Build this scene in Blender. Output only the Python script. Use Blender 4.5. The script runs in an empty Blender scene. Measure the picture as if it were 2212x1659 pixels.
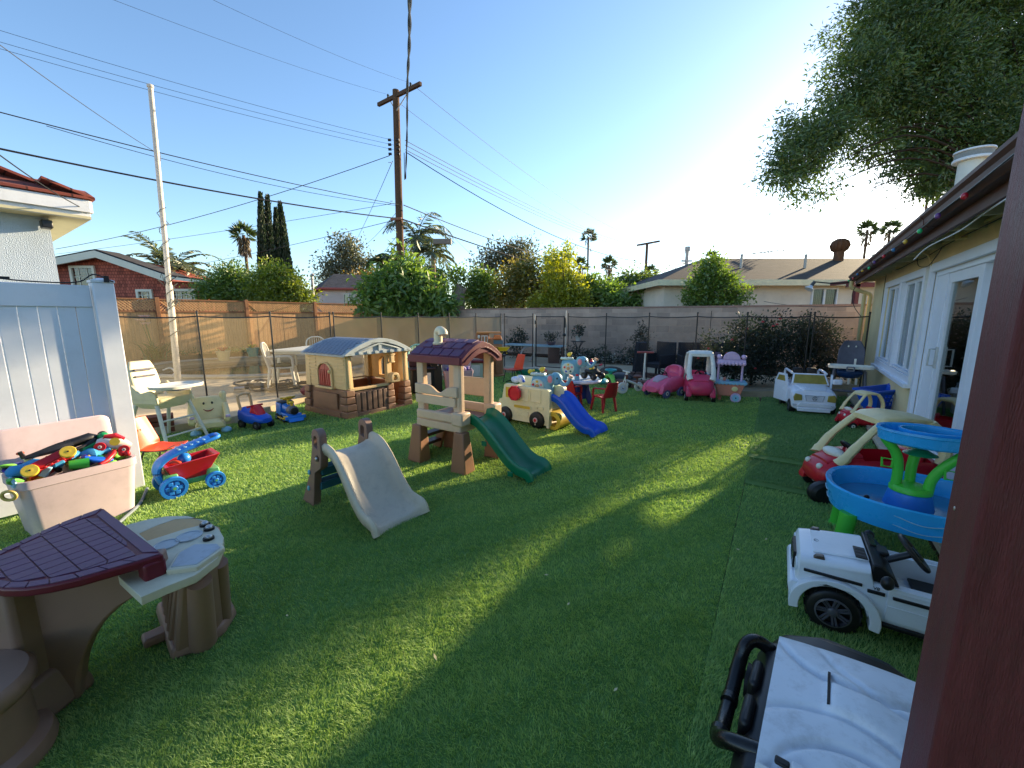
import bpy, bmesh, math, random
import numpy as np
from mathutils import Vector, Matrix, noise
from mathutils.geometry import tessellate_polygon
random.seed(7)
sc = bpy.context.scene
col = sc.collection
R = math.radians; PI = math.pi
# ---------------- camera, light, exposure ----------------
FPX, PITCH, EYE = 880.0, math.atan(145.5/880), 1.5
cd = bpy.data.cameras.new('camera'); cam = bpy.data.objects.new('camera', cd); col.objects.link(cam)
cd.lens = 36*FPX/2212; cd.sensor_width = 36; cd.clip_start = 0.03; cd.clip_end = 3000
cam.location = (0, 0, EYE); cam.rotation_euler = (PI/2-PITCH, 0, 0); sc.camera = cam
SUN_AZ, SUN_EL = 47.3, 14.5
w = bpy.data.worlds.new('World'); sc.world = w; w.use_nodes = True
nt = w.node_tree; bg = nt.nodes['Background']
sky = nt.nodes.new('ShaderNodeTexSky'); sky.sky_type = 'NISHITA'; sky.sun_disc = False
sky.sun_elevation = R(SUN_EL); sky.sun_rotation = R(SUN_AZ); sky.air_density = 1.0; sky.dust_density = 0.35; sky.ozone_density = 3.0
nt.links.new(sky.outputs[0], bg.inputs[0]); bg.inputs[1].default_value = 0.115
sd = bpy.data.lights.new('sun', 'SUN'); sun = bpy.data.objects.new('sun', sd); col.objects.link(sun)
sd.energy = 5.0; sd.angle = R(0.6); sd.color = (1.0, 0.80, 0.52)
sv = Vector((math.sin(R(SUN_AZ))*math.cos(R(SUN_EL)), math.cos(R(SUN_AZ))*math.cos(R(SUN_EL)), math.sin(R(SUN_EL))))
sun.rotation_euler = sv.to_track_quat('Z', 'Y').to_euler()
sc.view_settings.view_transform = 'Standard'; sc.view_settings.look = 'None'; sc.view_settings.gamma = 1
sc.view_settings.exposure = 1.52
sc.cycles.max_bounces = 6; sc.cycles.transparent_max_bounces = 24
try: sc.cycles.use_denoising = True
except Exception: pass
# ---------------- survey helpers: points of the yard read from sight lines ----------------
def ray(x, y):
    b = 829.5-y
    return Vector((x-1106, FPX*math.cos(PITCH)+b*math.sin(PITCH), b*math.cos(PITCH)-FPX*math.sin(PITCH)))
def G(x, y, z=0.0):
    r = ray(x, y); t = (z-EYE)/r.z
    return Vector((r.x*t, r.y*t, z))
def D(x, y, Y):
    r = ray(x, y); t = Y/r.y
    return Vector((r.x*t, Y, EYE+r.z*t))
# ---------------- mesh builder ----------------
class MB:
    def __init__(s): s.bm = bmesh.new(); s.M = Matrix()
    def v(s, p): return s.bm.verts.new(s.M @ Vector(p))
    def f(s, vs):
        try: return s.bm.faces.new(vs)
        except ValueError: return None
    def at(s, loc=(0,0,0), rot=(0,0,0), sc_=None):
        from mathutils import Euler
        s.M = Matrix.Translation(loc) @ Euler(rot).to_matrix().to_4x4()
        if sc_: s.M = s.M @ Matrix.Diagonal((*sc_, 1))
        return s
    def box(s, c, d, top=(1,1), sh=(0,0)):
        x,y,z = c; a,b,h = d[0]/2, d[1]/2, d[2]/2
        lo = [s.v((x+i*a, y+j*b, z-h)) for i,j in ((-1,-1),(1,-1),(1,1),(-1,1))]
        hi = [s.v((x+i*a*top[0]+sh[0], y+j*b*top[1]+sh[1], z+h)) for i,j in ((-1,-1),(1,-1),(1,1),(-1,1))]
        s.f(lo[::-1]); s.f(hi)
        for k in range(4): s.f((lo[k], lo[(k+1)%4], hi[(k+1)%4], hi[k]))
        return s
    def rings(s, rs, cap=True, closed=False):
        V = [[s.v(p) for p in r] for r in rs]; n = len(V[0]); m = len(V)
        for i in range(m if closed else m-1):
            A, B = V[i], V[(i+1)%m]
            for k in range(n): s.f((A[k], A[(k+1)%n], B[(k+1)%n], B[k]))
        if cap and not closed: s.f(V[0][::-1]); s.f(V[-1])
        return s
    def tube(s, pts, r, n=8, closed=False, cap=True, flat=None, up=None):
        P = [Vector(p) for p in pts]; m = len(P); rs = []
        prev = None
        for i in range(m):
            if closed: t = P[(i+1)%m]-P[i-1]
            else: t = P[min(i+1,m-1)]-P[max(i-1,0)]
            if t.length < 1e-9: t = Vector((0,0,1))
            t.normalize()
            if up is not None: a = Vector(up)
            elif prev is None: a = Vector((0,0,1)) if abs(t.z) < .9 else Vector((1,0,0))
            else: a = prev
            a = (a - t*a.dot(t))
            if a.length < 1e-6: a = Vector((1,0,0)) - t*t.x
            a.normalize(); prev = a; b = t.cross(a)
            rr = r[i] if isinstance(r, (list,tuple)) else r
            fl = 1 if flat is None else flat
            rs.append([P[i]+a*(rr*math.cos(2*PI*k/n))+b*(rr*fl*math.sin(2*PI*k/n)) for k in range(n)])
        return s.rings(rs, cap, closed)
    def cyl(s, p0, p1, r0, r1=None, n=16):
        return s.tube([p0, p1], [r0, r0 if r1 is None else r1], n)
    def lathe(s, prof, n=24, c=(0,0,0), ax='z', sq=(1,1), cap=True):
        rs = []
        for r, z in prof:
            ring = []
            for k in range(n):
                a = 2*PI*k/n; u, v_ = r*math.cos(a)*sq[0], r*math.sin(a)*sq[1]
                p = {'z': (u, v_, z), 'x': (z, u, v_), 'y': (v_, z, u)}[ax]
                ring.append((c[0]+p[0], c[1]+p[1], c[2]+p[2]))
            rs.append(ring)
        return s.rings(rs, cap)
    def sph(s, c, r, n=14, m=9, p=1.0):
        if not isinstance(r, (list,tuple)): r = (r,r,r)
        rs = []
        for i in range(m):
            t = PI*(i+.02)/(m-1+.04) if m>1 else 0
            rs.append([(c[0]+r[0]*math.sin(t)*math.cos(2*PI*k/n), c[1]+r[1]*math.sin(t)*math.sin(2*PI*k/n), c[2]-r[2]*math.cos(t)) for k in range(n)])
        return s.rings(rs)
    def prism(s, poly, t, ax='y', c=0.0, holes=()):
        # poly in the plane perpendicular to ax, thickness t centred at c
        loops = [list(poly)]+[list(h) for h in holes]
        mp = {'y': lambda u,v_,w_: (u,w_,v_), 'x': lambda u,v_,w_: (w_,u,v_), 'z': lambda u,v_,w_: (u,v_,w_)}[ax]
        tess = tessellate_polygon([[Vector((u,v_,0)) for u,v_ in L] for L in loops])
        F = [s.v(mp(u,v_,c-t/2)) for L in loops for u,v_ in L]
        B = [s.v(mp(u,v_,c+t/2)) for L in loops for u,v_ in L]
        for a,b,d in tess: s.f((F[a],F[b],F[d])); s.f((B[d],B[b],B[a]))
        o = 0
        for L in loops:
            n = len(L)
            for k in range(n): s.f((F[o+k], F[o+(k+1)%n], B[o+(k+1)%n], B[o+k]))
            o += n
        return s
    def sheet(s, fn, nu, nv, th):
        # fn(u,v)-> point ; closed thick sheet, offset along z of builder by th (vector or float)
        off = Vector((0,0,-th)) if not isinstance(th, Vector) else th
        A = [[s.v(fn(i/nu, j/nv)) for j in range(nv+1)] for i in range(nu+1)]
        B = [[s.v(Vector(fn(i/nu, j/nv))+off) for j in range(nv+1)] for i in range(nu+1)]
        for i in range(nu):
            for j in range(nv):
                s.f((A[i][j],A[i+1][j],A[i+1][j+1],A[i][j+1])); s.f((B[i][j+1],B[i+1][j+1],B[i+1][j],B[i][j]))
        for i in range(nu):
            s.f((A[i][0],B[i][0],B[i+1][0],A[i+1][0])); s.f((A[i][nv],A[i+1][nv],B[i+1][nv],B[i][nv]))
        for j in range(nv):
            s.f((A[0][j],A[0][j+1],B[0][j+1],B[0][j])); s.f((A[nu][j],B[nu][j],B[nu][j+1],A[nu][j+1]))
        return s
    def build(s, name, m, parent=None, bev=0, seg=2, sub=0, ang=38, flatsh=False):
        bm = s.bm; bmesh.ops.remove_doubles(bm, verts=bm.verts, dist=1e-6)
        bmesh.ops.recalc_face_normals(bm, faces=bm.faces)
        if not flatsh:
            for f in bm.faces: f.smooth = True
            if not sub and not bev:
                for e in bm.edges:
                    if len(e.link_faces) == 2 and e.calc_face_angle(0) > R(ang): e.smooth = False
        me = bpy.data.meshes.new(name); bm.to_mesh(me); bm.free()
        me.materials.append(m)
        o = bpy.data.objects.new(name, me); col.objects.link(o)
        if parent: o.parent = parent
        if sub:
            q = o.modifiers.new('sub','SUBSURF'); q.levels = q.render_levels = sub
        if bev:
            q = o.modifiers.new('bev','BEVEL'); q.width = bev; q.segments = seg; q.limit_method = 'ANGLE'; q.angle_limit = R(30)
            q.harden_normals = False
            try: me.set_sharp_from_angle(angle=R(70))
            except Exception: pass
        return o
def rrect(hx, hy, r, n=5, cx=0, cy=0):
    out = []
    r = min(r, hx, hy)
    for (sx, sy, a0) in ((1,1,0),(-1,1,90),(-1,-1,180),(1,-1,270)):
        for k in range(n+1):
            a = R(a0+90*k/n); out.append((cx+sx*(hx-r)+r*math.cos(a), cy+sy*(hy-r)+r*math.sin(a)))
    return out
def superring(x, hw, z0, z1, p=3.0, n=24, ax='x', cy=0):
    out = []
    cz, hz = (z0+z1)/2, (z1-z0)/2
    for k in range(n):
        a = 2*PI*k/n; c, s_ = math.cos(a), math.sin(a)
        u = math.copysign(abs(c)**(2/p), c)*hw; v_ = math.copysign(abs(s_)**(2/p), s_)*hz
        out.append((x, cy+u, cz+v_) if ax == 'x' else (cy+u, x, cz+v_))
    return out
def lerp(a, b, t): return a+(b-a)*t
def interp(tab, x):
    if x <= tab[0][0]: return tab[0][1]
    for (a, va), (b, vb) in zip(tab, tab[1:]):
        if x <= b: 
            t = (x-a)/(b-a); return va+(vb-va)*t
    return tab[-1][1]
def sinterp(tab, x):  # smooth
    if x <= tab[0][0]: return tab[0][1]
    for (a, va), (b, vb) in zip(tab, tab[1:]):
        if x <= b:
            t = (x-a)/(b-a); t = t*t*(3-2*t); return va+(vb-va)*t
    return tab[-1][1]
def arc(cx, cy, r, a0, a1, n=10, ry=None):
    ry = r if ry is None else ry
    return [(cx+r*math.cos(R(a0+(a1-a0)*k/n)), cy+ry*math.sin(R(a0+(a1-a0)*k/n))) for k in range(n+1)]
def bez(pts, n=16):
    # Catmull-Rom through points
    P = [Vector(p) for p in pts]; P = [P[0]*2-P[1]]+P+[P[-1]*2-P[-2]]; out = []
    for i in range(1, len(P)-2):
        for k in range(n):
            t = k/n; a,b,c,d = P[i-1],P[i],P[i+1],P[i+2]
            out.append(.5*((2*b)+(c-a)*t+(2*a-5*b+4*c-d)*t*t+(3*b-a-3*c+d)*t**3))
    out.append(P[-2]); return out
def boolcut(o, cutter, op='DIFFERENCE'):
    bv = [(m_.width, m_.segments) for m_ in o.modifiers if m_.type == 'BEVEL']
    for m_ in list(o.modifiers): o.modifiers.remove(m_)
    cutter.parent = o.parent
    q = o.modifiers.new('cut','BOOLEAN'); q.operation = op; q.object = cutter; q.solver = 'EXACT'
    dg = bpy.context.evaluated_depsgraph_get(); dg.update()
    me = bpy.data.meshes.new_from_object(o.evaluated_get(dg)); me.name = o.data.name
    for m_ in list(o.modifiers): o.modifiers.remove(m_)
    o.data = me
    me.set_sharp_from_angle(angle=R(40))
    for w_, s_ in bv:
        q = o.modifiers.new('bev','BEVEL'); q.width = w_*.5; q.segments = s_; q.limit_method = 'ANGLE'; q.angle_limit = R(30)
    bpy.data.objects.remove(cutter)
    return o
# ---------------- things ----------------
def tag(o, label=None, cat=None, group=None, kind=None):
    if label: o['label'] = label
    if cat: o['category'] = cat
    if group: o['group'] = group
    if kind: o['kind'] = kind
    return o
def thing(name, label, cat, loc=(0,0,0), rz=0, group=None, rot=None, s=1.0):
    o = bpy.data.objects.new(name, None); col.objects.link(o); o.location = loc
    o.rotation_euler = rot if rot else (0,0,R(rz)); o.empty_display_size = .1
    if s != 1.0: o.scale = (s,s,s)
    return tag(o, label, cat, group)
def copy_tree(o, parent=None, loc=None, rz=None, label=None, s=None):
    kids = [c for c in bpy.data.objects if c.parent == o]
    c = o.copy(); col.objects.link(c)
    if parent: c.parent = parent
    if loc is not None: c.location = loc
    if rz is not None: c.rotation_euler = (0,0,R(rz))
    if s is not None: c.scale = (s,s,s)
    if label: c['label'] = label
    for k in kids: copy_tree(k, c)
    return c
# ---------------- materials ----------------
def S(r, g, b, k=1.0):
    f = lambda c: ((c/255+.055)/1.055)**2.4 if c > 10 else c/255/12.92
    return (f(r)*k, f(g)*k, f(b)*k, 1)
_mc = {}
def pmat(name, c, rough=.4, spec=.5, var=.12, nsc=6, bump=.0, bsc=200, dirt=.0, metal=0, coat=0, grain=None):
    if name in _mc: return _mc[name]
    m = bpy.data.materials.new(name); m.use_nodes = True; t = m.node_tree; N = t.nodes; L = t.links
    b = N['Principled BSDF']; b.inputs['Roughness'].default_value = rough; b.inputs['Metallic'].default_value = metal
    b.inputs['Specular IOR Level'].default_value = spec
    if coat: b.inputs['Coat Weight'].default_value = coat
    tc = N.new('ShaderNodeTexCoord')
    nz = N.new('ShaderNodeTexNoise'); nz.inputs['Scale'].default_value = nsc; nz.inputs['Detail'].default_value = 6; nz.inputs['Roughness'].default_value = .65
    if grain:
        mpn = N.new('ShaderNodeMapping'); mpn.inputs['Scale'].default_value = grain; L.new(tc.outputs['Object'], mpn.inputs[0]); L.new(mpn.outputs[0], nz.inputs[0])
    else: L.new(tc.outputs['Object'], nz.inputs[0])
    mr = N.new('ShaderNodeMapRange'); mr.inputs[1].default_value = .3; mr.inputs[2].default_value = .7; mr.inputs[3].default_value = 1-var; mr.inputs[4].default_value = 1+var
    L.new(nz.outputs[0], mr.inputs[0])
    mx = N.new('ShaderNodeVectorMath'); mx.operation = 'SCALE'; mx.inputs[0].default_value = c[:3]; L.new(mr.outputs[0], mx.inputs['Scale'])
    outc = mx.outputs[0]
    if dirt:
        n2 = N.new('ShaderNodeTexNoise'); n2.inputs['Scale'].default_value = nsc*3.1; n2.inputs['Detail'].default_value = 8; n2.inputs['Roughness'].default_value = .75
        L.new(tc.outputs['Object'], n2.inputs[0])
        r2 = N.new('ShaderNodeMapRange'); r2.inputs[1].default_value = .5; r2.inputs[2].default_value = .75; r2.inputs[3].default_value = 0; r2.inputs[4].default_value = dirt
        L.new(n2.outputs[0], r2.inputs[0])
        mm = N.new('ShaderNodeMix'); mm.data_type = 'RGBA'; L.new(r2.outputs[0], mm.inputs['Factor']); L.new(outc, mm.inputs['A']); mm.inputs['B'].default_value = (.09,.075,.055,1)
        outc = mm.outputs['Result']
    L.new(outc, b.inputs['Base Color'])
    rr = N.new('ShaderNodeMapRange'); rr.inputs[3].default_value = max(.03, rough-.1); rr.inputs[4].default_value = min(1, rough+.15); L.new(nz.outputs[0], rr.inputs[0]); L.new(rr.outputs[0], b.inputs['Roughness'])
    if bump:
        n3 = N.new('ShaderNodeTexNoise'); n3.inputs['Scale'].default_value = bsc; n3.inputs['Detail'].default_value = 4
        if grain: L.new(mpn.outputs[0], n3.inputs[0])
        else: L.new(tc.outputs['Object'], n3.inputs[0])
        bp = N.new('ShaderNodeBump'); bp.inputs['Strength'].default_value = bump; bp.inputs['Distance'].default_value = .01
        L.new(n3.outputs[0], bp.inputs['Height']); L.new(bp.outputs[0], b.inputs['Normal'])
    _mc[name] = m
    return m
def plastic(name, r, g, b, k=1.0, rough=.38, dirt=.25, var=.07):
    return pmat(name, S(r,g,b,k), rough, .45, var, 5, .05, 260, dirt)
def leafmat(name, c1, c2, trans=.35, rough=.5, gloss=.06):
    if name in _mc: return _mc[name]
    m = bpy.data.materials.new(name); m.use_nodes = True; t = m.node_tree; N = t.nodes; L = t.links
    N.remove(N['Principled BSDF']); out = N['Material Output']
    at = N.new('ShaderNodeAttribute'); at.attribute_name = 'tone'
    cr = N.new('ShaderNodeMix'); cr.data_type = 'RGBA'; cr.inputs['A'].default_value = c1; cr.inputs['B'].default_value = c2; L.new(at.outputs['Fac'], cr.inputs['Factor'])
    d = N.new('ShaderNodeBsdfDiffuse'); tr = N.new('ShaderNodeBsdfTranslucent'); g = N.new('ShaderNodeBsdfGlossy'); g.inputs['Roughness'].default_value = rough; g.inputs['Color'].default_value = (1,1,1,1)
    L.new(cr.outputs['Result'], d.inputs[0])
    ts = N.new('ShaderNodeVectorMath'); ts.operation = 'MULTIPLY'; ts.inputs[1].default_value = (1.5,1.5,.7); L.new(cr.outputs['Result'], ts.inputs[0]); L.new(ts.outputs[0], tr.inputs[0])
    m1 = N.new('ShaderNodeMixShader'); m1.inputs[0].default_value = trans; L.new(d.outputs[0], m1.inputs[1]); L.new(tr.outputs[0], m1.inputs[2])
    m2 = N.new('ShaderNodeMixShader'); m2.inputs[0].default_value = gloss; L.new(m1.outputs[0], m2.inputs[1]); L.new(g.outputs[0], m2.inputs[2])
    L.new(m2.outputs[0], out.inputs[0]); _mc[name] = m
    return m
def npmesh(name, V, F, m, parent=None, tone=None, k=3, flatsh=True):
    me = bpy.data.meshes.new(name); nV, nF = len(V), len(F)
    me.vertices.add(nV); me.vertices.foreach_set('co', V.astype(np.float32).ravel())
    me.loops.add(nF*k); me.loops.foreach_set('vertex_index', F.astype(np.int32).ravel())
    me.polygons.add(nF); me.polygons.foreach_set('loop_start', np.arange(0, nF*k, k, dtype=np.int32)); me.polygons.foreach_set('loop_total', np.full(nF, k, dtype=np.int32))
    if tone is not None:
        a = me.attributes.new('tone', 'FLOAT', 'POINT'); a.data.foreach_set('value', tone.astype(np.float32))
    me.update(calc_edges=True); me.materials.append(m)
    o = bpy.data.objects.new(name, me); col.objects.link(o)
    if parent: o.parent = parent
    return o
rng = np.random.default_rng(5)
def leaves(P, size, dirs=None, asp=.45, tonef=None, spread=1.0, curl=.25):
    """one rhombic folded leaf (2 tris x2) per point; returns V,F,tone"""
    n = len(P)
    if dirs is None:
        dirs = rng.normal(size=(n,3)); 
    else: dirs = dirs + rng.normal(size=(n,3))*spread
    dirs /= np.linalg.norm(dirs, axis=1, keepdims=True)+1e-9
    r = rng.normal(size=(n,3)); side = np.cross(dirs, r); side /= np.linalg.norm(side, axis=1, keepdims=True)+1e-9
    nrm = np.cross(dirs, side)
    s = (size*(.6+.8*rng.random(n)))[:,None]
    a = P; b = P+dirs*s*.5+side*s*asp*.5+nrm*s*curl*.3; c = P+dirs*s; d = P+dirs*s*.5-side*s*asp*.5+nrm*s*curl*.3
    V = np.stack([a,b,c,d],1).reshape(-1,3)
    i = np.arange(n)*4
    F = np.concatenate([np.stack([i,i+1,i+2],1), np.stack([i,i+2,i+3],1)])
    t = rng.random(n) if tonef is None else tonef
    return V, F, np.repeat(t,4)
# ================= SETTING =================
def struct(o): o['kind'] = 'structure'; return o
HD = Vector((-math.sin(R(35)), -math.cos(R(35)), 0))    # along our house wall, towards the camera
HN = Vector((-math.cos(R(35)), math.sin(R(35)), 0))     # out of the wall, into the yard
HC = Vector((6.6, 7.4, 0))
def HP(s, o=0, z=0): return HC+HD*s+HN*o+Vector((0,0,z))
def flatpoly(name, pts, z, m, th=.0, sub=0):
    b = MB(); b.prism([(p[0],p[1]) for p in pts], th if th else .004, 'z', z-(th if th else .004)/2)
    return struct(b.build(name, m, ang=20))
soil = pmat('soil', S(112,92,68), .95, .2, .35, 2.5, .6, 30)
b = MB(); b.prism([(-400,-60),(400,-60),(400,700),(-400,700)], .02, 'z', -.035); struct(b.build('ground', soil))
def concrete_mat(name, c, crack=True):
    m = pmat(name, c, .85, .3, .16, 1.6, .35, 60, .35)
    return m
conc = concrete_mat('pool_deck_concrete', S(196,178,148))
conc2 = concrete_mat('coping', S(186,176,156))
KERB = [(-9.5,2.0),(-5.6,3.6),(-5.0,4.6),(-4.4,5.2),(-3.95,5.65),(-3.72,6.9),(-2.6,8.6),(-.75,10.75),(.3,11.0),(2.2,10.1),(4.15,7.62),(6.75,7.6)]
POOL = [(-10.2,11.3),(-9.3,10.0),(-7.9,9.5),(-6.2,9.55),(-5.0,10.1),(-4.3,11.2),(-4.4,12.6),(-5.3,13.9),(-6.8,14.6),(-8.3,14.3),(-9.6,13.3),(-10.3,12.3)]
POOLs = [(p.x,p.y) for p in bez([(x,y,0) for x,y in POOL+[POOL[0]]], 5)[:-1]]
bd = MB(); bd.prism(KERB+[(9.6,9.9),(-5.9,19.3),(-11.3,12.4),(-14,9)], .30, 'z', -.05, holes=[POOLs]); struct(bd.build('pool_deck', conc, ang=25))
# coping ring
cx = sum(p[0] for p in POOLs)/len(POOLs); cy = sum(p[1] for p in POOLs)/len(POOLs)
outer = [(cx+(x-cx)*(1+.3/math.hypot(x-cx,y-cy)), cy+(y-cy)*(1+.3/math.hypot(x-cx,y-cy))) for x,y in POOLs]
inner = [(cx+(x-cx)*(1-.04/math.hypot(x-cx,y-cy)), cy+(y-cy)*(1-.04/math.hypot(x-cx,y-cy))) for x,y in POOLs]
b = MB(); b.prism(outer, .05, 'z', .13, holes=[inner]); struct(b.build('pool_coping', conc2, bev=.012))
water = bpy.data.materials.new('pool_water'); water.use_nodes = True
N = water.node_tree.nodes; L = water.node_tree.links; bs = N['Principled BSDF']
bs.inputs['Base Color'].default_value = (.035,.032,.018,1); bs.inputs['Roughness'].default_value = .04; bs.inputs['Specular IOR Level'].default_value = .6
nz = N.new('ShaderNodeTexNoise'); nz.inputs['Scale'].default_value = 4; bp = N.new('ShaderNodeBump'); bp.inputs['Strength'].default_value = .08; bp.inputs['Distance'].default_value = .05
tc = N.new('ShaderNodeTexCoord'); L.new(tc.outputs['Object'], nz.inputs[0]); L.new(nz.outputs[0], bp.inputs['Height']); L.new(bp.outputs[0], bs.inputs['Normal'])
flatpoly('pool_water', POOLs, .0, water)
# planting beds (raised soil)
BEDL = [(-11.25,12.3),(-10.7,12.0),(-10.0,14.1),(-8.6,15.2),(-6.9,15.4),(-4.6,17.6),(-5.9,19.3)]
flatpoly('planting_bed_soil', BEDL, .27, soil, .2)
BEDR = [(-1.6,16.6),(-1.2,15.4),(.9,14.3),(2.4,13.1),(4.4,11.6),(6.3,9.6),(8.8,9.3),(9.3,9.95)]
flatpoly('planting_bed_mulch', BEDR, .15, pmat('mulch', S(70,52,38), .95, .2, .4, 8, .8, 40), .08)

# ---- artificial turf ----
turfbase = bpy.data.materials.new('turf_backing'); turfbase.use_nodes = True
N = turfbase.node_tree.nodes; L = turfbase.node_tree.links; bs = N['Principled BSDF']; bs.inputs['Roughness'].default_value = .9
tc = N.new('ShaderNodeTexCoord'); nz = N.new('ShaderNodeTexNoise'); nz.inputs['Scale'].default_value = 1.3; nz.inputs['Detail'].default_value = 8
L.new(tc.outputs['Object'], nz.inputs[0]); mm = N.new('ShaderNodeMix'); mm.data_type = 'RGBA'; L.new(nz.outputs[0], mm.inputs['Factor'])
mm.inputs['A'].default_value = (.07,.16,.035,1); mm.inputs['B'].default_value = (.15,.29,.06,1); L.new(mm.outputs['Result'], bs.inputs['Base Color'])
MAIN = [(-5.5,-1.5),(-5.5,3.75),(-4.95,4.6),(-4.35,5.2),(-3.9,5.65),(-3.68,6.9),(-2.56,8.55),(-.72,10.7),(.3,10.95),(2.15,10.05),(4.1,7.6),(4.63,7.49),(4.372,7.033),(2.108,3.502),(.568,1.132),(-.4,-.4),(-.8,-1.5)]
flatpoly('turf_main_backing', MAIN, .004, turfbase, .03)
PATCH = [[(.572,1.135),(-.77,-1.2),(.2,-1.2),(1.18,.18),(3.00,2.83),(2.09,3.46)],
         [(2.115,3.50),(3.04,2.89),(3.48,3.51),(2.50,4.13)],
         [(2.54,4.20),(3.53,3.58),(6.27,7.5),(4.66,7.46)]]
def turf_h(x, y):
    h = .0
    if in_poly(x,y,PATCH[2]): 
        d = (x-2.54)*.53+(y-4.20)*.85; h += .010*math.sin(d*13+x)*math.exp(-d)+.01+.045*math.exp(-(d/.07)**2)
    if in_poly(x,y,PATCH[1]): h += .045*math.exp(-(((x-2.10)*.53+(y-3.48)*.85)/.07)**2)+.006
    h += .008*noise.noise(Vector((x*.9,y*.9,3)))
    return h
def in_poly(x, y, P):
    c = False; j = len(P)-1
    for i in range(len(P)):
        if (P[i][1] > y) != (P[j][1] > y) and x < (P[j][0]-P[i][0])*(y-P[i][1])/(P[j][1]-P[i][1])+P[i][0]: c = not c
        j = i
    return c
for k, P_ in enumerate(PATCH): flatpoly('turf_patch_backing', P_, .009+.003*k, turfbase, .02)
def polymask(X, Y, P):
    c = np.zeros(len(X), bool); j = len(P)-1
    for i in range(len(P)):
        yi, yj, xi, xj = P[i][1], P[j][1], P[i][0], P[j][0]
        if yi != yj:
            m_ = ((yi > Y) != (yj > Y)) & (X < (xj-xi)*(Y-yi)/(yj-yi)+xi); c ^= m_
        j = i
    return c
def turf_blades(name, poly, mat_, lean, zoff=0.0, seed=1, label=None, hf=None, tone0=0.0):
    g = np.random.default_rng(seed); xs = [p[0] for p in poly]; ys = [p[1] for p in poly]
    Vs, Ts, Fs = [], [], []; base = 0
    for (r0, r1, den, wd, ht) in ((0,2.1,46000,.0026,.017),(2.1,3.3,24000,.0034,.018),(3.3,5.2,10500,.0052,.021),(5.2,8,4200,.009,.024),(8,13,1700,.014,.028)):
        A = (max(xs)-min(xs))*(max(ys)-min(ys)); n = int(A*den)
        X = g.uniform(min(xs), max(xs), n); Y = g.uniform(min(ys), max(ys), n)
        rr = np.hypot(X, Y); k = (rr >= r0) & (rr < r1) & (Y > .3) & (np.abs(X) < 1.36*Y+1.0); X, Y = X[k], Y[k]
        k = polymask(X, Y, poly); X, Y = X[k], Y[k]; n = len(X)
        if not n: continue
        Z = np.full(n, zoff)
        if hf is not None: Z = Z+np.array([hf(a,b_) for a,b_ in zip(X,Y)])
        th = g.uniform(0, 2*PI, n); w_ = wd*(.6+.8*g.random(n)); h = ht*(.55+.6*g.random(n))
        # clumping
        cl = np.sin(X*37+np.sin(Y*29)*2)*np.sin(Y*41+np.sin(X*31)*2)
        h *= (1+.22*cl)*(1-.22*np.clip(np.sin(X*1.9+Y*.7)*np.sin(Y*2.3-X*.5),0,1))
        lx = lean[0]+g.normal(0,.45,n)+.3*np.sin(X*23+Y*9); ly = lean[1]+g.normal(0,.45,n)+.3*np.cos(Y*21-X*11)
        c, s_ = np.cos(th)*w_/2, np.sin(th)*w_/2
        p0 = np.stack([X-c, Y-s_, Z],1); p1 = np.stack([X+c, Y+s_, Z],1)
        p2 = np.stack([X+lx*h*.35+c*.7, Y+ly*h*.35+s_*.7, Z+h*.62],1); p3 = np.stack([X+lx*h*.35-c*.7, Y+ly*h*.35-s_*.7, Z+h*.62],1)
        p4 = np.stack([X+lx*h, Y+ly*h, Z+h*.98],1)
        V = np.stack([p0,p1,p2,p3,p4],1).reshape(-1,3); i = np.arange(n)*5+base
        Fs += [np.stack([i,i+1,i+2],1), np.stack([i,i+2,i+3],1), np.stack([i+3,i+2,i+4],1)]
        big = .5+.25*np.sin(X*2.1+np.sin(Y*1.7))*np.cos(Y*2.6)
        worn = np.sin(X*1.3+2*np.sin(Y*.9+1))*np.sin(Y*1.1+1.5*np.sin(X*.7)); tn = np.clip(tone0+.55*g.random(n)**1.3+.3*big+.15*cl+.14*worn, 0, 1)
        Vs.append(V); Ts.append(np.repeat(tn,5)); base += 5*n
    o = npmesh(name, np.concatenate(Vs), np.concatenate(Fs), mat_, tone=np.concatenate(Ts))
    o['kind'] = 'stuff'
    tag(o, label, 'artificial grass'); return o
turfm = leafmat('turf_blade', (.165,.32,.10,1), (.50,.63,.215,1), .35, .6, .02)
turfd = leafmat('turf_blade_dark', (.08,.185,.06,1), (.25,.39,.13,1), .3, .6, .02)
turf_blades('artificial_turf', MAIN, turfm, (-.25,-.1), .004, 1, 'light green artificial turf covering the play yard left of the seam')
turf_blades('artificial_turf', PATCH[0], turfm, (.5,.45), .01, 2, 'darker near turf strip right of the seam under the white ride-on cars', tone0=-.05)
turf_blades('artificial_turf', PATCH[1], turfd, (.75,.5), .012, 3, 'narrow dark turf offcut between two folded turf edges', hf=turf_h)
turf_blades('artificial_turf', PATCH[2], turfd, (.75,.5), .015, 4, 'dark rippled turf strip in front of the white toy SUV', hf=turf_h)
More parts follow.
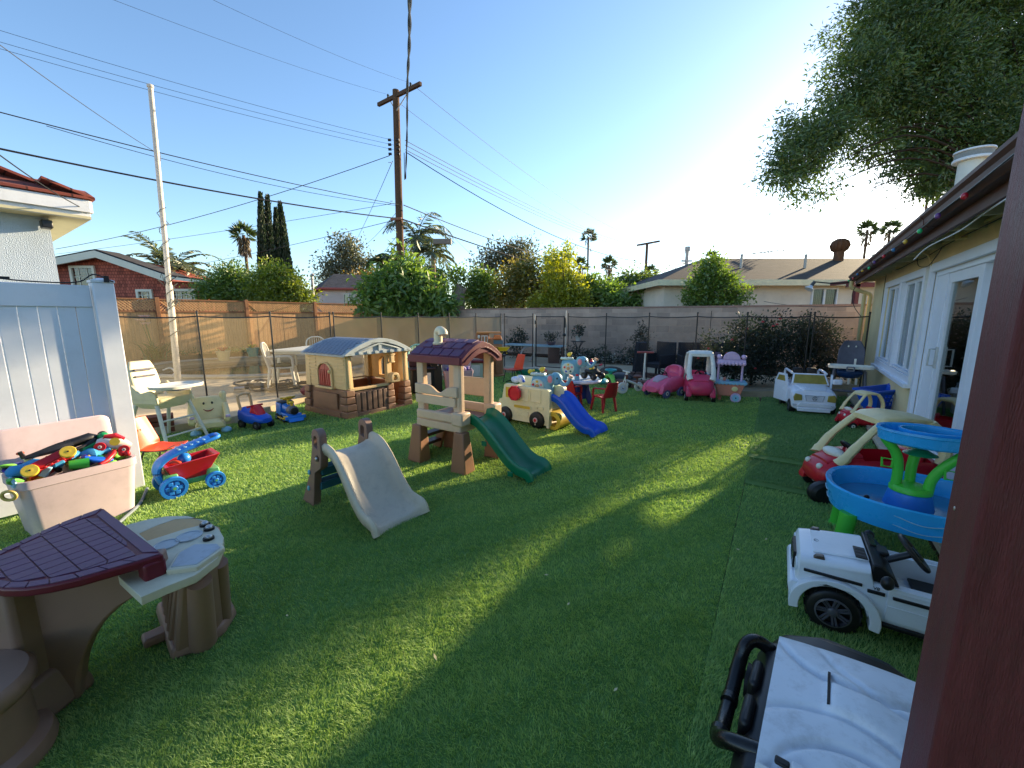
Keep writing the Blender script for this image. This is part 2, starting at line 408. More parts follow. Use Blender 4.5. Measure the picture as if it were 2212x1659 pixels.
# ---- block wall ----
def block_mat():
    m = bpy.data.materials.new('concrete_block'); m.use_nodes = True; N = m.node_tree.nodes; L = m.node_tree.links; bs = N['Principled BSDF']
    tc = N.new('ShaderNodeTexCoord'); mp = N.new('ShaderNodeMapping'); mp.inputs['Rotation'].default_value = (PI/2,0,0)
    L.new(tc.outputs['Object'], mp.inputs[0])
    sx = N.new('ShaderNodeSeparateXYZ'); cm = N.new('ShaderNodeCombineXYZ'); L.new(tc.outputs['Object'], sx.inputs[0]); L.new(sx.outputs[0], cm.inputs[0]); L.new(sx.outputs[2], cm.inputs[1])
    br = N.new('ShaderNodeTexBrick'); br.inputs['Scale'].default_value = 1; br.inputs['Brick Width'].default_value = .406; br.inputs['Row Height'].default_value = .203
    br.inputs['Mortar Size'].default_value = .009; br.inputs['Mortar Smooth'].default_value = .3; br.inputs['Color1'].default_value = S(188,165,147); br.inputs['Color2'].default_value = S(160,141,127); br.inputs['Mortar'].default_value = S(185,160,142)
    L.new(cm.outputs[0], br.inputs[0])
    nz = N.new('ShaderNodeTexNoise'); nz.inputs['Scale'].default_value = 2.2; nz.inputs['Detail'].default_value = 9; nz.inputs['Roughness'].default_value = .7; L.new(tc.outputs['Object'], nz.inputs[0])
    mx = N.new('ShaderNodeMix'); mx.data_type = 'RGBA'; mx.blend_type = 'MULTIPLY'; mx.inputs['Factor'].default_value = .55; L.new(br.outputs[0], mx.inputs['A']); L.new(nz.outputs[0], mx.inputs['B'])
    r = N.new('ShaderNodeMapRange'); r.inputs[1].default_value = .3; r.inputs[2].default_value = .7; r.inputs[3].default_value = .6; r.inputs[4].default_value = 1.2; L.new(nz.outputs[0], r.inputs[0]); L.new(r.outputs[0], mx.inputs['B'])
    L.new(mx.outputs['Result'], bs.inputs['Base Color']); bs.inputs['Roughness'].default_value = .92
    n2 = N.new('ShaderNodeTexNoise'); n2.inputs['Scale'].default_value = 70; L.new(tc.outputs['Object'], n2.inputs[0])
    ad = N.new('ShaderNodeMath'); ad.operation = 'MULTIPLY_ADD'; L.new(n2.outputs[0], ad.inputs[0]); ad.inputs[1].default_value = .3; L.new(br.outputs['Fac'], ad.inputs[2])
    bp = N.new('ShaderNodeBump'); bp.inputs['Strength'].default_value = .5; bp.inputs['Distance'].default_value = -.01; L.new(ad.outputs[0], bp.inputs['Height']); L.new(bp.outputs[0], bs.inputs['Normal'])
    return m
WA, WB = Vector((-5.9,19.26,0)), Vector((10.2,9.6,0)); wang = math.atan2((WB-WA).y, (WB-WA).x); wl = (WB-WA).length
t = thing('block_wall', 'long pinkish grey concrete block wall closing the back of the yard', 'wall', WA, math.degrees(wang))
b = MB(); b.box((wl/2,.075,.88),(wl,.15,1.62+.14)); b.build('wall', block_mat(), t)
b = MB(); b.box((wl/2,.075,1.79),(wl,.17,.055)); b.build('wall_cap', pmat('wall_cap', S(150,122,108), .9, .3, .25, 3, .4, 60, .3), t, bev=.006)
# iron rod trellises against the wall
# ---- wooden fence with lattice ----
wood = pmat('cedar_boards', S(202,156,108), .8, .3, .28, 3, .4, 30, .25, grain=(9,9,.8))
woodp = pmat('cedar_post', S(150,105,72), .8, .3, .2, 3, .4, 30, .2, grain=(9,9,.8))
FA = Vector((-10.96-1.51*2, 12.8-1.92*2, 0)); fang = math.atan2(1.92, 1.51); NB = 6; BL = 2.443
t = thing('wooden_fence', 'orange cedar board fence with lattice top behind the pool', 'fence', FA, math.degrees(fang))
NB = 6
for k in range(NB+1): 
    if k < 6: MB().box((k*BL, -.04, 1.04),(.1,.12,2.09)).build('post', woodp, t, bev=.004)
for k in range(NB):
    x0 = k*BL+.05; L_ = BL-.1 if k < 5 else BL-.7
    b = MB()
    nb = int(L_/.142)
    for i in range(nb):
        wj = L_/nb; b.box((x0+(i+.5)*wj, .02+random.uniform(-.004,.004), .93),(wj-.006,.018,1.42+random.uniform(-.01,.01)))
    b.build('board_panel', wood, t)
    b = MB(); b.box((x0+L_/2, 0, 1.66),(L_,.04,.05)); b.build('rail', woodp, t)
    b = MB(); b.box((x0+L_/2, 0, 2.03),(L_+.1,.09,.035)); b.build('cap_rail', woodp, t)
    b = MB(); z0, z1 = 1.69, 2.01
    for sgn, yy in ((1,.008),(-1,-.008)):
        n = int((L_+.32)/.085)
        for i in range(n):
            u = x0-.32+i*.085 if sgn > 0 else x0+i*.085
            pa, pb = (u, z0), (u+.32, z1)
            if sgn < 0: pa, pb = (u+.0, z1), (u+.32, z0)
            # clip
            (ua, za), (ub, zb) = pa, pb
            if ub <= x0 or ua >= x0+L_: continue
            if ua < x0: za += (zb-za)*(x0-ua)/(ub-ua); ua = x0
            if ub > x0+L_: zb = za+(zb-za)*(x0+L_-ua)/(ub-ua); ub = x0+L_
            d_ = Vector((ub-ua, 0, zb-za)); l_ = d_.length
            if l_ < .03: continue
            b.at(((ua+ub)/2, yy, (za+zb)/2), (0, -math.atan2(zb-za, ub-ua), 0)); b.box((0,0,0),(l_,.012,.036))
    b.at(); b.build('lattice', wood, t, flatsh=True)
# ---- pool safety fence: every pole and mesh bay ----
blk = pmat('black_pole', (.012,.012,.013,1), .35, .5, .1, 10)
mesh_m = bpy.data.materials.new('pool_mesh_sunlit'); mesh_m.use_nodes = True; N = mesh_m.node_tree.nodes; L = mesh_m.node_tree.links; N.remove(N['Principled BSDF'])
d1 = N.new('ShaderNodeBsdfDiffuse'); d1.inputs[0].default_value = S(168,150,116); t1 = N.new('ShaderNodeBsdfTranslucent'); t1.inputs[0].default_value = S(176,156,118); mA = N.new('ShaderNodeMixShader'); mA.inputs[0].default_value = .5  # mesh of the sunny run: its sunlit khaki look put into the colour
L.new(d1.outputs[0], mA.inputs[1]); L.new(t1.outputs[0], mA.inputs[2]); tp = N.new('ShaderNodeBsdfTransparent'); mB = N.new('ShaderNodeMixShader')
tc = N.new('ShaderNodeTexCoord'); nz = N.new('ShaderNodeTexNoise'); nz.inputs['Scale'].default_value = 3; L.new(tc.outputs['Object'], nz.inputs[0])
mr = N.new('ShaderNodeMapRange'); mr.inputs[3].default_value = .50; mr.inputs[4].default_value = .74; L.new(nz.outputs[0], mr.inputs[0]); L.new(mr.outputs[0], mB.inputs[0])
L.new(tp.outputs[0], mB.inputs[1]); L.new(mA.outputs[0], mB.inputs[2]); L.new(mB.outputs[0], N['Material Output'].inputs[0])
mesh_d = mesh_m.copy(); mesh_d.name = 'pool_mesh_shaded'  # same mesh for the shaded bays: the shade put into darker colours
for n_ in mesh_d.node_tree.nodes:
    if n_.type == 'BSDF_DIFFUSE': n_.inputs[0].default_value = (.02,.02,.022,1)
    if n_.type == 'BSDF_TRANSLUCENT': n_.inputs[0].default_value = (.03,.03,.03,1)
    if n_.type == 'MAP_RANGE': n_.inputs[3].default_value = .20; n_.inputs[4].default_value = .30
mesh_s = mesh_m.copy(); mesh_s.name = 'pool_mesh_sheer'
for n_ in mesh_s.node_tree.nodes:
    if n_.type == 'MAP_RANGE': n_.inputs[3].default_value = .26; n_.inputs[4].default_value = .40
def along(a, b_, u):  # point on segment a-b whose X/Y equals (u-1106)/892
    k = (u-1106)/892; t_ = (k*a[1]-a[0])/((b_[0]-a[0])-k*(b_[1]-a[1])); return (a[0]+(b_[0]-a[0])*t_, a[1]+(b_[1]-a[1])*t_)
PA, PB, PC, PD = (-4.1,7.0), (-.25,11.55), (2.33,10.2), (4.28,7.5)
runs = [[(-6.1,6.3),(-5.2,6.82),PA,along(PA,PB,712)], [along(PA,PB,720)]+[along(PA,PB,u) for u in (823,903,970,1028,1082)],
        [along(PB,PC,1089.6),along(PB,PC,1151)], None, [along(PB,PC,1228),along(PB,PC,1310),along(PC,PD,1403),along(PC,PD,1507),PD,(5.42,7.5)], [(5.5,7.5),(6.6,7.62)]]
names = ['black mesh pool fence run in front of the wooden fence','long sunlit mesh pool fence run behind the playhouse','short mesh pool fence bay left of the gate',None,'black mesh pool fence run behind the pink toy cars','last mesh pool fence bay by the house corner']
zb = .1
for run, lb in zip(runs, names):
    if not run: continue
    t = thing('pool_fence', lb, 'pool fence', (run[0][0],run[0][1],zb), group='mesh pool fence runs')
    o0 = Vector((run[0][0],run[0][1],0))
    for p in run:
        q = Vector((p[0],p[1],0))-o0
        MB().cyl(q, q+Vector((0,0,1.46)), .013, n=10).lathe([(.006,1.455),(.017,1.46),(.017,1.485),(.006,1.49)], 10, q).build('pole', blk, t)
    for p, q in zip(run, run[1:]):
        a = Vector((p[0],p[1],0))-o0; c = Vector((q[0],q[1],0))-o0; sag = .022
        b = MB(); n = 10; A = []; B_ = []
        for i in range(n+1):
            u = i/n; P_ = a.lerp(c,u); A.append(b.v(P_+Vector((0,0,.02)))); B_.append(b.v(P_+Vector((0,0,1.40-sag*4*u*(1-u)))))
        for i in range(n): b.f((A[i],A[i+1],B_[i+1],B_[i]))
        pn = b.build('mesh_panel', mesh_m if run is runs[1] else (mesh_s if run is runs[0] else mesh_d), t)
        b = MB(); b.tube([a.lerp(c,i/n)+Vector((0,0,1.405-sag*4*(i/n)*(1-i/n))) for i in range(n+1)], .011, 6); b.build('top_band', blk, pn)
# gate
ga, gb = along(PB,PC,1158.5), along(PB,PC,1219); silver = pmat('silver_metal', (.5,.5,.48,1), .35, .5, .1, 10, metal=.8)
t = thing('pool_gate', 'black mesh self-closing pool gate with silver latch post', 'gate', (ga[0],ga[1],zb))
q = Vector((gb[0]-ga[0], gb[1]-ga[1], 0)); u_ = q.normalized()
b = MB(); b.cyl((0,0,.04),(0,0,1.42),.016); b.cyl(q+Vector((0,0,.04)), q+Vector((0,0,1.42)), .016); b.cyl((0,0,1.4), q+Vector((0,0,1.4)), .012); b.cyl((0,0,.06), q+Vector((0,0,.06)), .012); b.build('gate_frame', blk, t)
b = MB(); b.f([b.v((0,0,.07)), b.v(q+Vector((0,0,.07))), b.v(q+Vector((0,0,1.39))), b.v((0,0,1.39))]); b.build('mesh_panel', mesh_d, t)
b = MB(); b.cyl(u_*-.045, u_*-.045+Vector((0,0,1.46)), .014); b.cyl(q+u_*.05, q+u_*.05+Vector((0,0,1.56)), .014); b.build('latch_post', silver, t)
b = MB(); b.box(q+u_*.01+Vector((0,-.03,1.25)),(.05,.05,.26)); b.box(u_*-.02+Vector((0,-.03,1.25)),(.05,.05,.1)); b.sph(q+Vector((0,-.05,.93)),.045); b.build('latch', blk, t, bev=.006)
# ================= OUR HOUSE (right) =================
def stucco(name, c, bs=.5):
    return pmat(name, c, .93, .25, .10, 1.2, bs, 95, .12)
stuc = stucco('stucco_cream', S(222,204,158))
white = pmat('white_paint', S(222,224,228), .45, .5, .05, 2, .05, 60, .12)
shing = None
def shingle_mat(name, c1, c2, sc_=1.0, row=.14, wd=.3):
    m = bpy.data.materials.new(name); m.use_nodes = True; N = m.node_tree.nodes; L = m.node_tree.links; bs = N['Principled BSDF']; bs.inputs['Roughness'].default_value = .9
    tc = N.new('ShaderNodeTexCoord'); br = N.new('ShaderNodeTexBrick'); br.inputs['Scale'].default_value = 1; br.inputs['Brick Width'].default_value = wd; br.inputs['Row Height'].default_value = row; br.inputs['Mortar Size'].default_value = row*.06
    br.inputs['Color1'].default_value = c1; br.inputs['Color2'].default_value = c2; br.inputs['Mortar'].default_value = (c2[0]*.35,c2[1]*.35,c2[2]*.35,1)
    L.new(tc.outputs['UV'], br.inputs[0]); nz = N.new('ShaderNodeTexNoise'); nz.inputs['Scale'].default_value = 3; nz.inputs['Detail'].default_value = 8; L.new(tc.outputs['Object'], nz.inputs[0])
    mr = N.new('ShaderNodeMapRange'); mr.inputs[1].default_value = .3; mr.inputs[2].default_value = .7; mr.inputs[3].default_value = .65; mr.inputs[4].default_value = 1.3; L.new(nz.outputs[0], mr.inputs[0])
    mx = N.new('ShaderNodeMix'); mx.data_type = 'RGBA'; mx.blend_type = 'MULTIPLY'; mx.inputs['Factor'].default_value = .9; L.new(br.outputs[0], mx.inputs['A']); L.new(mr.outputs[0], mx.inputs['B']); L.new(mx.outputs['Result'], bs.inputs['Base Color'])
    bp = N.new('ShaderNodeBump'); bp.inputs['Strength'].default_value = .8; bp.inputs['Distance'].default_value = -.02; L.new(br.outputs['Fac'], bp.inputs['Height']); L.new(bp.outputs[0], bs.inputs['Normal'])
    return m
def uvbox(o):
    """metric UVs per face: u along the horizontal, v up the slope"""
    me = o.data; uv = me.uv_layers.new(name='UVMap')
    for p in me.polygons:
        n = p.normal; h = Vector((-n.y, n.x, 0)); h = h.normalized() if h.length > 1e-4 else Vector((1,0,0)); v_ = n.cross(h)
        for li in p.loop_indices:
            c = me.vertices[me.loops[li].vertex_index].co; uv.data[li].uv = (c.dot(h), c.dot(v_))
    return o
glass = bpy.data.materials.new('window_glass'); glass.use_nodes = True; N = glass.node_tree.nodes; L = glass.node_tree.links; N.remove(N['Principled BSDF'])
gl = N.new('ShaderNodeBsdfGlossy'); gl.inputs['Roughness'].default_value = .02; gl.inputs['Color'].default_value = (.9,.95,.95,1); tr = N.new('ShaderNodeBsdfTransparent'); tr.inputs[0].default_value = (.62,.70,.68,1)
fr = N.new('ShaderNodeFresnel'); fr.inputs[0].default_value = 1.75; mx = N.new('ShaderNodeMixShader'); L.new(fr.outputs[0], mx.inputs[0]); L.new(tr.outputs[0], mx.inputs[1]); L.new(gl.outputs[0], mx.inputs[2]); L.new(mx.outputs[0], N['Material Output'].inputs[0])
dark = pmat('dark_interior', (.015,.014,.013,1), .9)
curt = pmat('curtain', S(150,150,148), .9, .2, .15, 3, 0, 1, 0, grain=(14,14,.3))
brownp = pmat('brown_gutter', S(92,60,50), .6, .3, .12, 4, .05, 80, .2)
h = thing('house', 'cream stucco house with white sliding windows and brown gutter on the right', 'house', HC, -125)
X0, X1, DEP = -1.30, 12.5, 7.0
fr_holes = [(.42,3.04,.78,1.98),(3.42,6.2,.06,1.98)]
def rct(a, b, c, d_): return [(a,c),(b,c),(b,d_),(a,d_)]
b = MB(); b.prism(rct(X0,X1,-.1,2.5), .14, 'y', .07, holes=[rct(*q) for q in fr_holes])
b.prism([(X0,-.1),(X0,2.5),(X0+.14,2.5),(X0+.14,-.1)][::1], DEP-.14, 'y', .14+(DEP-.14)/2); b.box((X1-.07,.14+(DEP-.14)/2,1.2),(.14,DEP-.14,2.6)); b.box(((X0+X1)/2,DEP-.07,1.2),(X1-X0-.28,.14,2.6)); b.build('wall', stuc, h)
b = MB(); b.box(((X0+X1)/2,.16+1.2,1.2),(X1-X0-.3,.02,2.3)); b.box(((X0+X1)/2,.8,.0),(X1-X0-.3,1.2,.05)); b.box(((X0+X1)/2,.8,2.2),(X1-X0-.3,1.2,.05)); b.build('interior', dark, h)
shg = shingle_mat('roof_shingle_grey', S(96,88,84), S(76,70,68))
b = MB(); th = .07
prof = [(-.31,2.34),(3.5,3.70),(7.5,2.34),(7.5,2.26),(3.5,3.62),(-.31,2.26)]
b.prism([(y,z) for y,z in prof], X1-X0+.1, 'x', (X0+X1)/2); uvbox(b.build('roof', shg, h, flatsh=True))
# eave boards and rafters
eavem = pmat('eave_paint', S(205,196,160), .8, .3, .08, 3, .1, 40, .1)
n = int((X1-X0)/.61)
for k in range(n+1):
    b = MB(); x = X0+.03+k*.61; b.box((x,-.145,2.25),(.045,.28,.085)); b.build('rafter', eavem, h)
b = MB(); b.prism([(X0-.05,2.2),(X0-.05,2.3),(X0-.02,2.3),(X0-.02,2.2)], .31, 'y', -.14)
b.prism([(y,z) for y,z in ((-.31,2.15),(-.31,2.25),(3.5,3.6),(7.5,2.25),(7.5,2.15),(3.5,3.46))], .03, 'x', X0-.065); b.build('barge_board', white, h)
gprof = [(-.385,2.23),(-.45,2.225),(-.48,2.25),(-.485,2.29),(-.505,2.31),(-.505,2.335),(-.49,2.335),(-.475,2.30),(-.47,2.255),(-.385,2.245)]
b = MB(); b.prism([(-.31,2.15),(-.285,2.15),(-.285,2.33),(-.31,2.33)], X1-X0+.04, 'x', (X0+X1)/2); b.build('fascia', brownp, h)
gprof = [(y+.075,z) for y,z in gprof]
b = MB(); b.prism(gprof, X1-X0+.06, 'x', (X0+X1)/2)
for x in (X0, X0+.8, 1.9, 5.0): b.prism([(y*1.0-.004,z-.004) for y,z in gprof[:6]]+[(-.385,2.33)], .03, 'x', x)
b.build('gutter', brownp, h, ang=25)
cream = pmat('cream_pipe', S(216,196,140), .5, .4, .08, 4, .05, 60, .15)
b = MB(); b.tube(bez([(X0+.02,-.37,2.23),(X0+.02,-.37,2.12),(X0+.01,-.3,2.06),(X0-.0,-.12,1.98),(X0+.0,-.05,1.93),(X0+.0,-.045,1.8)],4)+[Vector((X0,-.045,.1))], .038, 10); b.build('downspout', cream, h)
b = MB(); b.tube([(X0+.02,-.14,1.95),(X0+.02,-.14,.1)], .034, 10); b.build('vent_pipe', cream, h)
# conduit and cables under the eave
b = MB(); b.tube([(X0+.05,-.02,2.25),(1.2,-.02,2.255),(X1,-.02,2.25)], .011, 8); b.build('conduit', cream, h)
b = MB(); b.box((4.3,-.03,2.25),(.12,.06,.1)); b.build('junction_box', cream, h, bev=.005)
b = MB(); b.box((1.25,-.03,2.24),(.1,.05,.06)); b.build('junction_box', cream, h, bev=.005)
blackw = pmat('black_cable', (.014,.014,.016,1), .5, .4, .1, 10)
def strand(pts, r, m, par, nm='cable'): b = MB(); b.tube(bez(pts,8), r, 6); return b.build(nm, m, par)
strand([(1.0,-.03,2.22),(1.6,-.05,2.19),(2.4,-.04,2.2),(3.2,-.06,2.17),(4.0,-.04,2.21),(5.5,-.05,2.2)], .005, blackw, h)
strand([(2.6,-.04,2.22),(2.9,-.06,2.1),(3.3,-.05,2.06),(3.6,-.05,2.13),(3.8,-.05,2.2)], .004, blackw, h)
strand([(.25,-.03,2.2),(.3,-.04,1.9),(.27,-.02,1.4),(.33,-.02,.9)], .004, blackw, h)
strand([(-.9,-.3,2.2),(-1.1,-.35,1.95),(-1.0,-.3,1.7),(-.7,-.2,1.5)], .006, blackw, h)
strand([(3.25,-.3,2.24),(3.35,-.1,2.2),(3.4,-.03,2.05)], .01, cream, h)
strand([(6.4,-.31,2.13),(5.9,-.27,2.15),(5.4,-.27,2.12),(4.7,-.31,2.1),(4.2,-.31,2.05)], .005, white, h)
# windows
wf = pmat('white_vinyl_frame', S(225,230,240), .35, .5, .03, 3, 0, 1, .06)
def win(x0, x1, z0, z1, parent, screen=True):
    w_ = MB(); t_ = .09
    w_.prism(rct(x0-t_,x1+t_,z0-t_,z1+t_), .035, 'y', -.015, holes=[rct(x0,x1,z0,z1)]); w_.box(((x0+x1)/2,-.03,z0-t_-.02),(x1-x0+2*t_+.02,.09,.05))
    f = w_.build('window', wf, parent, bev=.004)
    return f
f = win(.42,3.04,.78,1.98,h)
xm = 1.73
b = MB(); b.box((xm,.01,1.38),(.16,.09,1.2)); 
for a, c in ((.42,xm-.08),(xm+.08,3.04)):
    b.prism(rct(a,c,.78,1.98), .05, 'y', .045, holes=[rct(a+.045,c-.045,.825,1.935)]); b.box(((a+c)/2-.0,.035,1.38),(.055,.045,1.12))
    b.box(((a+c)/2,-.005,.80),(c-a,.03,.03))
b.build('sash', wf, f, bev=.003)
for a, c in ((.42,xm-.08),(xm+.08,3.04)):
    m_ = (a+c)/2
    for p, q in ((a+.045,m_-.025),(m_+.025,c-.045)):
        g_ = MB(); g_.box(((p+q)/2,.045,1.38),(q-p,.006,1.11)); g_.build('pane', glass, f)
b = MB()
for k in range(26): b.box((.5+k*.021,.3+.02*(k%2),1.35),(.024,.01,1.25))
for k in range(26): b.box((1.85+k*.02,.3+.02*(k%2),1.35),(.023,.01,1.25))
b.build('curtain', curt, h, flatsh=True)
# sliding door
b = MB(); b.prism(rct(3.33,6.3,.02,2.07), .04, 'y', -.018, holes=[rct(3.43,6.2,.06,1.98)]); b.prism(rct(3.43,6.2,.04,1.98), .12, 'y', .065, holes=[rct(3.49,6.14,.09,1.93)])
door = b.build('door_frame', wf, h, bev=.004)
b = MB(); b.prism(rct(3.49,3.88,.09,1.93), .03, 'y', .03); b.prism(rct(3.88,4.86,.09,1.93), .05, 'y', .045, holes=[rct(3.99,4.75,.2,1.83)]); 
slide_d = b.build('sliding_door', wf, h, bev=.004)
b = MB(); b.box((4.37,.045,1.015),(.76,.006,1.63)); b.build('pane', glass, slide_d)
for yy in (.0,):
    b = MB(); b.tube([(3.93,.005,1.0),(3.93,-.045,1.0),(3.93,-.045,1.17),(3.93,.005,1.17)], .009, 8); b.box((3.93,.01,1.085),(.035,.02,.22)); b.build('handle', pmat('pale_handle', S(190,192,190), .4), slide_d, bev=.002)
b = MB(); b.prism(rct(4.86,6.14,.09,1.93), .05, 'y', .10, holes=[rct(4.95,6.05,.2,1.83)]); d2 = b.build('fixed_door', wf, h, bev=.004)
b = MB(); b.box((5.5,.10,1.015),(1.1,.006,1.63)); b.build('pane', glass, d2)
b = MB()
for k in range(14): b.box((4.0+k*.02,.35+.02*(k%2),1.05),(.022,.01,1.9))
b.build('door_curtain', curt, h, flatsh=True)
# chimney with round vent
def HL(x, y, o):  # sight line met with the plane parallel to our wall, o metres outside it -> (s, z)
    r = ray(x, y); c = HC+HN*o; t_ = c.dot(HN)/r.dot(HN); p = Vector((0,0,EYE))+r*t_; return (p-c).dot(HD), p.z
OC = -1.15
s0, z0 = HL(1987,450,OC); s1, z1 = HL(2060,402,OC); s2, z2 = HL(2067,350,OC); s3, z3 = HL(2075,332,OC)
ch = thing('chimney_vent', 'white square chimney with round capped vent on our roof', 'chimney', HP(s0,OC,0), -125)
L_ = 1.0
b = MB(); b.prism([(0,2.6),(L_,2.6),(L_,z1+.02),(.18,z1),(0,z1-.14)], .5, 'y', .25); b.build('chimney_box', stuc_w := stucco('stucco_white', S(214,214,206)), ch, bev=.01)
rr = .26; cxx = s2-s0-.12; z1 += .0; z2 += .0
b = MB(); b.lathe([(rr*.8,z1-.05),(rr*.8,z2+.0)], 24, (cxx,.25,0)); b.build('flue', stuc_w, ch)
b = MB(); b.lathe([(rr*1.15,z2+.0),(rr*1.18,z2+.025),(rr*1.15,z2+.05)], 24, (cxx,.25,0)); b.lathe([(rr*1.12,z2+.16),(rr*1.18,z2+.17),(rr*1.16,z2+.20),(rr*.2,z2+.22)], 24, (cxx,.25,0)); b.build('vent_cap', white, ch)
b = MB(); b.lathe([(rr*1.08,z2+.05),(rr*1.08,z2+.16)], 24, (cxx,.25,0)); b.build('vent_screen', pmat('grey_screen', S(140,140,136), .6, .4, .2, 60), ch)
# paver strip
b = MB()
for k in range(26):
    b.box((-.6+k*.41,-.16+.0,.045),(.4,.3,.05))
o = b.build('paver_strip', conc2, None, bev=.006); o.location = HC; o.rotation_euler = (0,0,R(-125)); struct(o)
# string of coloured bulbs along the gutter
cols = [('green',(40,190,110)),('red',(190,30,45)),('blue',(50,110,160)),('amber',(215,170,60)),('green',(40,190,110)),('purple',(110,60,130)),('red',(190,30,45)),('blue',(50,110,160)),('amber',(215,170,60)),('green',(30,150,100)),('purple',(110,60,130)),('red',(200,30,50))]
pix = [(337,1198),(368,1180),(398,1153),(432,1128),(478,1108),(515,1068),(580,1025),(648,980),(730,922),(830,847),(955,740),(1140,600)]
sl = thing('string_lights', 'string of multicoloured globe bulbs clipped under the brown gutter', 'string lights', HC, -125)
pts = []
for (px, py), (cn, c) in zip(pix, cols):
    s_, z_ = HL(1728+.31255*px, 230.4+.31255*py, .43); pts.append(Vector((s_,-.43,z_-.01)))
for k, (p, (cn, c)) in enumerate(zip(pts, cols)):
    q = pmat('bulb_'+cn, S(*c), .12, .8, .02, 2); b = MB(); b.sph(p+Vector((0,0,-.005)), (.017,.017,.021)); b.build('bulb', q, sl)
b = MB(); b.tube([p+Vector((0,.02,.03)) for p in pts]+[Vector((9,-.5,2.2))], .005, 6); b.build('wire', blackw, sl)
# ---- porch post ----
bp_ = pmat('porch_brown', S(108,50,50), .5, .35, .22, 5, .5, 40, .28, grain=(14,14,1.2))
pt = thing('porch_post', 'dark brown painted square porch post at the right edge', 'post', (.787,.582,0), -35)
b = MB(); b.box((0,0,1.6),(.135,.135,3.4)); b.build('post', bp_, pt, bev=.006)
pcv = thing('patio_cover', 'brown timber patio cover carried by the porch post beside the camera', 'patio cover', HC, -125)
b = MB(); b.box((10.9,-.46,2.52),(4.2,1.0,.05)); b.build('roof_boards', bp_, pcv)
b = MB(); b.box((10.9,-.86,2.42),(4.2,.10,.14)); b.build('beam', bp_, pcv, bev=.006)
b = MB(); b.box((-.0675-.001,-.0675+.012,.25),(.004,.012,.012)); b.build('nail', silver, pt)
for yy, zz in ((-.02,.62),(.03,1.18),(-.03,1.75)):
    b = MB(); b.sph((-.068,yy,zz),(.0015,.004,.004),8,5); b.build('nail_head', silver, pt)
# ================= LEFT: vinyl fence, stucco house =================
vin = pmat('white_vinyl', S(220,225,232), .35, .5, .04, 1.5, .03, 40, .1)
vf = thing('vinyl_fence', 'white vinyl privacy fence panel with capped post on the left', 'fence', (-3.36,3.42,0), -125)
b = MB(); b.box((0,0,.885),(.13,.13,1.77)); b.build('post', vin, vf, bev=.006)
b = MB(); b.box((0,0,1.78),(.142,.142,.02)); b.box((0,0,1.80),(.142,.142,.02),top=(.25,.25)); b.build('post_cap', vin, vf, bev=.004)
b = MB(); b.box((1.3,0,1.66),(2.45,.045,.17)); b.build('rail', vin, vf, bev=.005)
b = MB(); b.box((1.3,0,.12),(2.45,.045,.17)); b.build('bottom_rail', vin, vf, bev=.005)
b = MB()
for k in range(24): b.box((.12+k*.1,0,.89),(.096,.022,1.4))
b.build('panel', vin, vf, bev=.004)
b = MB(); b.tube(bez([(-.06,.08,1.78),(.05,.09,1.83),(.15,.05,1.765),(.4,.0,1.76),(.7,.01,1.78),(1.3,0,1.76)],6), .005, 6); b.box((-.02,.08,1.80),(.03,.02,.05)); b.box((.5,0,1.775),(.05,.02,.02)); o = b.build('light_cord', blackw, None); o.location = (-3.36,3.42,0); o.rotation_euler = (0,0,R(-125)); tag(o, 'black light cord lying along the top of the white vinyl fence', 'cord')
lw = stucco('stucco_pale_blue', S(188,200,212), .9)
tip = D(213,437,5.3); hz = tip.z
lh = thing('neighbour_house', 'pale stucco house with red shingle roof and white fascia behind the vinyl fence', 'house', (-5.62,5.2,0), -125)
b = MB(); b.box((3,-2.5,(hz-.15)/2),(6,5,hz-.15)); b.build('wall', lw, lh)
ov = .32
b = MB(); b.prism([(-ov,ov),(6,ov),(6,-4),(-ov,-4)], .03, 'z', hz-.19); b.build('soffit', eavem, lh)
b = MB(); b.box((3-ov/2,ov+.012,hz-.06),(6+ov,.025,.14)); b.box((-ov-.012,-2,hz-.06),(.025,4+2*ov,.14)); b.box((3-ov/2,ov-.03,hz-.165),(6+ov,.03,.09)); b.build('fascia', white, lh, bev=.004)
redsh = shingle_mat('roof_shingle_red', S(150,74,58), S(112,52,44), row=.16, wd=.35)
b = MB(); 
for k in range(8):
    y0 = ov+.05-k*.32; zz = hz+.02+k*.11; xo = -ov-.05+k*.30
    b.prism([(y0,zz),(y0,zz+.03),(y0-.42,zz+.175),(y0-.42,zz+.145)], 6.2-xo, 'x', (6.2+xo)/2)
    b.prism([(xo,zz),(xo,zz+.03),(xo+.42,zz+.175),(xo+.42,zz+.145)], 3.6, 'y', y0-1.8)
uvbox(b.build('roof', redsh, lh, flatsh=True))
b = MB(); b.box((.04,.1,hz-.30),(.09,.16,.09)); b.build('camera_box', blk, lh, bev=.01)
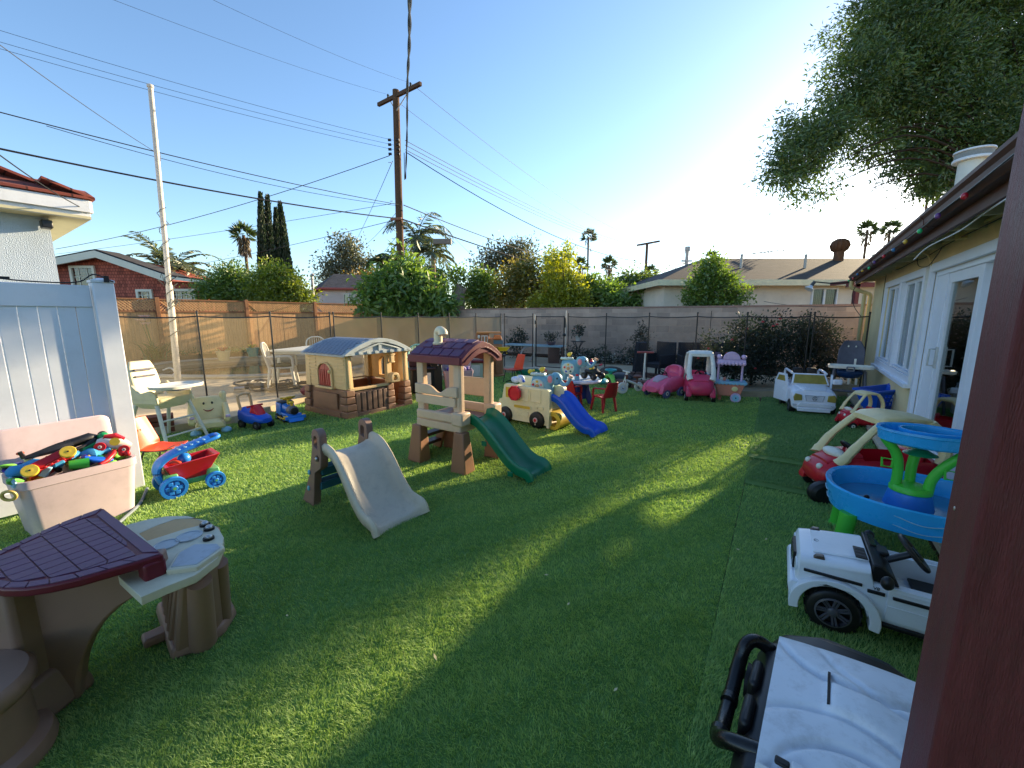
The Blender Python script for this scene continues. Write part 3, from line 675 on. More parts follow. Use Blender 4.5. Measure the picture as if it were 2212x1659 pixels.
# ================= FAR HOUSES =================
def Dp(x, y, Y): p = D(x,y,Y); return p.x, p.z
Y = 22
rs = shingle_mat('red_wall_shingle', S(196,104,82), S(150,76,60), row=.16, wd=.14)
r = thing('shingled_house', 'red shingle-sided house with white barge boards beyond the wooden fence', 'house', (0,Y,0))
P_ = [Dp(60,700,Y),Dp(60,566,Y),Dp(203,552,Y),Dp(280,580,Y),Dp(355,607,Y),Dp(440,610,Y),Dp(440,700,Y)]
b = MB(); b.prism(P_, 6, 'y', 3.05); uvbox(b.build('wall', rs, r, flatsh=True))
wht = pmat('trim_white', S(226,220,200), .7, .4, .06, 2, 0, 1, .1)
for a_, c_ in (((40,572),(203,541)),((203,541),(365,597)),((365,597),(446,607))):
    p, q = Dp(*a_,Y-.5), Dp(*c_,Y-.5); tk = .34 if c_[0] < 440 else .14
    b = MB(); b.prism([(p[0],p[1]-tk),(q[0],q[1]-tk),(q[0],q[1]),(p[0],p[1])], .12, 'y', -.45); b.build('barge_board', wht, r)
    b = MB(); b.prism([(p[0],p[1]),(q[0],q[1]),(q[0],q[1]+.08),(p[0],p[1]+.08)], 1.3, 'y', .2); b.build('roof', shg, r, flatsh=True)
for x0_, x1_, y0_, y1_ in ((157,203,574,622),(297,328,625,650),(372,421,624,650)):
    p, q = Dp(x0_,y1_,Y), Dp(x1_,y0_,Y)
    b = MB(); b.prism(rct(p[0],q[0],p[1],q[1]), .1, 'y', -.0, holes=[rct(p[0]+.12,q[0]-.12,p[1]+.12,q[1]-.12)]); wd = b.build('window', wht, r)
    b = MB(); b.box(((p[0]+q[0])/2,.05,(p[1]+q[1])/2),(q[0]-p[0]-.24,.02,q[1]-p[1]-.24)); b.build('pane', glass, wd)
    b = MB(); nx = 5 if x0_ > 350 else 3
    for k in range(1,nx): b.box((p[0]+(q[0]-p[0])*k/nx,.03,(p[1]+q[1])/2),(.03,.03,q[1]-p[1]-.24))
    b.box(((p[0]+q[0])/2,.031,(p[1]+q[1])/2),(q[0]-p[0]-.24,.03,.03)); b.build('muntins', wht, wd)
# grey-roofed house in the middle
Y = 30
r = thing('grey_roof_house', 'white stucco house with dark grey hip roof and red gutter behind the lattice fence', 'house', (0,Y,0))
sw = stucco('stucco_far_white', S(225,215,200))
c0 = D(699,624,Y); lft = D(668,612,Y+6); rgt = D(905,624,Y+1); zt = c0.z
lf = Vector((lft.x,Y+6,0)); rg = Vector((rgt.x,Y+1,0)); cc = Vector((c0.x,Y,0)); bk = lf+(rg-cc)
b = MB(); b.prism([(v_.x,v_.y-Y) for v_ in (cc,rg,bk,lf)], zt, 'z', zt/2); b.build('wall', sw, r)
def off(a, ctr, k): return ctr+(a-ctr)*k
ctr = (cc+bk)/2; e_ = [off(v_,ctr,1.10) for v_ in (cc,rg,bk,lf)]; rz_ = D(722,591,Y+3).z
ra, rb = lf.lerp(cc,.5).lerp(ctr,.42), rg.lerp(bk,.5).lerp(ctr,.35)
b = MB(); E4 = [b.v((v_.x,v_.y-Y,zt)) for v_ in e_]; r1 = b.v((ra.x,ra.y-Y,rz_)); r2 = b.v((rb.x,rb.y-Y,rz_-.1))
b.f((E4[0],E4[1],r2,r1)); b.f((E4[1],E4[2],r2)); b.f((E4[2],E4[3],r1,r2)); b.f((E4[3],E4[0],r1)); b.f(E4[::-1]); uvbox(b.build('roof', shg, r, flatsh=True))
b = MB(); b.tube([(v_.x,v_.y-Y,zt) for v_ in (e_[3],e_[0],e_[1])], .09, 6); b.build('gutter', pmat('red_gutter', S(170,80,62), .5), r)
p, q = D(742,655,Y), D(765,634,Y); b = MB(); b.prism(rct(p.x,q.x,p.z,q.z), .12, 'y', .06, holes=[rct(p.x+.06,q.x-.06,p.z+.06,q.z-.06)]); b.box(((p.x+q.x)/2,.02,(p.z+q.z)/2),(.08,.06,q.z-p.z)); wd = b.build('window', wht, r)
b = MB(); b.box(((p.x+q.x)/2,.09,(p.z+q.z)/2),(q.x-p.x-.1,.02,q.z-p.z-.1)); b.build('pane', glass, wd)
gm = pmat('galvanised', S(170,168,165), .5, .5, .1, 5, metal=.3)
b = MB(); p = D(678,655,Y-2); b.cyl((p.x,-2,0),(p.x,-2,D(678,597,Y-2).z),.08); b.tube([(p.x-.05,-2,D(678,597,Y-2).z),(p.x+.12,-2,D(678,595,Y-2).z+.1)],.1); o = b.build('service_mast', gm, None); o.location = (0,Y,0); tag(o,'grey electric service mast beside the grey roofed white house','mast')
# carport
Y = 26
r = thing('carport', 'small pale open garage with low roof left of the brown-roofed house', 'garage', (0,Y,0))
p, q = D(1390,672,Y), D(1440,650,Y)
b = MB(); b.prism([(p.x,0),(p.x,q.z),(q.x,q.z+.2),(q.x,0),(q.x-.25,0),(q.x-.25,q.z-.6),(p.x+.25,q.z-.6),(p.x+.25,0)], 4, 'y', 2); b.build('wall', sw, r)
b = MB(); z_ = D(1380,655,Y-.4).z; b.prism([(D(1378,655,Y).x,z_),(D(1436,632,Y).x,D(1436,632,Y).z),(D(1445,650,Y).x,z_+.1)], 5, 'y', 1.8); b.build('roof', shg, r, flatsh=True)
# brown-roofed house on the right
Y = 15
r = thing('brown_roof_house', 'low pale stucco house with brown shingle roof beyond the block wall', 'house', (0,Y,0))
brs = shingle_mat('roof_shingle_brown', S(58,49,45), S(42,37,34), row=.15, wd=.35)
xl = D(1434,640,Y).x; ez = D(1613,607,Y-.4).z
b = MB(); b.box(((xl+24)/2,4.5,ez/2),(24-xl,9,ez)); b.build('wall', sw, r)
ex = D(1423,612,Y-.5).x; rdg = D(1520,560,Y+4); 
b = MB(); A_ = [b.v(p) for p in ((ex,-.5,ez),(25,-.5,ez),(25,9.5,ez),(ex,9.5,ez))]; r1 = b.v((D(1520,562,Y+4.5).x,4.5,rdg.z+.1)); r2 = b.v((25,4.5,rdg.z+.1))
b.f((A_[0],A_[1],r2,r1)); b.f((A_[1],A_[2],r2)); b.f((A_[2],A_[3],r1,r2)); b.f((A_[3],A_[0],r1)); b.f(A_[::-1]); uvbox(b.build('roof', brs, r, flatsh=True))
b = MB(); b.box(((ex+25)/2,-.52,ez-.06),(25-ex,.03,.2)); b.box((ex-.015,4.5,ez-.06),(.03,10.05,.2)); b.build('fascia', pmat('cream_fascia', S(226,216,180), .7), r)
b = MB()
for x in (D(1600,580,Y+2).x, D(1835,555,Y+3.2).x, D(1705,560,Y+3).x): b.cyl((x,2,ez+.5),(x,2,ez+1.25),.05)
b.build('roof_pipe', gm, r)
p, q = D(1748,664,Y), D(1809,622,Y)
b = MB(); b.prism(rct(p.x,q.x,p.z,q.z), .1, 'y', -.02, holes=[rct(p.x+.05,q.x-.05,p.z+.05,q.z-.05)]); b.box(((p.x+q.x)/2,-.03,(p.z+q.z)/2),(.07,.05,q.z-p.z)); wd = b.build('window', wf, r)
b = MB(); b.box(((p.x+q.x)/2,-.01,(p.z+q.z)/2),(q.x-p.x-.08,.006,q.z-p.z-.08)); b.build('pane', glass, wd)
b = MB()
for k in range(12): b.box((p.x+.08+k*(q.x-p.x-.12)/12,-.004,(p.z+q.z)/2),(.05,.006,q.z-p.z-.1))
b.build('blinds', curt, wd)
# pergola beside it, turbine vent, antenna
b = MB(); x_ = D(1848,640,13).x; b.box((x_,0,1.5),(.12,.12,D(1848,612,13).z*2-3)); zt_ = D(1848,615,13).z; b.box((x_+.5,0,zt_),(1.6,.12,.14)); b.box((x_+.2,.5,zt_+.12),(.1,1.6,.1)); o = b.build('pergola', bp_, None); o.location = (0,13,0); tag(o,'brown timber pergola corner between the pale house and our eave','pergola')
tv = D(1815,527,Y+4); b = MB(); b.sph((0,0,.28),(.34,.34,.30),26,13); b.cyl((0,0,-.6),(0,0,.1),.2,n=20)
for k in range(14): 
    a = 2*PI*k/14; b.tube([(math.cos(a)*.12,math.sin(a)*.12,.56),(math.cos(a+.1)*.30,math.sin(a+.1)*.30,.45),(math.cos(a+.2)*.36,math.sin(a+.2)*.36,.28),(math.cos(a+.1)*.30,math.sin(a+.1)*.30,.10),(math.cos(a)*.16,math.sin(a)*.16,.0)], .025, 4)
o = b.build('turbine_vent', pmat('rust_metal', S(110,78,58), .7, .4, .3, 8, metal=.3)); o.location = (tv.x,tv.y,tv.z-.35); tag(o,'rusty round turbine vent on the brown roof ridge','roof vent')
an = D(1660,545,Y+5); b = MB(); b.cyl((0,0,-.8),(0,0,.05),.02,n=6); b.tube([(-.95,0,-.08),(1.0,0,.12)], .018, 5)
for k, x in enumerate((-.75,-.5,-.25,0,.25,.55,.85)): b.tube([(x,-.5+.04*k,.02+x*.1),(x,.5-.04*k,.02+x*.1)], .01, 4)
b.tube([(-.35,-.2,.3),(-.05,0,.05)], .012, 4)
o = b.build('tv_antenna', gm); o.location = an; tag(o,'thin rooftop television antenna above the brown roof','antenna')
# ---- flagpole with light cord ----
fb = G(385,825,.1); ft = D(325,190,fb.y)
fp = thing('flagpole', 'tall weathered white pole wrapped with a light cord by the pool', 'pole', fb)
v_ = ft-fb; wp = pmat('weathered_white', S(205,196,180), .6, .4, .18, 8, .3, 60, .4)
b = MB(); b.tube([v_*0, v_*.35, v_*.36, v_], [.062,.06,.047,.042], 14); b.build('pole', wp, fp)
b = MB(); b.lathe([(.045,0),(.055,.01),(.055,.05),(.02,.07)], 12, v_); b.build('cap', wp, fp)
pts = []
for k in range(220):
    t_ = k/219; z_ = lerp(.0,.62,t_); a = t_*22*2*PI*(.6 if t_<.5 else .5); rr_ = .075+.012*math.sin(k*1.7)
    pts.append(v_*z_+Vector((math.cos(a)*rr_, math.sin(a)*rr_, 0)))
b = MB(); b.tube(pts[60:], .007, 5)
for k in range(26):
    q = v_*.33+Vector((random.uniform(-.1,.1),random.uniform(-.1,.1),random.uniform(-.3,.3))); b.tube(bez([q,q+Vector((random.uniform(-.09,.09),random.uniform(-.09,.09),.08)),q+Vector((random.uniform(-.08,.08),random.uniform(-.08,.08),-.05))],3), .006, 4)
o = b.build('light_cord', pmat('green_cord', S(80,84,78), .6)); o.location = fb; tag(o, 'tangled light cord wound round the white flagpole', 'cord')
# ================= UTILITY POLES AND WIRES =================
PY = 18
pb = D(868,700,PY); ptop = D(855,195,PY)
uw = pmat('creosote_pole', S(92,70,54), .9, .2, .25, 3, .4, 30, .2, grain=(8,8,.6))
up_ = thing('utility_pole', 'tall brown wooden utility pole with crossarm and many cables', 'utility pole', (pb.x,PY,0))
b = MB(); tp_ = Vector((ptop.x-pb.x,0,ptop.z)); b.tube([(0,0,-.2),tp_*.5,tp_], [.175,.155,.13], 16); b.build('pole', uw, up_)
za = D(868,208,PY).z; a1, a2 = G(820,231,za), G(911,186,za); o_ = Vector((pb.x,PY,0))
b = MB(); d_ = (a2-a1); b.at((a1+a2)/2-o_+Vector((0,-.17,0)), (0,0,math.atan2(d_.y,d_.x))); b.box((0,0,0),(d_.length,.11,.13)); b.at(); b.build('crossarm', uw, up_)
for k in (-1,1):
    e = (a1+a2)/2-o_+d_.normalized()*.55*k; b = MB(); b.tube([e+Vector((0,-.1,-.04)), Vector((tp_.x,-.1,za-.6))], .02, 6); b.build('brace', gm, up_)
for k in (.25,.78):
    e = a1.lerp(a2,k)-o_; b = MB(); b.lathe([(.02,0),(.05,.03),(.03,.07),(.05,.1),(.02,.16)], 10, e+Vector((0,-.17,.06))); b.build('insulator', pmat('insulator', S(60,70,66), .3), up_)
for yy in (305,315,325,335):
    z_ = D(860,yy,PY).z; b = MB(); b.cyl((.13,-.12,z_),(.25,-.12,z_),.05); b.cyl((-.2,-.12,z_),(-.08,-.12,z_),.05); b.build('spool', blk, up_)
b = MB(); z_ = D(868,475,PY).z; b.box((0,-.17,z_),(.45,.12,.1)); b.build('cable_clamp', pmat('clamp_red', S(150,90,70), .6), up_)
b = MB(); z_ = D(868,485,PY).z; b.box((1.9,-.2,z_-.72),(.75,.16,.2)); b.build('splice_box', pmat('splice', S(120,108,98), .6), up_)
for k in range(7): 
    z_ = 4.0+k*.75; b = MB(); b.cyl(((-1)**k*.14,0,z_),((-1)**k*.27,0,z_),.012,n=6); b.build('step', gm, up_)
def wire(A, B, sag, r, lab, n=22, m=blackw):
    b = MB(); b.tube([A.lerp(B,i/n)-Vector((0,0,sag*4*(i/n)*(1-i/n))) for i in range(n+1)], r, 5); o = b.build('overhead_cable', m); return tag(o, lab, 'cable', 'overhead cables')
PV = lambda x,y: D(x,y,PY-.2)
thin = pmat('thin_wire', S(60,70,90), .5); thin2 = pmat('thin_wire_dark', (.02,.03,.05,1), .9, .1)
wire(PV(868,473), D(-40,313,9), .15, .022, 'thickest black cable running left from the clamp on the utility pole')
wire(PV(868,473), D(1420,628,46), .5, .028, 'thick cable descending right from the clamp to the far trees')
wire(PV(862,442), D(-40,232,9), .12, .012, 'slimmer black cable just above the thick one left of the pole')
wire(PV(858,444), D(100,272,11), .25, .008, 'second strand hanging just under the slim upper cable')
wire(PV(872,443), D(1330,583,46), .6, .02, 'upper cable running right from the utility pole to far trees')
for k, (ya, yb) in enumerate(((61,303),(87,313),(102,323))):
    wire(PV(850,yb), D(-60,ya-14,12), .12, .006, ['highest','middle','lowest'][k]+' of three thin parallel wires left of the pole spools', m=thin)
    wire(PV(875,yb), D(1398,532+k*4,52), .8, .013, ['highest','middle','lowest'][k]+' of three thin wires sagging right towards the far crossarm pole', m=thin)
wire(a1.lerp(a2,.25)+Vector((0,-.17,.2)), D(220,-10,9), .1, .0035, 'thin wire from the left insulator up to the top edge', m=thin2)
wire(a1.lerp(a2,.78)+Vector((0,-.17,.2)), D(440,-10,10), .1, .0035, 'thin wire from the right insulator up to the top edge', m=thin2)
wire(a1.lerp(a2,.25)+Vector((0,-.17,.2)), D(1375,527,52), 1.2, .008, 'thin sagging wire from the left insulator to the far pole', m=thin)
wire(a1.lerp(a2,.78)+Vector((0,-.17,.2)), D(1420,524,52), 1.2, .008, 'thin sagging wire from the right insulator to the far pole', m=thin)
q5 = PV(862,442).lerp(D(-40,232,9), .745)-Vector((0,0,.09)); wire(q5, D(-30,75,7), .05, .007, 'short wire branching up to the left edge from the slim cable')
b = MB(); b.tube(bez([q5+Vector((.02,0,0)),q5+Vector((.03,0,-.2)),q5+Vector((.09,0,-.25)),q5+Vector((.14,0,-.2)),q5+Vector((.14,0,-.04))],5), .006, 5); tag(b.build('overhead_cable', blackw), 'small drooping loop hanging where two cables meet at left', 'cable', 'overhead cables')
wire(PV(842,336), D(120,538,24), .35, .014, 'twisted service drop sloping down left to the red shingled house')
wire(PV(845,440), D(120,549,24), .1, .009, 'thin cable just below the twisted service drop on the left')
wire(PV(862,473), D(420,572,30), .1, .012, 'short cable from the clamp to the date palm')
wire(PV(848,348), D(768,522,34), .1, .012, 'steep cable from the spools down to the grey tree')
wire(PV(862,452), D(788,530,34), .1, .010, 'second steep cable down to the grey tree')
wire(PV(872,490), D(830,545,24), .0, .010, 'short guy cable behind the pole foot')
wire(PV(876,328), D(1480,562,40), 1.65, .018, 'long black cable sagging right to the short metal pole')
wire(PV(935,462), D(1030,560,36), .1, .010, 'cable crossing in front of the queen palms')
wire(D(-10,328,3.6), D(183,452,5.35), .03, .006, 'black wire running down to the corner of the red roofed eave')
# twisted drop overhead
cp = bez([D(886,-160,4.2),D(885,0,5.9),D(884,100,7.6),D(880,190,10),D(879,300,14),D(876,385,17.2)], 26)
for k, ph in enumerate((0, PI)):
    P2 = [p+Vector((math.cos(i*.24+ph)*.014, 0, math.sin(i*.24+ph)*.017)) for i,p in enumerate(cp)]
    b = MB(); b.tube(P2+([PV(874,388),PV(873,330)] if k==0 else []), .017, 6); tag(b.build('overhead_cable', blackw), 'twisted pair strand dropping from directly overhead to the pole, '+('longer' if k==0 else 'shorter')+' of the two', 'cable', 'overhead cables')
# far poles
Y = 52; p = D(1398,525,Y); q = D(1398,640,Y)
t = thing('utility_pole', 'distant utility pole with wide crossarm above the far trees', 'utility pole', (p.x,Y,0))
b = MB(); b.tube([(0,0,0),(0.0,0,p.z)], [.2,.16], 10); b.build('pole', uw, t)
b = MB(); e1, e2 = D(1376,530,Y), D(1425,521,Y); b.tube([e1-Vector((p.x,Y,0)), e2-Vector((p.x,Y,0))], .12, 6); b.build('crossarm', uw, t)
Y = 40; p = D(1485,540,Y); t = thing('utility_pole', 'short grey metal pole topped with insulators near the brown roof', 'utility pole', (p.x,Y,0))
b = MB(); b.cyl((0,0,0),(0,0,p.z),.16,n=10); b.build('pole', gm, t)
b = MB(); b.cyl((-.5,0,p.z-1.0),(.5,0,p.z-1.0),.08,n=6); b.cyl((0,0,p.z-.1),(0,0,p.z+.3),.25,n=8); b.tube([(-.45,0,p.z-.9),(-.2,0,p.z-.2),(0,0,p.z)],.03,5); b.build('bracket', gm, t)
wire(D(1365,556,50), D(1300,575,44), .1, .012, 'thin drop wire left below the far crossarm pole', m=thin); wire(D(1410,553,50), D(1480,590,42), .1, .012, 'thin drop wire right below the far crossarm pole', m=thin)
# hanging flood lamp and wire beside our eave
lp = HP(-1.3,.4,2.2); l2 = D(1757,612,lp.y-.1)
t = thing('flood_lamp', 'grey floodlight hanging on a black arm off the far end of the gutter', 'lamp', l2)
b = MB(); b.tube([lp-l2, (lp-l2)*.5+Vector((0,0,-.01)), (.03,0,.03)], .012, 6); b.build('arm', blackw, t)
b = MB(); b.at((0,0,0),(0,R(35),0)); b.lathe([(.03,.04),(.034,-.03),(.03,-.06)], 12); b.at(); b.build('socket', pmat('lamp_grey', S(70,68,66), .5), t)
b = MB(); b.at((-.03,0,-.05),(0,R(35),0)); b.lathe([(.03,0),(.05,-.04),(.085,-.075),(.08,-.09),(.02,-.08)], 16); b.at(); b.build('reflector', pmat('lamp_white', S(205,205,205), .3), t)
wire(HP(-1.4,.1,1.72), D(1650,651,13.2), .08, .006, 'thin dark line strung across the pale house above the block wall')
# ================= VEGETATION =================
bark = pmat('bark', S(104,84,66), .95, .2, .3, 6, .8, 30)
def crown(parent, name, blobs, n, size, m, cl=26, cs=.16, asp=.45, up=0.0, droop=0.0, tone=(0,1), shell=2.2):
    """leaves in clumps through ellipsoid blobs [(centre, (rx,ry,rz))]"""
    g = rng; vol = np.array([b_[1][0]*b_[1][1]*b_[1][2] for b_ in blobs]); vol = vol**.8; vol /= vol.sum(); Ps, Ts, Ds = [], [], []
    for (c, r_), w_ in zip(blobs, vol):
        k = max(3, int(n*w_/cl)); d = g.normal(size=(k,3)); d /= np.linalg.norm(d,axis=1,keepdims=True)
        rad = g.random(k)**(1/shell)*(1+.27*g.normal(size=k)); cc_ = np.array(c)+d*rad[:,None]*np.array(r_)
        ct = g.random(k); out = d
        P = np.repeat(cc_,cl,0)+g.normal(size=(k*cl,3))*cs*np.array([1,1,.8]); Ps.append(P)
        Ts.append(np.clip(np.repeat(ct,cl)*.7+g.random(k*cl)*.3,0,1)); Ds.append(np.repeat(out,cl,0)+np.array([0,0,up-droop]))
    P = np.concatenate(Ps); T = np.concatenate(Ts); Dn = np.concatenate(Ds)
    k = P[:,2] > .05; P, T, Dn = P[k], T[k], Dn[k]
    V, F, t_ = leaves(P, size, Dn, asp, tone[0]+(tone[1]-tone[0])*T, .8)
    return npmesh(name, V, F, m, parent, t_)
def px(blist, Y, zscale=1.0, dep=.8):
    out = []
    for (x, y, rx, ry) in blist:
        c = D(x,y,Y); k = Y/880; out.append(((c.x,c.y,c.z),(rx*k, rx*k*dep, ry*k)))
    return out
def limbs(parent, base, tops, r0, m=bark, name='trunk', fork=.35):
    base = Vector(base); ctr = sum((Vector(t_) for t_ in tops), Vector())/len(tops); fk = base.lerp(ctr, fork)
    b = MB(); b.tube(bez([base, base.lerp(fk,.5)+Vector((r0*.5,0,0)), fk],4), [lerp(r0,r0*.75,i/8) for i in range(9)], 9)
    for t_ in tops:
        t_ = Vector(t_); mid = fk.lerp(t_,.5)+Vector((random.uniform(-.1,.1),random.uniform(-.1,.1),.05))*(t_-fk).length
        P_ = bez([fk, mid, t_],5); b.tube(P_, [lerp(r0*.6,r0*.12,i/(len(P_)-1)) for i in range(len(P_))], 6)
    return b.build(name, m, parent)
def tree(name, lab, cat, Y, blist, n, size, m, r0=.1, basex=None, dep=.8, zb=0, **kw):
    bl = px(blist, Y, dep=dep); cx_ = sum(b_[0][0] for b_ in bl)/len(bl) if basex is None else D(basex,650,Y).x
    t = thing(name, lab, cat, (cx_,Y,zb)); O = np.array([cx_,Y,zb])
    bl2 = [(tuple(np.array(c)-O), r_) for c, r_ in bl]
    limbs(t, (0,0,0), [c for c,_ in bl2][:9], r0)
    crown(t, 'crown', bl2, n, size, m, **kw); return t
G1 = leafmat('leaf_green', (.045,.105,.015,1), (.19,.29,.035,1))
G2 = leafmat('leaf_yellowgreen', (.07,.13,.008,1), (.30,.34,.02,1), .5)
G3 = leafmat('leaf_dark', (.010,.026,.010,1), (.030,.060,.018,1), .2)
G4 = leafmat('leaf_greygreen', (.07,.085,.05,1), (.17,.17,.10,1), .3)
G5 = leafmat('leaf_mid', (.055,.12,.022,1), (.24,.36,.06,1), .45)
G6 = leafmat('leaf_yellow', (.16,.20,.008,1), (.42,.42,.02,1), .5)
G7 = leafmat('leaf_redgreen', (.10,.10,.015,1), (.34,.20,.04,1), .4)
palm = leafmat('palm_frond', (.03,.06,.015,1), (.10,.15,.035,1), .25)
palmg = leafmat('palm_frond_grey', (.06,.09,.05,1), (.17,.20,.10,1), .3)
deadp = leafmat('palm_dead', (.10,.07,.035,1), (.22,.16,.08,1), .1)
# citrus by the shingled house
tree('citrus_tree', 'round citrus tree with small orange fruit behind the lattice fence', 'tree', 20.5, [(505,630,42,34),(470,640,34,26),(540,640,34,30),(500,598,30,26),(520,612,26,24),(455,622,26,22)], 17000, .13, G1, cl=22, cs=.2)
tree('yellow_citrus_tree', 'yellow-green citrus tree right of the darker one behind the lattice fence', 'tree', 20, [(600,640,44,32),(625,622,36,30),(585,600,34,28),(655,645,24,20),(612,592,20,18),(560,640,22,28)], 17000, .13, G2, cl=22, cs=.2)
# cypresses, each its own
for k, (xt, yt, xb, w_) in enumerate(((564,433,573,12),(579,438,588,13),(597,465,603,10),(606,452,622,16))):
    Y = 34+k*.5; top = D(xt,yt,Y); bs_ = D(xb,640,Y); Hh = top.z; wd = w_*Y/880
    t = thing('cypress_tree', ['leftmost and tallest narrow dark cypress of the row of four','second narrow dark cypress from the left','thinnest cypress, third from the left in the row','rightmost and widest dark cypress of the row'][k], 'cypress', (bs_.x,Y,0), group='four columnar cypresses')
    lean = Vector((top.x-bs_.x,0,0)); n = 7500; z_ = rng.random(n)**.9; prof = np.clip(((1-z_)**.75)*1.15,0.01,1)
    a = rng.random(n)*2*PI; rr_ = wd*prof*(.75+.3*rng.random(n)); P = np.stack([np.cos(a)*rr_+lean.x*z_**2, np.sin(a)*rr_, z_*Hh+.3],1)
    Dn = np.stack([np.cos(a)*.25, np.sin(a)*.25, np.ones(n)],1); V, F, tt = leaves(P, .34, Dn, .3, rng.random(n), .12); npmesh('crown', V, F, G3, t, tt)
    b = MB(); b.tube([(0,0,0),(lean.x*.5,0,Hh*.8)], [.2,.05], 8); b.build('trunk', bark, t)
# tall grey sparse tree
tree('sparse_tree', 'tall sparse grey-green tree above the grey roofed house', 'tree', 38, [(745,560,34,34),(720,575,30,28),(775,575,30,30),(735,535,22,22),(765,540,20,22),(705,600,26,16),(790,598,24,18),(748,518,10,12),(800,572,14,16)], 6000, .26, G4, r0=.3, cl=14, cs=.42, shell=1.6)
tree('reddish_tree', 'olive and reddish foliage tree between the grey tree and the pole', 'tree', 36, [(780,615,26,20),(805,610,22,22),(760,625,20,14)], 2500, .25, G7, r0=.2, cl=18, cs=.35)
# broad loquat-like tree in front of pole
tree('broad_leaf_tree', 'bright broad-leaved tree reaching over the wooden fence left of the block wall', 'tree', 16.9, [(840,622,38,26),(806,618,22,16),(862,600,32,24),(890,640,40,26),(815,642,28,22),(865,655,50,24),(930,655,36,20),(880,575,20,18),(955,660,28,18),(850,668,60,14),(905,610,26,24),(868,548,10,10)], 8200, .30, G5, r0=.14, cl=12, cs=.24, asp=.34, shell=2.6, droop=.3)
tree('round_dark_tree', 'dense round dark tree right of the utility pole', 'tree', 28, [(925,605,38,36),(905,600,26,30),(945,615,24,26)], 5200, .2, G1, r0=.2, tone=(-.3,.6), cl=20, cs=.25)
# queen palms
def pinnate(base, h, nf, fl, m, lab, name='queen_palm', droop=1.0, lean=0.0, lw=.05, ll=.55, tr=.14, up0=1.15):
    t = thing(name, lab, 'palm tree', base); top = Vector((lean,0,h))
    b = MB(); b.tube([(0,0,0),(lean*.4,0,h*.5),top], [tr*1.2,tr,tr*.8], 10); b.build('trunk', pmat('palm_trunk', S(140,122,104), .9, .2, .2, 8, .5, 20, grain=(1,1,8)), t)
    Ps, Ds, Sz = [], [], []
    rib = MB()
    for k in range(nf):
        a = 2*PI*k/nf*2.4+random.uniform(-.3,.3); el = random.uniform(.1, up0); fl_ = fl*random.uniform(.8,1.1)
        pts = []; p = top.copy(); d = Vector((math.cos(a)*math.cos(el), math.sin(a)*math.cos(el), math.sin(el)))
        for i in range(15):
            pts.append(p.copy()); p = p+d*fl_/14; d = (d+Vector((0,0,-.095*droop*(1+i*.12)))).normalized()
        rib.tube(pts, [.03*(1-i/16) for i in range(15)], 4)
        for i in range(2,15):
            for s_ in (-1,1):
                for e in range(3):
                    tq = (pts[i]-pts[i-1]).normalized(); side = tq.cross(Vector((0,0,1))).normalized()*s_
                    Ps.append(pts[i-1].lerp(pts[i],e/3)); Ds.append(side*.8+tq*.6+Vector((0,0,-.35*droop))); Sz.append(ll*(1-abs(i/14-.45)*.9))
    rib.build('frond_rib', m, t)
    P = np.array([tuple(p) for p in Ps]); Dn = np.array([tuple(p) for p in Ds]); V, F, tt = leaves(P, np.array(Sz), Dn, lw/ll*2.4, rng.random(len(P)), .12, curl=.1)
    npmesh('frond', V, F, m, t, tt); return t
b1 = D(905,640,24); pinnate((b1.x,24,0), D(900,515,24).z, 16, 2.5, palmg, 'taller queen palm with drooping fronds right of the utility pole', ll=.6, droop=1.15, lw=.03, up0=1.4)
b1 = D(938,640,23); pinnate((b1.x,23,0), D(938,552,23).z, 12, 1.7, palmg, 'shorter queen palm just right of the taller one', ll=.5, droop=1.1, lw=.03, up0=1.35)
b1 = D(836,640,25); pinnate((b1.x,25,0), D(846,562,25).z, 9, 1.3, palm, 'small palm crown peeking out left of the utility pole', ll=.5, droop=1.3)
b1 = D(375,640,27); pinnate((b1.x,27,0), D(372,588,27).z, 30, 3.0, palmg, 'date palm with stiff arching fronds behind the shingled house', 'date_palm', droop=.75, ll=.5, tr=.25, up0=1.3)
# fan palms
def fan(x, ytop, ybase, w_, Y, lab, dead=.5):
    p = D(x,ytop,Y); R_ = w_*Y/880; t = thing('fan_palm', lab, 'palm tree', (p.x,Y,0), group='tall fan palms'); h = p.z
    b = MB(); b.tube([(0,0,0),(.05,0,h*.5),(0,0,h)], [R_*.16,R_*.11,R_*.12], 8); b.build('trunk', bark, t)
    Ps, Ds, Sz, T = [], [], [], []
    for k in range(34):
        a = random.uniform(0,2*PI); el = random.uniform(-.5,1.4); d = Vector((math.cos(a)*math.cos(el), math.sin(a)*math.cos(el), math.sin(el)))
        c = Vector((0,0,h))+d*R_*.42
        for j in range(11):
            q = Matrix.Rotation(R(-75+15*j), 3, d.orthogonal()) @ d if k%2 else (Matrix.Rotation(R(-75+15*j), 3, d.cross(Vector((0,0,1)).cross(d))) @ d if abs(d.z) < .95 else d)
            Ps.append(tuple(c)); Ds.append(tuple(q+d*.5)); Sz.append(R_*.62)
    P = np.array(Ps); V, F, tt = leaves(P, np.array(Sz), np.array(Ds), .16, rng.random(len(P)), .08, curl=.1); npmesh('frond', V, F, palm, t, tt)
    n = int(160*dead)
    if n:
        a = rng.random(n)*2*PI; z_ = h-rng.random(n)*R_*1.3; P = np.stack([np.cos(a)*R_*.25,np.sin(a)*R_*.25,z_],1); Dn = np.stack([np.cos(a)*.35,np.sin(a)*.35,-np.ones(n)],1)
        V, F, tt = leaves(P, R_*.5, Dn, .2, rng.random(n), .1); npmesh('dead_frond', V, F, deadp, t, tt)
    return t
fan(526,508,640,26,45,'fan palm with a brown beard left of the cypresses',1.6)
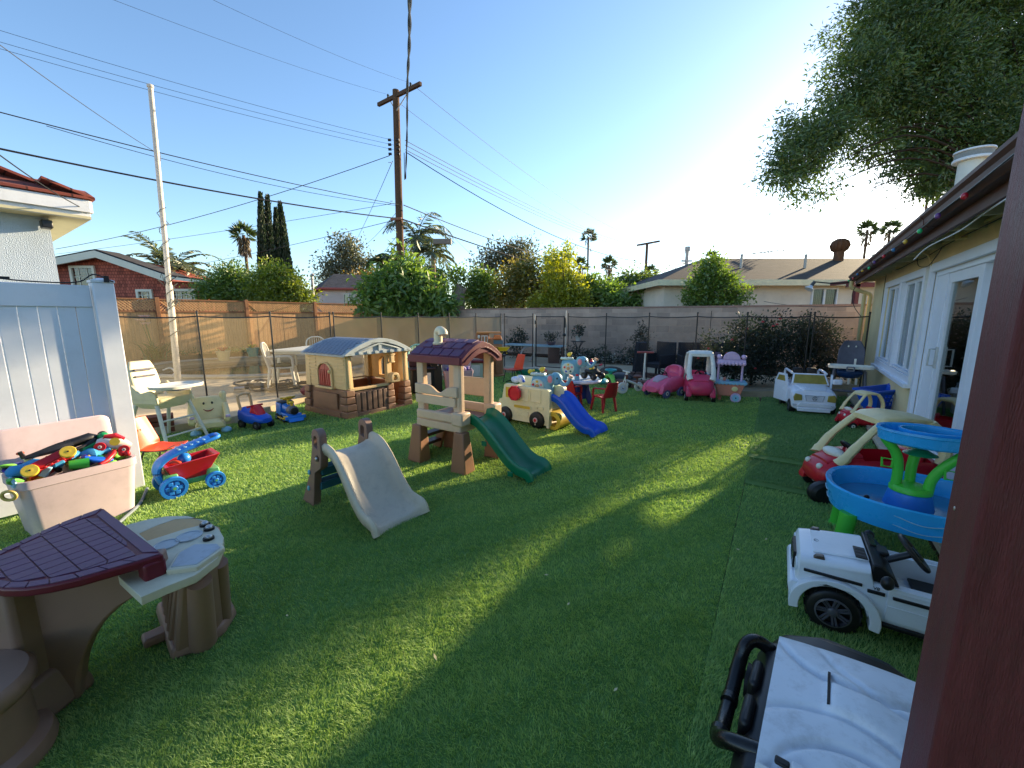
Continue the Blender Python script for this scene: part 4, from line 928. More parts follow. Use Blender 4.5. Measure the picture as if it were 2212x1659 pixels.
fan(1271,512,640,17,70,'tallest thin-stemmed fan palm above the yellow-green trees',.2)
fan(1254,575,640,19,55,'fan palm low behind the trees, left of the two small ones')
fan(1316,573,640,19,55,'fan palm with a bare trunk just left of the distant crossarm pole')
fan(1405,588,640,16,60,'small fan palm at the foot of the distant crossarm pole')
fan(1537,555,640,14,60,'fan palm top showing behind the tree beside the brown roof')
fan(1874,496,600,20,45,'left of the two fan palms above the brown roof near our eave')
fan(1923,496,600,19,46,'right of the two fan palms above the brown roof near our eave')
# stump
Y = 18.2; sp = D(993,665,Y); t = thing('tree_stump', 'pruned bare grey trunk with one leafy shoot at the left end of the block wall', 'tree', (sp.x,Y,0)); k = Y/880
b = MB(); b.tube([(0,0,0),(0,0,sp.z-.1),(-.06,0,D(990,635,Y).z),(0,0,D(995,614,Y).z)], [.26,.24,.28,.12], 10); b.tube([(0,0,D(993,640,Y).z),(.3,0,D(1004,622,Y).z)], [.14,.05], 7); b.build('trunk', pmat('grey_bark', S(140,124,108), .95, .2, .3, 10, .9, 20), t)
crown(t, 'crown', [((-.2,0,D(985,600,Y).z),(.35,.3,.3)),((-.05,0,D(1002,592,Y).z),(.4,.3,.25))], 260, .2, G5, cl=8, cs=.16)
# row of trees behind the block wall
tree('hedge_tree', 'dark green leafy shrub tree right of the bare stump', 'tree', 19, [(1030,645,30,32),(1050,630,28,34),(1015,620,18,16),(1068,650,26,24),(1025,592,8,14),(1040,600,16,20)], 6500, .15, G1, cl=18, cs=.2)
tree('grey_tree', 'thin grey-leaved tree rising behind the green ones left of centre', 'tree', 34, [(1075,560,34,30),(1120,545,34,24),(1050,575,22,24),(1140,560,22,20),(1100,570,36,22)], 5200, .24, G4, r0=.2, tone=(-.2,.7), cl=14, cs=.4)
tree('tawny_tree', 'tree with tawny red-tinged leaves left of the bright yellow one', 'tree', 18.5, [(1130,635,40,36),(1110,600,30,26),(1150,598,30,28),(1095,640,28,28),(1170,630,28,34),(1130,578,20,14)], 8600, .15, leafmat('leaf_tawny', (.06,.10,.01,1), (.30,.22,.03,1), .45), cl=18, cs=.2)
tree('yellow_tree', 'brightest yellow-green tree in the middle of the row behind the wall', 'tree', 17.6, [(1215,640,36,30),(1195,610,20,30),(1235,620,22,30),(1190,575,12,24),(1228,590,12,24),(1215,560,8,22),(1245,650,22,22),(1180,655,40,18),(1230,548,7,14),(1178,560,6,16)], 9500, .14, G6, cl=16, cs=.17)
tree('upright_tree', 'slim upright light green shoots rising above the tawny tree', 'tree', 19.5, [(1195,560,8,26),(1186,575,9,24),(1228,552,8,24),(1214,575,12,24),(1203,590,16,20)], 2200, .15, G2, cl=14, cs=.14)
tree('dark_shrub', 'dark green shrub between the yellow tree and the wide tree', 'tree', 18.6, [(1290,640,30,30),(1275,620,24,24),(1310,650,28,22),(1268,655,22,18),(1330,640,22,30)], 5600, .17, G1, cl=16, cs=.2)
tree('olive_shrub', 'loose light green shrub in front of the wide tree', 'tree', 17.8, [(1310,628,14,20),(1318,650,20,18),(1385,650,26,18),(1350,655,26,14)], 2600, .16, G5, cl=12, cs=.17)
tree('wide_tree', 'wide layered green tree behind the wall left of the carport', 'tree', 23, [(1375,605,36,16),(1345,620,30,20),(1400,615,30,16),(1360,645,34,22),(1395,640,30,16),(1418,625,14,14)], 7200, .18, leafmat('leaf_olive', (.05,.09,.02,1), (.19,.26,.05,1), .4), cl=18, cs=.25)
tree('small_far_tree', 'tiny bare-looking far tree next to the short metal pole', 'tree', 45, [(1455,600,16,12),(1470,606,12,8)], 500, .3, G4, cl=8, cs=.4)
tree('bushy_tree', 'rounded green tree in front of the pale brown-roofed house', 'tree', 13.4, [(1540,635,44,30),(1540,600,34,30),(1535,572,24,20),(1575,645,30,20),(1505,650,26,18),(1605,635,14,8),(1560,610,26,22),(1512,620,22,22)], 11000, .105, leafmat('leaf_bushy', (.045,.10,.02,1), (.20,.30,.03,1), .45), cl=16, cs=.13, basex=1540)
crown_far = thing('distant_trees', 'hazy band of far dark treetops low over the block wall', 'trees', (0,80,0)); crown_far['kind'] = 'stuff'
crown(crown_far, 'foliage', [((x, random.uniform(-5,10), 2.5),(7,4,random.uniform(2.5,4.2))) for x in range(-85,110,9)], 9000, .9, leafmat('leaf_far', (.05,.09,.05,1), (.10,.16,.08,1), .2), cl=14, cs=.9)
for o_ in bpy.data.objects:
    if o_.parent == crown_far: o_['kind'] = 'stuff'
# large tree over our roof
Y = 15.5; tb = (18.5,15.0,0)
bt = thing('large_tree', 'huge dark feathery tree spreading over the roof at upper right', 'tree', tb); O = Vector(tb)
bb = [(1700,385,50,44,14),(1735,330,60,55,14.5),(1680,350,36,44,14),(1790,290,70,65,15),(1740,280,56,40,15),(1770,400,30,30,14),(1850,200,90,80,15.5),(1960,150,120,110,16),(2060,230,110,90,16),(1900,50,80,80,16.5),(2060,20,130,110,17),(2180,140,110,140,17),
      (1990,290,70,60,15.5),(1960,350,44,34,15),(2010,390,40,24,15),(2090,330,90,60,15.5),(2150,300,90,70,15),(1880,320,50,34,15.2),(1905,385,26,22,14.8),(1850,130,40,40,15.5),(1760,350,40,40,14.4),(2240,300,110,130,15.5),(2300,60,150,170,18),(2000,400,50,34,15),(2060,390,50,40,15.2),(2120,380,60,50,15.2),(2180,400,70,60,15.2),(2040,330,70,50,15.5),(1930,240,70,60,15.5),(2020,150,90,80,16.5),(2110,-70,200,120,18),(1985,-40,90,60,17)]
bl = []
for x, y, rx, ry, YY in bb:
    c = D(x,y,YY); k = YY/880; bl.append(((c.x-O.x,c.y-O.y,c.z-O.z),(rx*k*.82, rx*k*.8, ry*k*.82)))
fe = leafmat('leaf_feather', (.026,.062,.014,1), (.13,.20,.035,1), .3)
crown(bt, 'crown', bl, 235000, .155, fe, cl=60, cs=.23, asp=.30, shell=2.0, droop=.3)
b = MB(); b.tube(bez([(0,0,0),(-.3,0,2.5),(-.2,-.3,5)],5), [lerp(.45,.32,i/10) for i in range(11)], 12); b.build('trunk', bark, bt)
b = MB()
for c, r_ in bl:
    c = Vector(c); s_ = Vector((-.2,-.3,random.uniform(3,5))); P_ = bez([s_, s_.lerp(c,.5)+Vector((0,0,1.3+random.uniform(-.3,.6))), s_.lerp(c,.86)],6); b.tube(P_, [lerp(.06,.008,i/(len(P_)-1)) for i in range(len(P_))], 6)
b.build('limbs', pmat('bark_dark', S(62,52,44), .95, .1, .3, 6, .8, 30), bt)
tree('added_shade_tree', 'slim tree added far behind our roof to shade the lawn, under the big feathery crown', 'tree', 29, [(2006,382,9,20),(2014,368,10,24),(2021,384,9,22),(2014,404,10,14)], 5000, .24, fe, r0=.3, cl=22, cs=.14, basex=2016)  # added tree, crown narrowed to cast the shade band across the lawn
# ---- garden plants behind the pool fence ----
rose = pmat('rose_red', S(205,70,70), .6, .3, .2, 20)
def flowers(parent, pts, r_, m, name='flower'):
    for p in pts:
        b = MB()
        for k in range(9):
            a = k*2.4; rr_ = r_*(.3+.07*k); b.sph((p[0]+math.cos(a)*rr_*.5, p[1]+math.sin(a)*rr_*.5, p[2]+r_*.1*(9-k)/4), (rr_*.5,rr_*.5,r_*.4), 8, 5)
        b.build(name, m, parent)
def bush(name, lab, loc, blobs, n, size, m, fl=None, cat='bush', fm=None, fr=.04, **kw):
    t = thing(name, lab, cat, loc)
    limbs(t, (0,0,0), [b_[0] for b_ in blobs][:7], .025, name='stem')
    crown(t, 'foliage', blobs, n, size, m, **kw)
    if fl: flowers(t, fl, fr, fm or rose)
    return t
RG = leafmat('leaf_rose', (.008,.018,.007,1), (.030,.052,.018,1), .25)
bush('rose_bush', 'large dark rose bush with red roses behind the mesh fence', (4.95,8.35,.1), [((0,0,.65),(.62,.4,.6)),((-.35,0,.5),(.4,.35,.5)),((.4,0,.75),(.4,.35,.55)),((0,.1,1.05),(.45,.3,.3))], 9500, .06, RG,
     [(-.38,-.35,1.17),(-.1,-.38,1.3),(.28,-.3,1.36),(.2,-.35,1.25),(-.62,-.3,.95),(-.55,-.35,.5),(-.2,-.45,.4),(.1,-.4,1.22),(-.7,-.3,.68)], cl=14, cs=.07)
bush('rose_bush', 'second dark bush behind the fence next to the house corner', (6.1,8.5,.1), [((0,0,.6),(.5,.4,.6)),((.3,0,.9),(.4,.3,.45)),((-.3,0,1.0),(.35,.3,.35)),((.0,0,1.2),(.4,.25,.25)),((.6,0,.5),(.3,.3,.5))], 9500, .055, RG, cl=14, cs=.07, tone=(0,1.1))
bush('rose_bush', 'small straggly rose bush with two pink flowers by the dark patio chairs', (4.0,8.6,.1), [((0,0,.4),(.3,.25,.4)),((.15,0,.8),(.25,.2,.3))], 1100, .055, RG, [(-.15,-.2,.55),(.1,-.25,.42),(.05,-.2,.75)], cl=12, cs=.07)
bush('conifer_shrub', 'small pointed shrub in front of the block wall', (4.4*.86,12.2*.98,.1), [((0,0,.35),(.3,.25,.35)),((0,0,.75),(.2,.2,.3)),((0,0,1.05),(.09,.09,.2))], 1500, .07, leafmat('leaf_shrub_brown', (.04,.04,.025,1), (.10,.09,.05,1), .2), cl=12, cs=.06, cat='shrub')
bush('potted_shrub', 'dark bush at the left end of the pale diving board', (.15,14.0,.1), [((0,0,.45),(.28,.25,.45)),((.1,0,.85),(.22,.2,.2))], 900, .08, RG, cl=12, cs=.07, cat='shrub')
gc = thing('flower_border', 'low border of green plants with small pale flowers along the block wall', 'plants', (0,0,.1)); gc['kind'] = 'stuff'
bl = []
for k in range(34):
    u = k/33; p = Vector((1.7,13.35,0)).lerp(Vector((5.2,11.15,0)),u); bl.append(((p.x+random.uniform(-.1,.1),p.y-random.uniform(.1,.5),.18),(.28,.22,random.uniform(.16,.3))))
o = crown(gc, 'foliage', bl, 5200, .07, RG, cl=12, cs=.07, tone=(0,1.3)); o['kind'] = 'stuff'
wm = leafmat('petal_white', (.4,.4,.38,1), (.6,.6,.56,1), .2); o = crown(gc, 'petals', [((c[0],c[1]-.15,.16),(.25,.12,.1)) for c,_ in bl], 420, .05, wm, cl=6, cs=.04, asp=.9); o['kind'] = 'stuff'
# lily clump by the wooden fence
lm = leafmat('leaf_lily', (.04,.09,.02,1), (.14,.22,.05,1), .35)
lc = G(338,776,.27); t = thing('lily_clump', 'clump of strap-leaved lilies with pale pink flowers by the wooden fence', 'plant', lc)
n = 90; a = rng.random(n)*2*PI; Pn = np.stack([rng.normal(size=n)*.12,rng.normal(size=n)*.12,np.zeros(n)],1)
V_, F_, T_ = [], [], []; base = 0
for i in range(n):
    L_ = .5+.45*rng.random(); p = Vector(Pn[i]); d = Vector((math.cos(a[i])*.35, math.sin(a[i])*.35, 1)).normalized(); w_ = .022; sd_ = Vector((-math.sin(a[i]),math.cos(a[i]),0))
    for s_ in range(7):
        ww = w_*(1-s_/6.5); V_ += [tuple(p-sd_*ww), tuple(p+sd_*ww)]; T_ += [rng.random()*.2+.4]*2; p = p+d*L_/6; d = (d+Vector((math.cos(a[i])*.16,math.sin(a[i])*.16,-.14))).normalized()
        if s_: F_ += [(base+2*s_-2,base+2*s_-1,base+2*s_+1),(base+2*s_-2,base+2*s_+1,base+2*s_)]
    base += 14
npmesh('foliage', np.array(V_), np.array(F_), lm, t, np.array(T_))
for k in range(3):
    b = MB(); e = Vector((random.uniform(-.25,.2),random.uniform(-.2,0),1.0+.1*k)); b.tube([(0,0,0),e*.5,e], .008, 5); b.build('stalk', pmat('stalk', S(90,110,50), .7), t)
    pk = pmat('lily_pink', S(235,190,170), .6, .3, .15, 20)
    for j in range(4):
        b = MB(); a_ = j*PI/2+k
        for q in range(6):
            a2_ = q*PI/3; c = e+Vector((math.cos(a_)*.07,math.sin(a_)*.07,0)); b.tube([c, c+Vector((math.cos(a2_)*.03,math.sin(a2_)*.03,.05)), c+Vector((math.cos(a2_)*.075,math.sin(a2_)*.075,.06))], [.006,.014,.003], 5)
        b.build('flower', pk, t)
gl_ = thing('ground_plants', 'low leafy ground cover in the bed by the wooden fence', 'plants', (0,0,.25)); gl_['kind'] = 'stuff'
bl = [((p.x+random.uniform(-.3,.1),p.y+random.uniform(-.3,.3),.05),(.35,.3,.06)) for p in [Vector((-10.9,12.6,0)).lerp(Vector((-8.9,15.1,0)),k/20) for k in range(21)]]
o = crown(gl_, 'foliage', bl, 1600, .07, lm, cl=8, cs=.08); o['kind'] = 'stuff'
# ================= PLAY HOUSE =================
beige = plastic('plastic_beige', 216,182,128, rough=.5); brown = plastic('plastic_brown', 140,100,74, rough=.55, var=.12); redp = plastic('plastic_brick_red', 170,58,48)
bluegrey = plastic('plastic_bluegrey', 160,166,166, rough=.45, dirt=.35); tan = plastic('plastic_tan', 205,180,148, rough=.5, dirt=.15)
t = thing('playhouse', 'beige and brown plastic playhouse with blue-grey roof and red shutters', 'playhouse', (-2.43,5.90,0), 57)
LX, LY = 1.17, .98; t.scale = (.97,.97,.985)
def arch(cx_, z0, hw, hs): return [(cx_-hw,z0),(cx_+hw,z0)]+arc(cx_,z0+hs,hw,0,180,10,hw*.75)
# lower stone walls (slightly battered)
b = MB()
b.rings([[(-.05,-.05,0),(.03,.06,0),(.03,LY-.06,0),(-.05,LY+.05,0)],[(.0,.0,.44),(.045,.045,.44),(.045,LY-.045,.44),(.0,LY,.44)]])
for z_ in (.11,.22,.33):
    b.box((-.035+z_*.1,LY/2,z_),(.03,LY-.1,.006))
b.box((-.045,LY/2,.25),(.03,.62,.24)); b.box((-.05,LY/2,.05),(.05,LY-.2,.09))
left_low = b.build('stone_base', brown, t, bev=.012)
b = MB(); b.box((.42,.0,.2),(.62,.05,.40))
for k in range(6): b.box((.16+k*.105,-.028,.22),(.078,.03,.30))
b.box((.42,-.03,.035),(.64,.05,.07)); b.build('plank_front', plastic('plastic_brown_dark', 112,84,68, rough=.55), t, bev=.009)
b = MB(); b.box((.40,-.0,.43),(.76,.09,.04)); b.build('counter', beige, t, bev=.01)
def pillar(x, y, z1, s1=.14, s0=.19, nm='pillar_base', mm=brown):
    b = MB(); n = 4
    for k in range(n):
        za, zb_ = z1*k/n+.004, z1*(k+1)/n-.004; sa = lerp(s0,s1,k/n); b.box((x+random.uniform(-.004,.004),y+random.uniform(-.004,.004),(za+zb_)/2),(sa,sa,zb_-za), top=(.97,.97))
    return b.build(nm, mm, t, bev=.014)
stone = plastic('plastic_stone', 128,98,80, rough=.55, var=.16)
pillar(.03,.03,.44); pillar(.80,.02,.44,.12,.17); pillar(LX,.03,.44,.13,.19); pillar(LX,LY,.44); pillar(.02,LY,.44)
b = MB(); b.box((LX,LY/2,.2),(.05,LY-.1,.42)); b.box((LX/2,LY,.2),(LX-.1,.05,.42)); b.build('rear_low_wall', plastic('plastic_orange_brown', 150,88,48, rough=.5), t, bev=.006)
b = MB(); b.box((1.03,0,.02),(.32,.12,.03)); b.build('door_sill', brown, t, bev=.006)
# upper walls
b = MB(); b.prism([(.05,.44),(LY-.05,.44),(LY-.05,.98),(.05,.98)], .035, 'x', .0, holes=[arch(LY*.5,.47,.17,.22)])
for k in range(9): b.box((-.02,LY/2-.36,.49+k*.055),(.012,.24,.035)); b.box((-.02,LY/2+.36,.49+k*.055),(.012,.24,.035))
b.build('side_wall', beige, t, bev=.004)
b = MB()
for (y0_,y1_) in ((LY*.5-.165,LY*.5-.003),(LY*.5+.003,LY*.5+.165)):
    s_ = 1 if y0_ < LY*.49 else -1
    poly = [(y0_,.46),(y1_,.46)]+([(y1_,.82),(y0_+.05,.77),(y0_,.70)] if s_ > 0 else [(y1_,.70),(y1_-.05,.77),(y0_,.82)])
    bb_ = MB(); bb_.prism(poly, .02, 'x', -.02)
    for k in range(3): bb_.box((-.033, y0_+.03+k*.05, .6),(.01,.035,.24))
    bb_.build('shutter', redp, t, bev=.004)
ap = arch(LY*.5,.47,.20,.22); ip = arch(LY*.5,.47,.165,.22)
b = MB(); b.prism(ap, .03, 'x', -.035, holes=[ip]); b.sph((-.06,LY*.5-.165,.70),(.025,.025,.03)); b.build('window_trim', beige, t, bev=.006)
b = MB(); b.box((-.045,LY*.5,.45),(.07,.46,.035)); b.build('window_sill', beige, t, bev=.008)
for (x, y) in ((.04,.04),(LX-.01,.04),(LX-.01,LY-.02),(.03,LY-.02)):
    b = MB(); b.box((x,y,.71),(.13,.13,.54), top=(.8,.8)); b.box((x,y-.02,.71),(.05,.12,.5), top=(.9,.9)); b.box((x,y,.955),(.14,.14,.05)); b.build('corner_post', beige, t, bev=.008)
b = MB(); b.box((.82,.03,.71),(.10,.07,.54)); b.box((.82,-.0,.95),(.13,.09,.06)); b.build('middle_post', beige, t, bev=.008)
# mailbox and lantern ornament
b = MB(); b.box((.84,-.05,.85),(.07,.06,.11)); b.box((.84,-.05,.915),(.10,.08,.02)); b.box((.84,-.05,.79),(.09,.07,.018)); b.box((.84,-.06,.945),(.05,.05,.05),top=(.6,.6)); b.build('lantern', beige, t, bev=.007)
b = MB(); b.prism([(.77,.46),(.95,.46)]+arc(.86,.53,.09,0,180,8), .10, 'y', -.06, holes=[[(.82,.49),(.90,.49),(.90,.53),(.86,.57),(.82,.53)]]); b.build('mailbox', beige, t, bev=.007)
b = MB(); b.prism([(.05,.44),(LY-.05,.44),(LY-.05,.98),(.05,.98)], .035, 'x', LX, holes=[arch(LY*.5,.5,.15,.22)]); b.prism(arch(LY*.5,.48,.19,.24), .03, 'x', LX-.03, holes=[arch(LY*.5,.5,.15,.22)]); b.build('side_wall', plastic('plastic_beige_sunlit', 226,172,98, rough=.5), t, bev=.004)  # right wall: orange sunlight on its inside put into the beige
b = MB(); b.box((LX-.03,LY*.5-.13,.64),(.02,.05,.28)); b.build('shutter', redp, t)
b = MB(); b.prism([(.05,.44),(LX-.05,.44),(LX-.05,.98),(.05,.98)], .035, 'y', LY, holes=[[(.14,.46),(.62,.46),(.62,.93),(.14,.93)],[(.72,.46),(1.1,.46),(1.1,.93),(.72,.93)]]); b.build('back_wall', beige, t, bev=.004)
# roof: ridge along y, bowed gable profile along x
def rz(x): 
    u = abs((x-LX/2)/(LX/2+.07)); return .965+.215*(1-u**1.75)
rxs = [lerp(-.07, LX+.07, i/24) for i in range(25)]
prof = [(x, rz(x)) for x in rxs]
b = MB(); b.prism(prof+[(x, rz(x)-.03) for x in rxs[::-1]], LY+.16, 'y', LY/2); b.build('roof', bluegrey, t, bev=.008, ang=50)
bs_ = MB()
for i in range(7):
    for j in range(11):
        x = -.03+i*.085+(.0); y = .03+j*.1+(.05 if i%2 else 0)
        if y > LY+.0: continue
        z_ = rz(x)+.004; sl_ = math.atan2(rz(x+.05)-rz(x-.05), .1)
        bs_.at((x,y,z_),(0,-sl_,0)); bs_.box((0,0,0),(.10,.092,.014),top=(.96,.9))
bs_.at(); bs_.build('roof_shingles', plastic('plastic_slate', 112,122,138, rough=.5), t, bev=.003)
b = MB(); gp = [(x, rz(x)+.012) for x in rxs]+[(x, max(rz(x)-.055,.955)) for x in rxs[::-1]]
b.prism(gp, .05, 'y', -.085); b.prism([(.0,.955),(LX,.955),(LX,.99),(0,.99)], .05, 'y', -.085); b.prism([(LX/2-.03,.98),(LX/2+.03,.98),(LX/2+.03,1.15),(LX/2-.03,1.15)], .03, 'y', -.08)
b.tube([(.12,-.085,.99),(LX/2-.2,-.085,1.06),(LX/2,-.085,1.11),(LX/2+.2,-.085,1.06),(LX-.12,-.085,.99)], .018, 6)
for k in range(7): b.box((.18+k*.15,-.11,.985),(.05,.03,.035))
b.build('gable_truss', plastic('plastic_pale_blue', 158,168,170, rough=.45, dirt=.3), t, bev=.006)
b = MB(); b.prism([(x, rz(x)-.035) for x in rxs[1:-1]]+[(LX,.96),(0,.96)], .02, 'y', -.06); b.build('gable_panel', bluegrey, t)
# ================= TOWER CLIMBER =================
t = thing('tower_climber', 'tan toddler climber tower with maroon roof, periscope chimney and green slide', 'climber', (-.583,4.185,0), -33.4)
hx, hy = .29, .27
tanl = plastic('plastic_tan_light', 210,182,150, rough=.5, dirt=.12); mar = plastic('plastic_maroon', 110,40,50, rough=.42); legm = plastic('plastic_leg_brown', 150,106,78, rough=.5); darkb = plastic('plastic_dark_brown', 70,46,40)
for sx in (-1,1):
    for sy in (-1,1):
        b = MB(); cx_, cy_ = sx*(hx-.02), sy*(hy-.02)
        b.box((cx_+sx*.03,cy_+sy*.02,.20),(.19,.16,.40), top=(.62,.62), sh=(-sx*.015,-sy*.01)); b.build('leg', legm, t, bev=.012)
b = MB(); b.box((0,0,.43),(2*hx+.02,2*hy+.04,.085)); b.box((0,-hy-.01,.525),(2*hx-.02,.05,.09)); b.box((0,hy+.01,.525),(2*hx-.02,.05,.09)); b.box((-hx,0,.47),(.04,2*hy,.04)); b.build('platform', tanl, t, bev=.014)
b = MB(); b.box((0,0,.475),(2*hx-.04,2*hy-.06,.014)); b.build('deck', plastic('plastic_deck', 120,98,92), t)
for sy in (-1,1):
    b = MB(); b.box((hx-.01,sy*(hy-.01),.53),(.14,.14,.13)); b.build('corner_cap', tanl, t, bev=.018)
for sx in (-1,1):
    for sy in (-1,1):
        x, y = sx*(hx-.05), sy*(hy-.03)
        b = MB(); b.box((x,y,.83),(.085,.07,.60), top=(.9,.9)); b.box((x+sx*.03,y,.83),(.045,.055,.59)); b.build('post', tanl, t, bev=.01)
def wavy(n=20): 
    out = []
    for i in range(n+1):
        u = i/n; x = lerp(-hx+.0,hx-.02,u); d = .07*math.exp(-((u-.58)/.15)**2)*1.0; out.append((x,.835-d))
    return out
b = MB(); b.prism([(-hx,.735),(hx-.02,.735)]+wavy()[::-1], .035, 'y', -hy-.015); b.prism([(-hx,.64),(hx-.045,.64),(hx-.045,.728),(-hx,.728)], .033, 'y', -hy-.012); b.build('front_panel', tanl, t, bev=.008)
b = MB(); b.box((0,hy+.0,.80),(2*hx-.06,.03,.10)); b.box((0,hy+.0,.70),(2*hx-.06,.03,.10)); b.build('rear_panel', tanl, t, bev=.008)
# roof with arched gable (ridge along x)
def rzt(y): u = abs(y/(hy+.05)); return 1.115+.15*(1-u**1.6)
ys = [lerp(-hy-.05, hy+.05, i/16) for i in range(17)]
b = MB(); b.prism([(y, rzt(y)) for y in ys]+[(y, rzt(y)-.03) for y in ys[::-1]], 2*hx+.10, 'x', 0)
b.box((0,-hy-.045,1.09),(2*hx+.10,.03,.075)); b.box((0,hy+.045,1.09),(2*hx+.10,.03,.075)); b.build('roof', mar, t, bev=.008, ang=50)
b = MB(); rows = [(-.31,-.21),(-.21,-.105),(-.105,0),(0,.105),(.105,.21),(.21,.31)]
for i, (ya, yb_) in enumerate(rows):
    ym = (ya+yb_)/2; sl_ = math.atan2(rzt(yb_)-rzt(ya), yb_-ya); off_ = .07 if i%2 else 0
    for k in range(6):
        x = -.27+off_+k*.13
        if x > .28: continue
        b.at((x, ym, rzt(ym)+.004),(sl_,0,0)); b.box((0,0,0),(.12,(yb_-ya)*1.02,.014),top=(.97,.95))
b.at(); b.build('roof_shingles', plastic('plastic_maroon_faded', 98,62,92, rough=.55, dirt=.4), t, bev=.004)
for sx in (1,-1):
    b = MB(); xg = sx*(hx+.055); out = [(y, rzt(y)-.005) for y in ys]; inn = [(y*.74, 1.05+.10*(1-abs(y/(hy+.05))**2)) for y in ys]
    b.prism(out+[(hy+.05,1.05),(hy*.98,1.05)]+inn[::-1][:]+[(-hy*.98,1.05),(-hy-.05,1.05)], .03, 'x', xg)
    b.prism([(y*.9, rzt(y*.9)-.05) for y in ys]+[(y*.86, rzt(y*.86)-.065) for y in ys[::-1]], .05, 'x', xg); b.build('gable', mar, t, bev=.006)
b = MB(); b.lathe([(.055,1.15),(.06,1.19),(.05,1.235),(.03,1.24)], 16, (-.10,-.14,0)); b.build('chimney_base', mar, t)
b = MB(); b.tube(bez([(-.10,-.14,1.23),(-.10,-.14,1.31),(-.09,-.145,1.345),(-.055,-.16,1.365),(-.01,-.17,1.35),(.0,-.175,1.32)],5), [.043]*20+[.046]*5+[.05], 16); b.lathe([(.055,1.225),(.058,1.24),(.045,1.25)],16,(-.10,-.14,0)); b.build('periscope', plastic('plastic_cream', 236,218,180, rough=.4), t)
# ladder behind
b = MB()
for sy in (-1,1): b.prism([(-.52,0),(-.40,0),(-.26,.42),(-.34,.44)], .035, 'y', sy*.17)
b.build('ladder_side', legm, t, bev=.008)
for k in range(3): b = MB(); b.box((-.43+k*.055,0,.11+k*.12),(.11,.32,.035)); b.build('step', darkb, t, bev=.006)
# slides
def slide_mesh(b, prof, w, wall, th=.022, n=40, flare=1.0, lip=.012):
    """prof: (x,z) centre line from top to tip; channel with rolled rims"""
    P = bez([(x,0,z) for x,z in prof], max(2,n//(len(prof)-1))); rs = []
    for i, p in enumerate(P):
        t_ = (P[min(i+1,len(P)-1)]-P[max(i-1,0)]).normalized(); nrm = Vector((-t_.z,0,t_.x)); nrm = nrm if nrm.z > 0 else -nrm
        u = i/(len(P)-1); wl_ = wall*(sinterp([(0,.75),(.12,1),(.82,1),(1,.75)],u)); hw = w/2*(1+(flare-1)*u)
        sec = [(-hw-lip, wl_*.55),(-hw-lip,wl_),(-hw,wl_+.012),(-hw+lip,wl_),(-hw+.022,wl_*.45),(-hw+.05,.012),(-hw+.10,0),(0,-.004),(hw-.10,0),(hw-.05,.012),(hw-.022,wl_*.45),(hw-lip,wl_),(hw,wl_+.012),(hw+lip,wl_),(hw+lip,wl_*.55),(hw,-.01),(hw-.05,-th),(0,-th),(-hw+.05,-th),(-hw,-.01)]
        rs.append([p+nrm*h_+Vector((0,y,0)) for y,h_ in sec])
    b.rings(rs); return P
green = plastic('plastic_green', 8,112,74, rough=.3, dirt=.12)
b = MB(); slide_mesh(b, [(.27,.475),(.36,.465),(.46,.40),(.60,.26),(.74,.13),(.86,.065),(.95,.05),(.985,.005)], .34, .085); sg = b.build('slide', green, t, ang=60)
b = MB(); 
for x, z in ((.50,.30),(.80,.06)): b.box((x,-.185,z),(.06,.014,.05)); b.box((x,.185,z),(.06,.014,.05))
b.build('slide_bracket', green, sg, bev=.006)
# ================= BEIGE SLIDE =================
cream = plastic('plastic_slide_beige', 200,188,166, rough=.38, dirt=.25); lad = plastic('plastic_ladder_brown', 134,104,90, rough=.5); teal = plastic('plastic_teal', 30,92,104, rough=.45)
t = thing('toddler_slide', 'beige toddler slide with brown looped ladder sides and teal steps', 'slide', (-.87,2.8,0), -36.9)
b = MB(); slide_mesh(b, [(-.56,.47),(-.50,.47),(-.42,.44),(-.33,.35),(-.22,.20),(-.11,.09),(-.01,.055),(.04,.045),(.07,.0)], .40, .08, flare=1.12, lip=.016); sg = b.build('slide', cream, t, ang=60)
for sy in (-1,1):
    b = MB(); y = sy*.20
    outl = [(-.90,0),(-.72,0),(-.70,.10),(-.66,.30),(-.56,.36),(-.54,.45),(-.545,.56)]+arc(-.605,.60,.06,0,180,8)+[(-.67,.50),(-.74,.28)]
    b.prism([(x,z) for x,z in outl], .06, 'y', y, holes=[arc(-.61,.58,.026,0,180,6)+[(-.64,.52),(-.59,.50)]])
    sd_ = b.build('ladder_side', lad, t, bev=.012)
    b = MB(); b.lathe([(.001,-.034),(.026,-.034),(.026,.034),(.001,.034)], 14, (-.60,y,.43), 'y'); b.build('socket', darkb, sd_)
    b = MB(); b.sph((-.598,y+sy*.036,.43),(.015,.012,.015)); b.build('bolt', silver, sd_)
    for (x,z) in ((-.765,.15),(-.735,.29)): b = MB(); b.sph((x,y+sy*.034,z),(.013,.01,.022)); b.build('peg', plastic('plastic_aqua', 110,185,200), sd_)
for (x,z,w_) in ((-.72,.17,.11),(-.68,.30,.10)):
    b = MB(); b.box((x,0,z),(w_,.36,.06)); b.box((x-w_/2+.01,0,z-.03),(.02,.36,.08))
    for k in range(4): b.box((x-.035+k*.022,0,z+.032),(.01,.33,.008))
    b.build('step', teal, t, bev=.008)
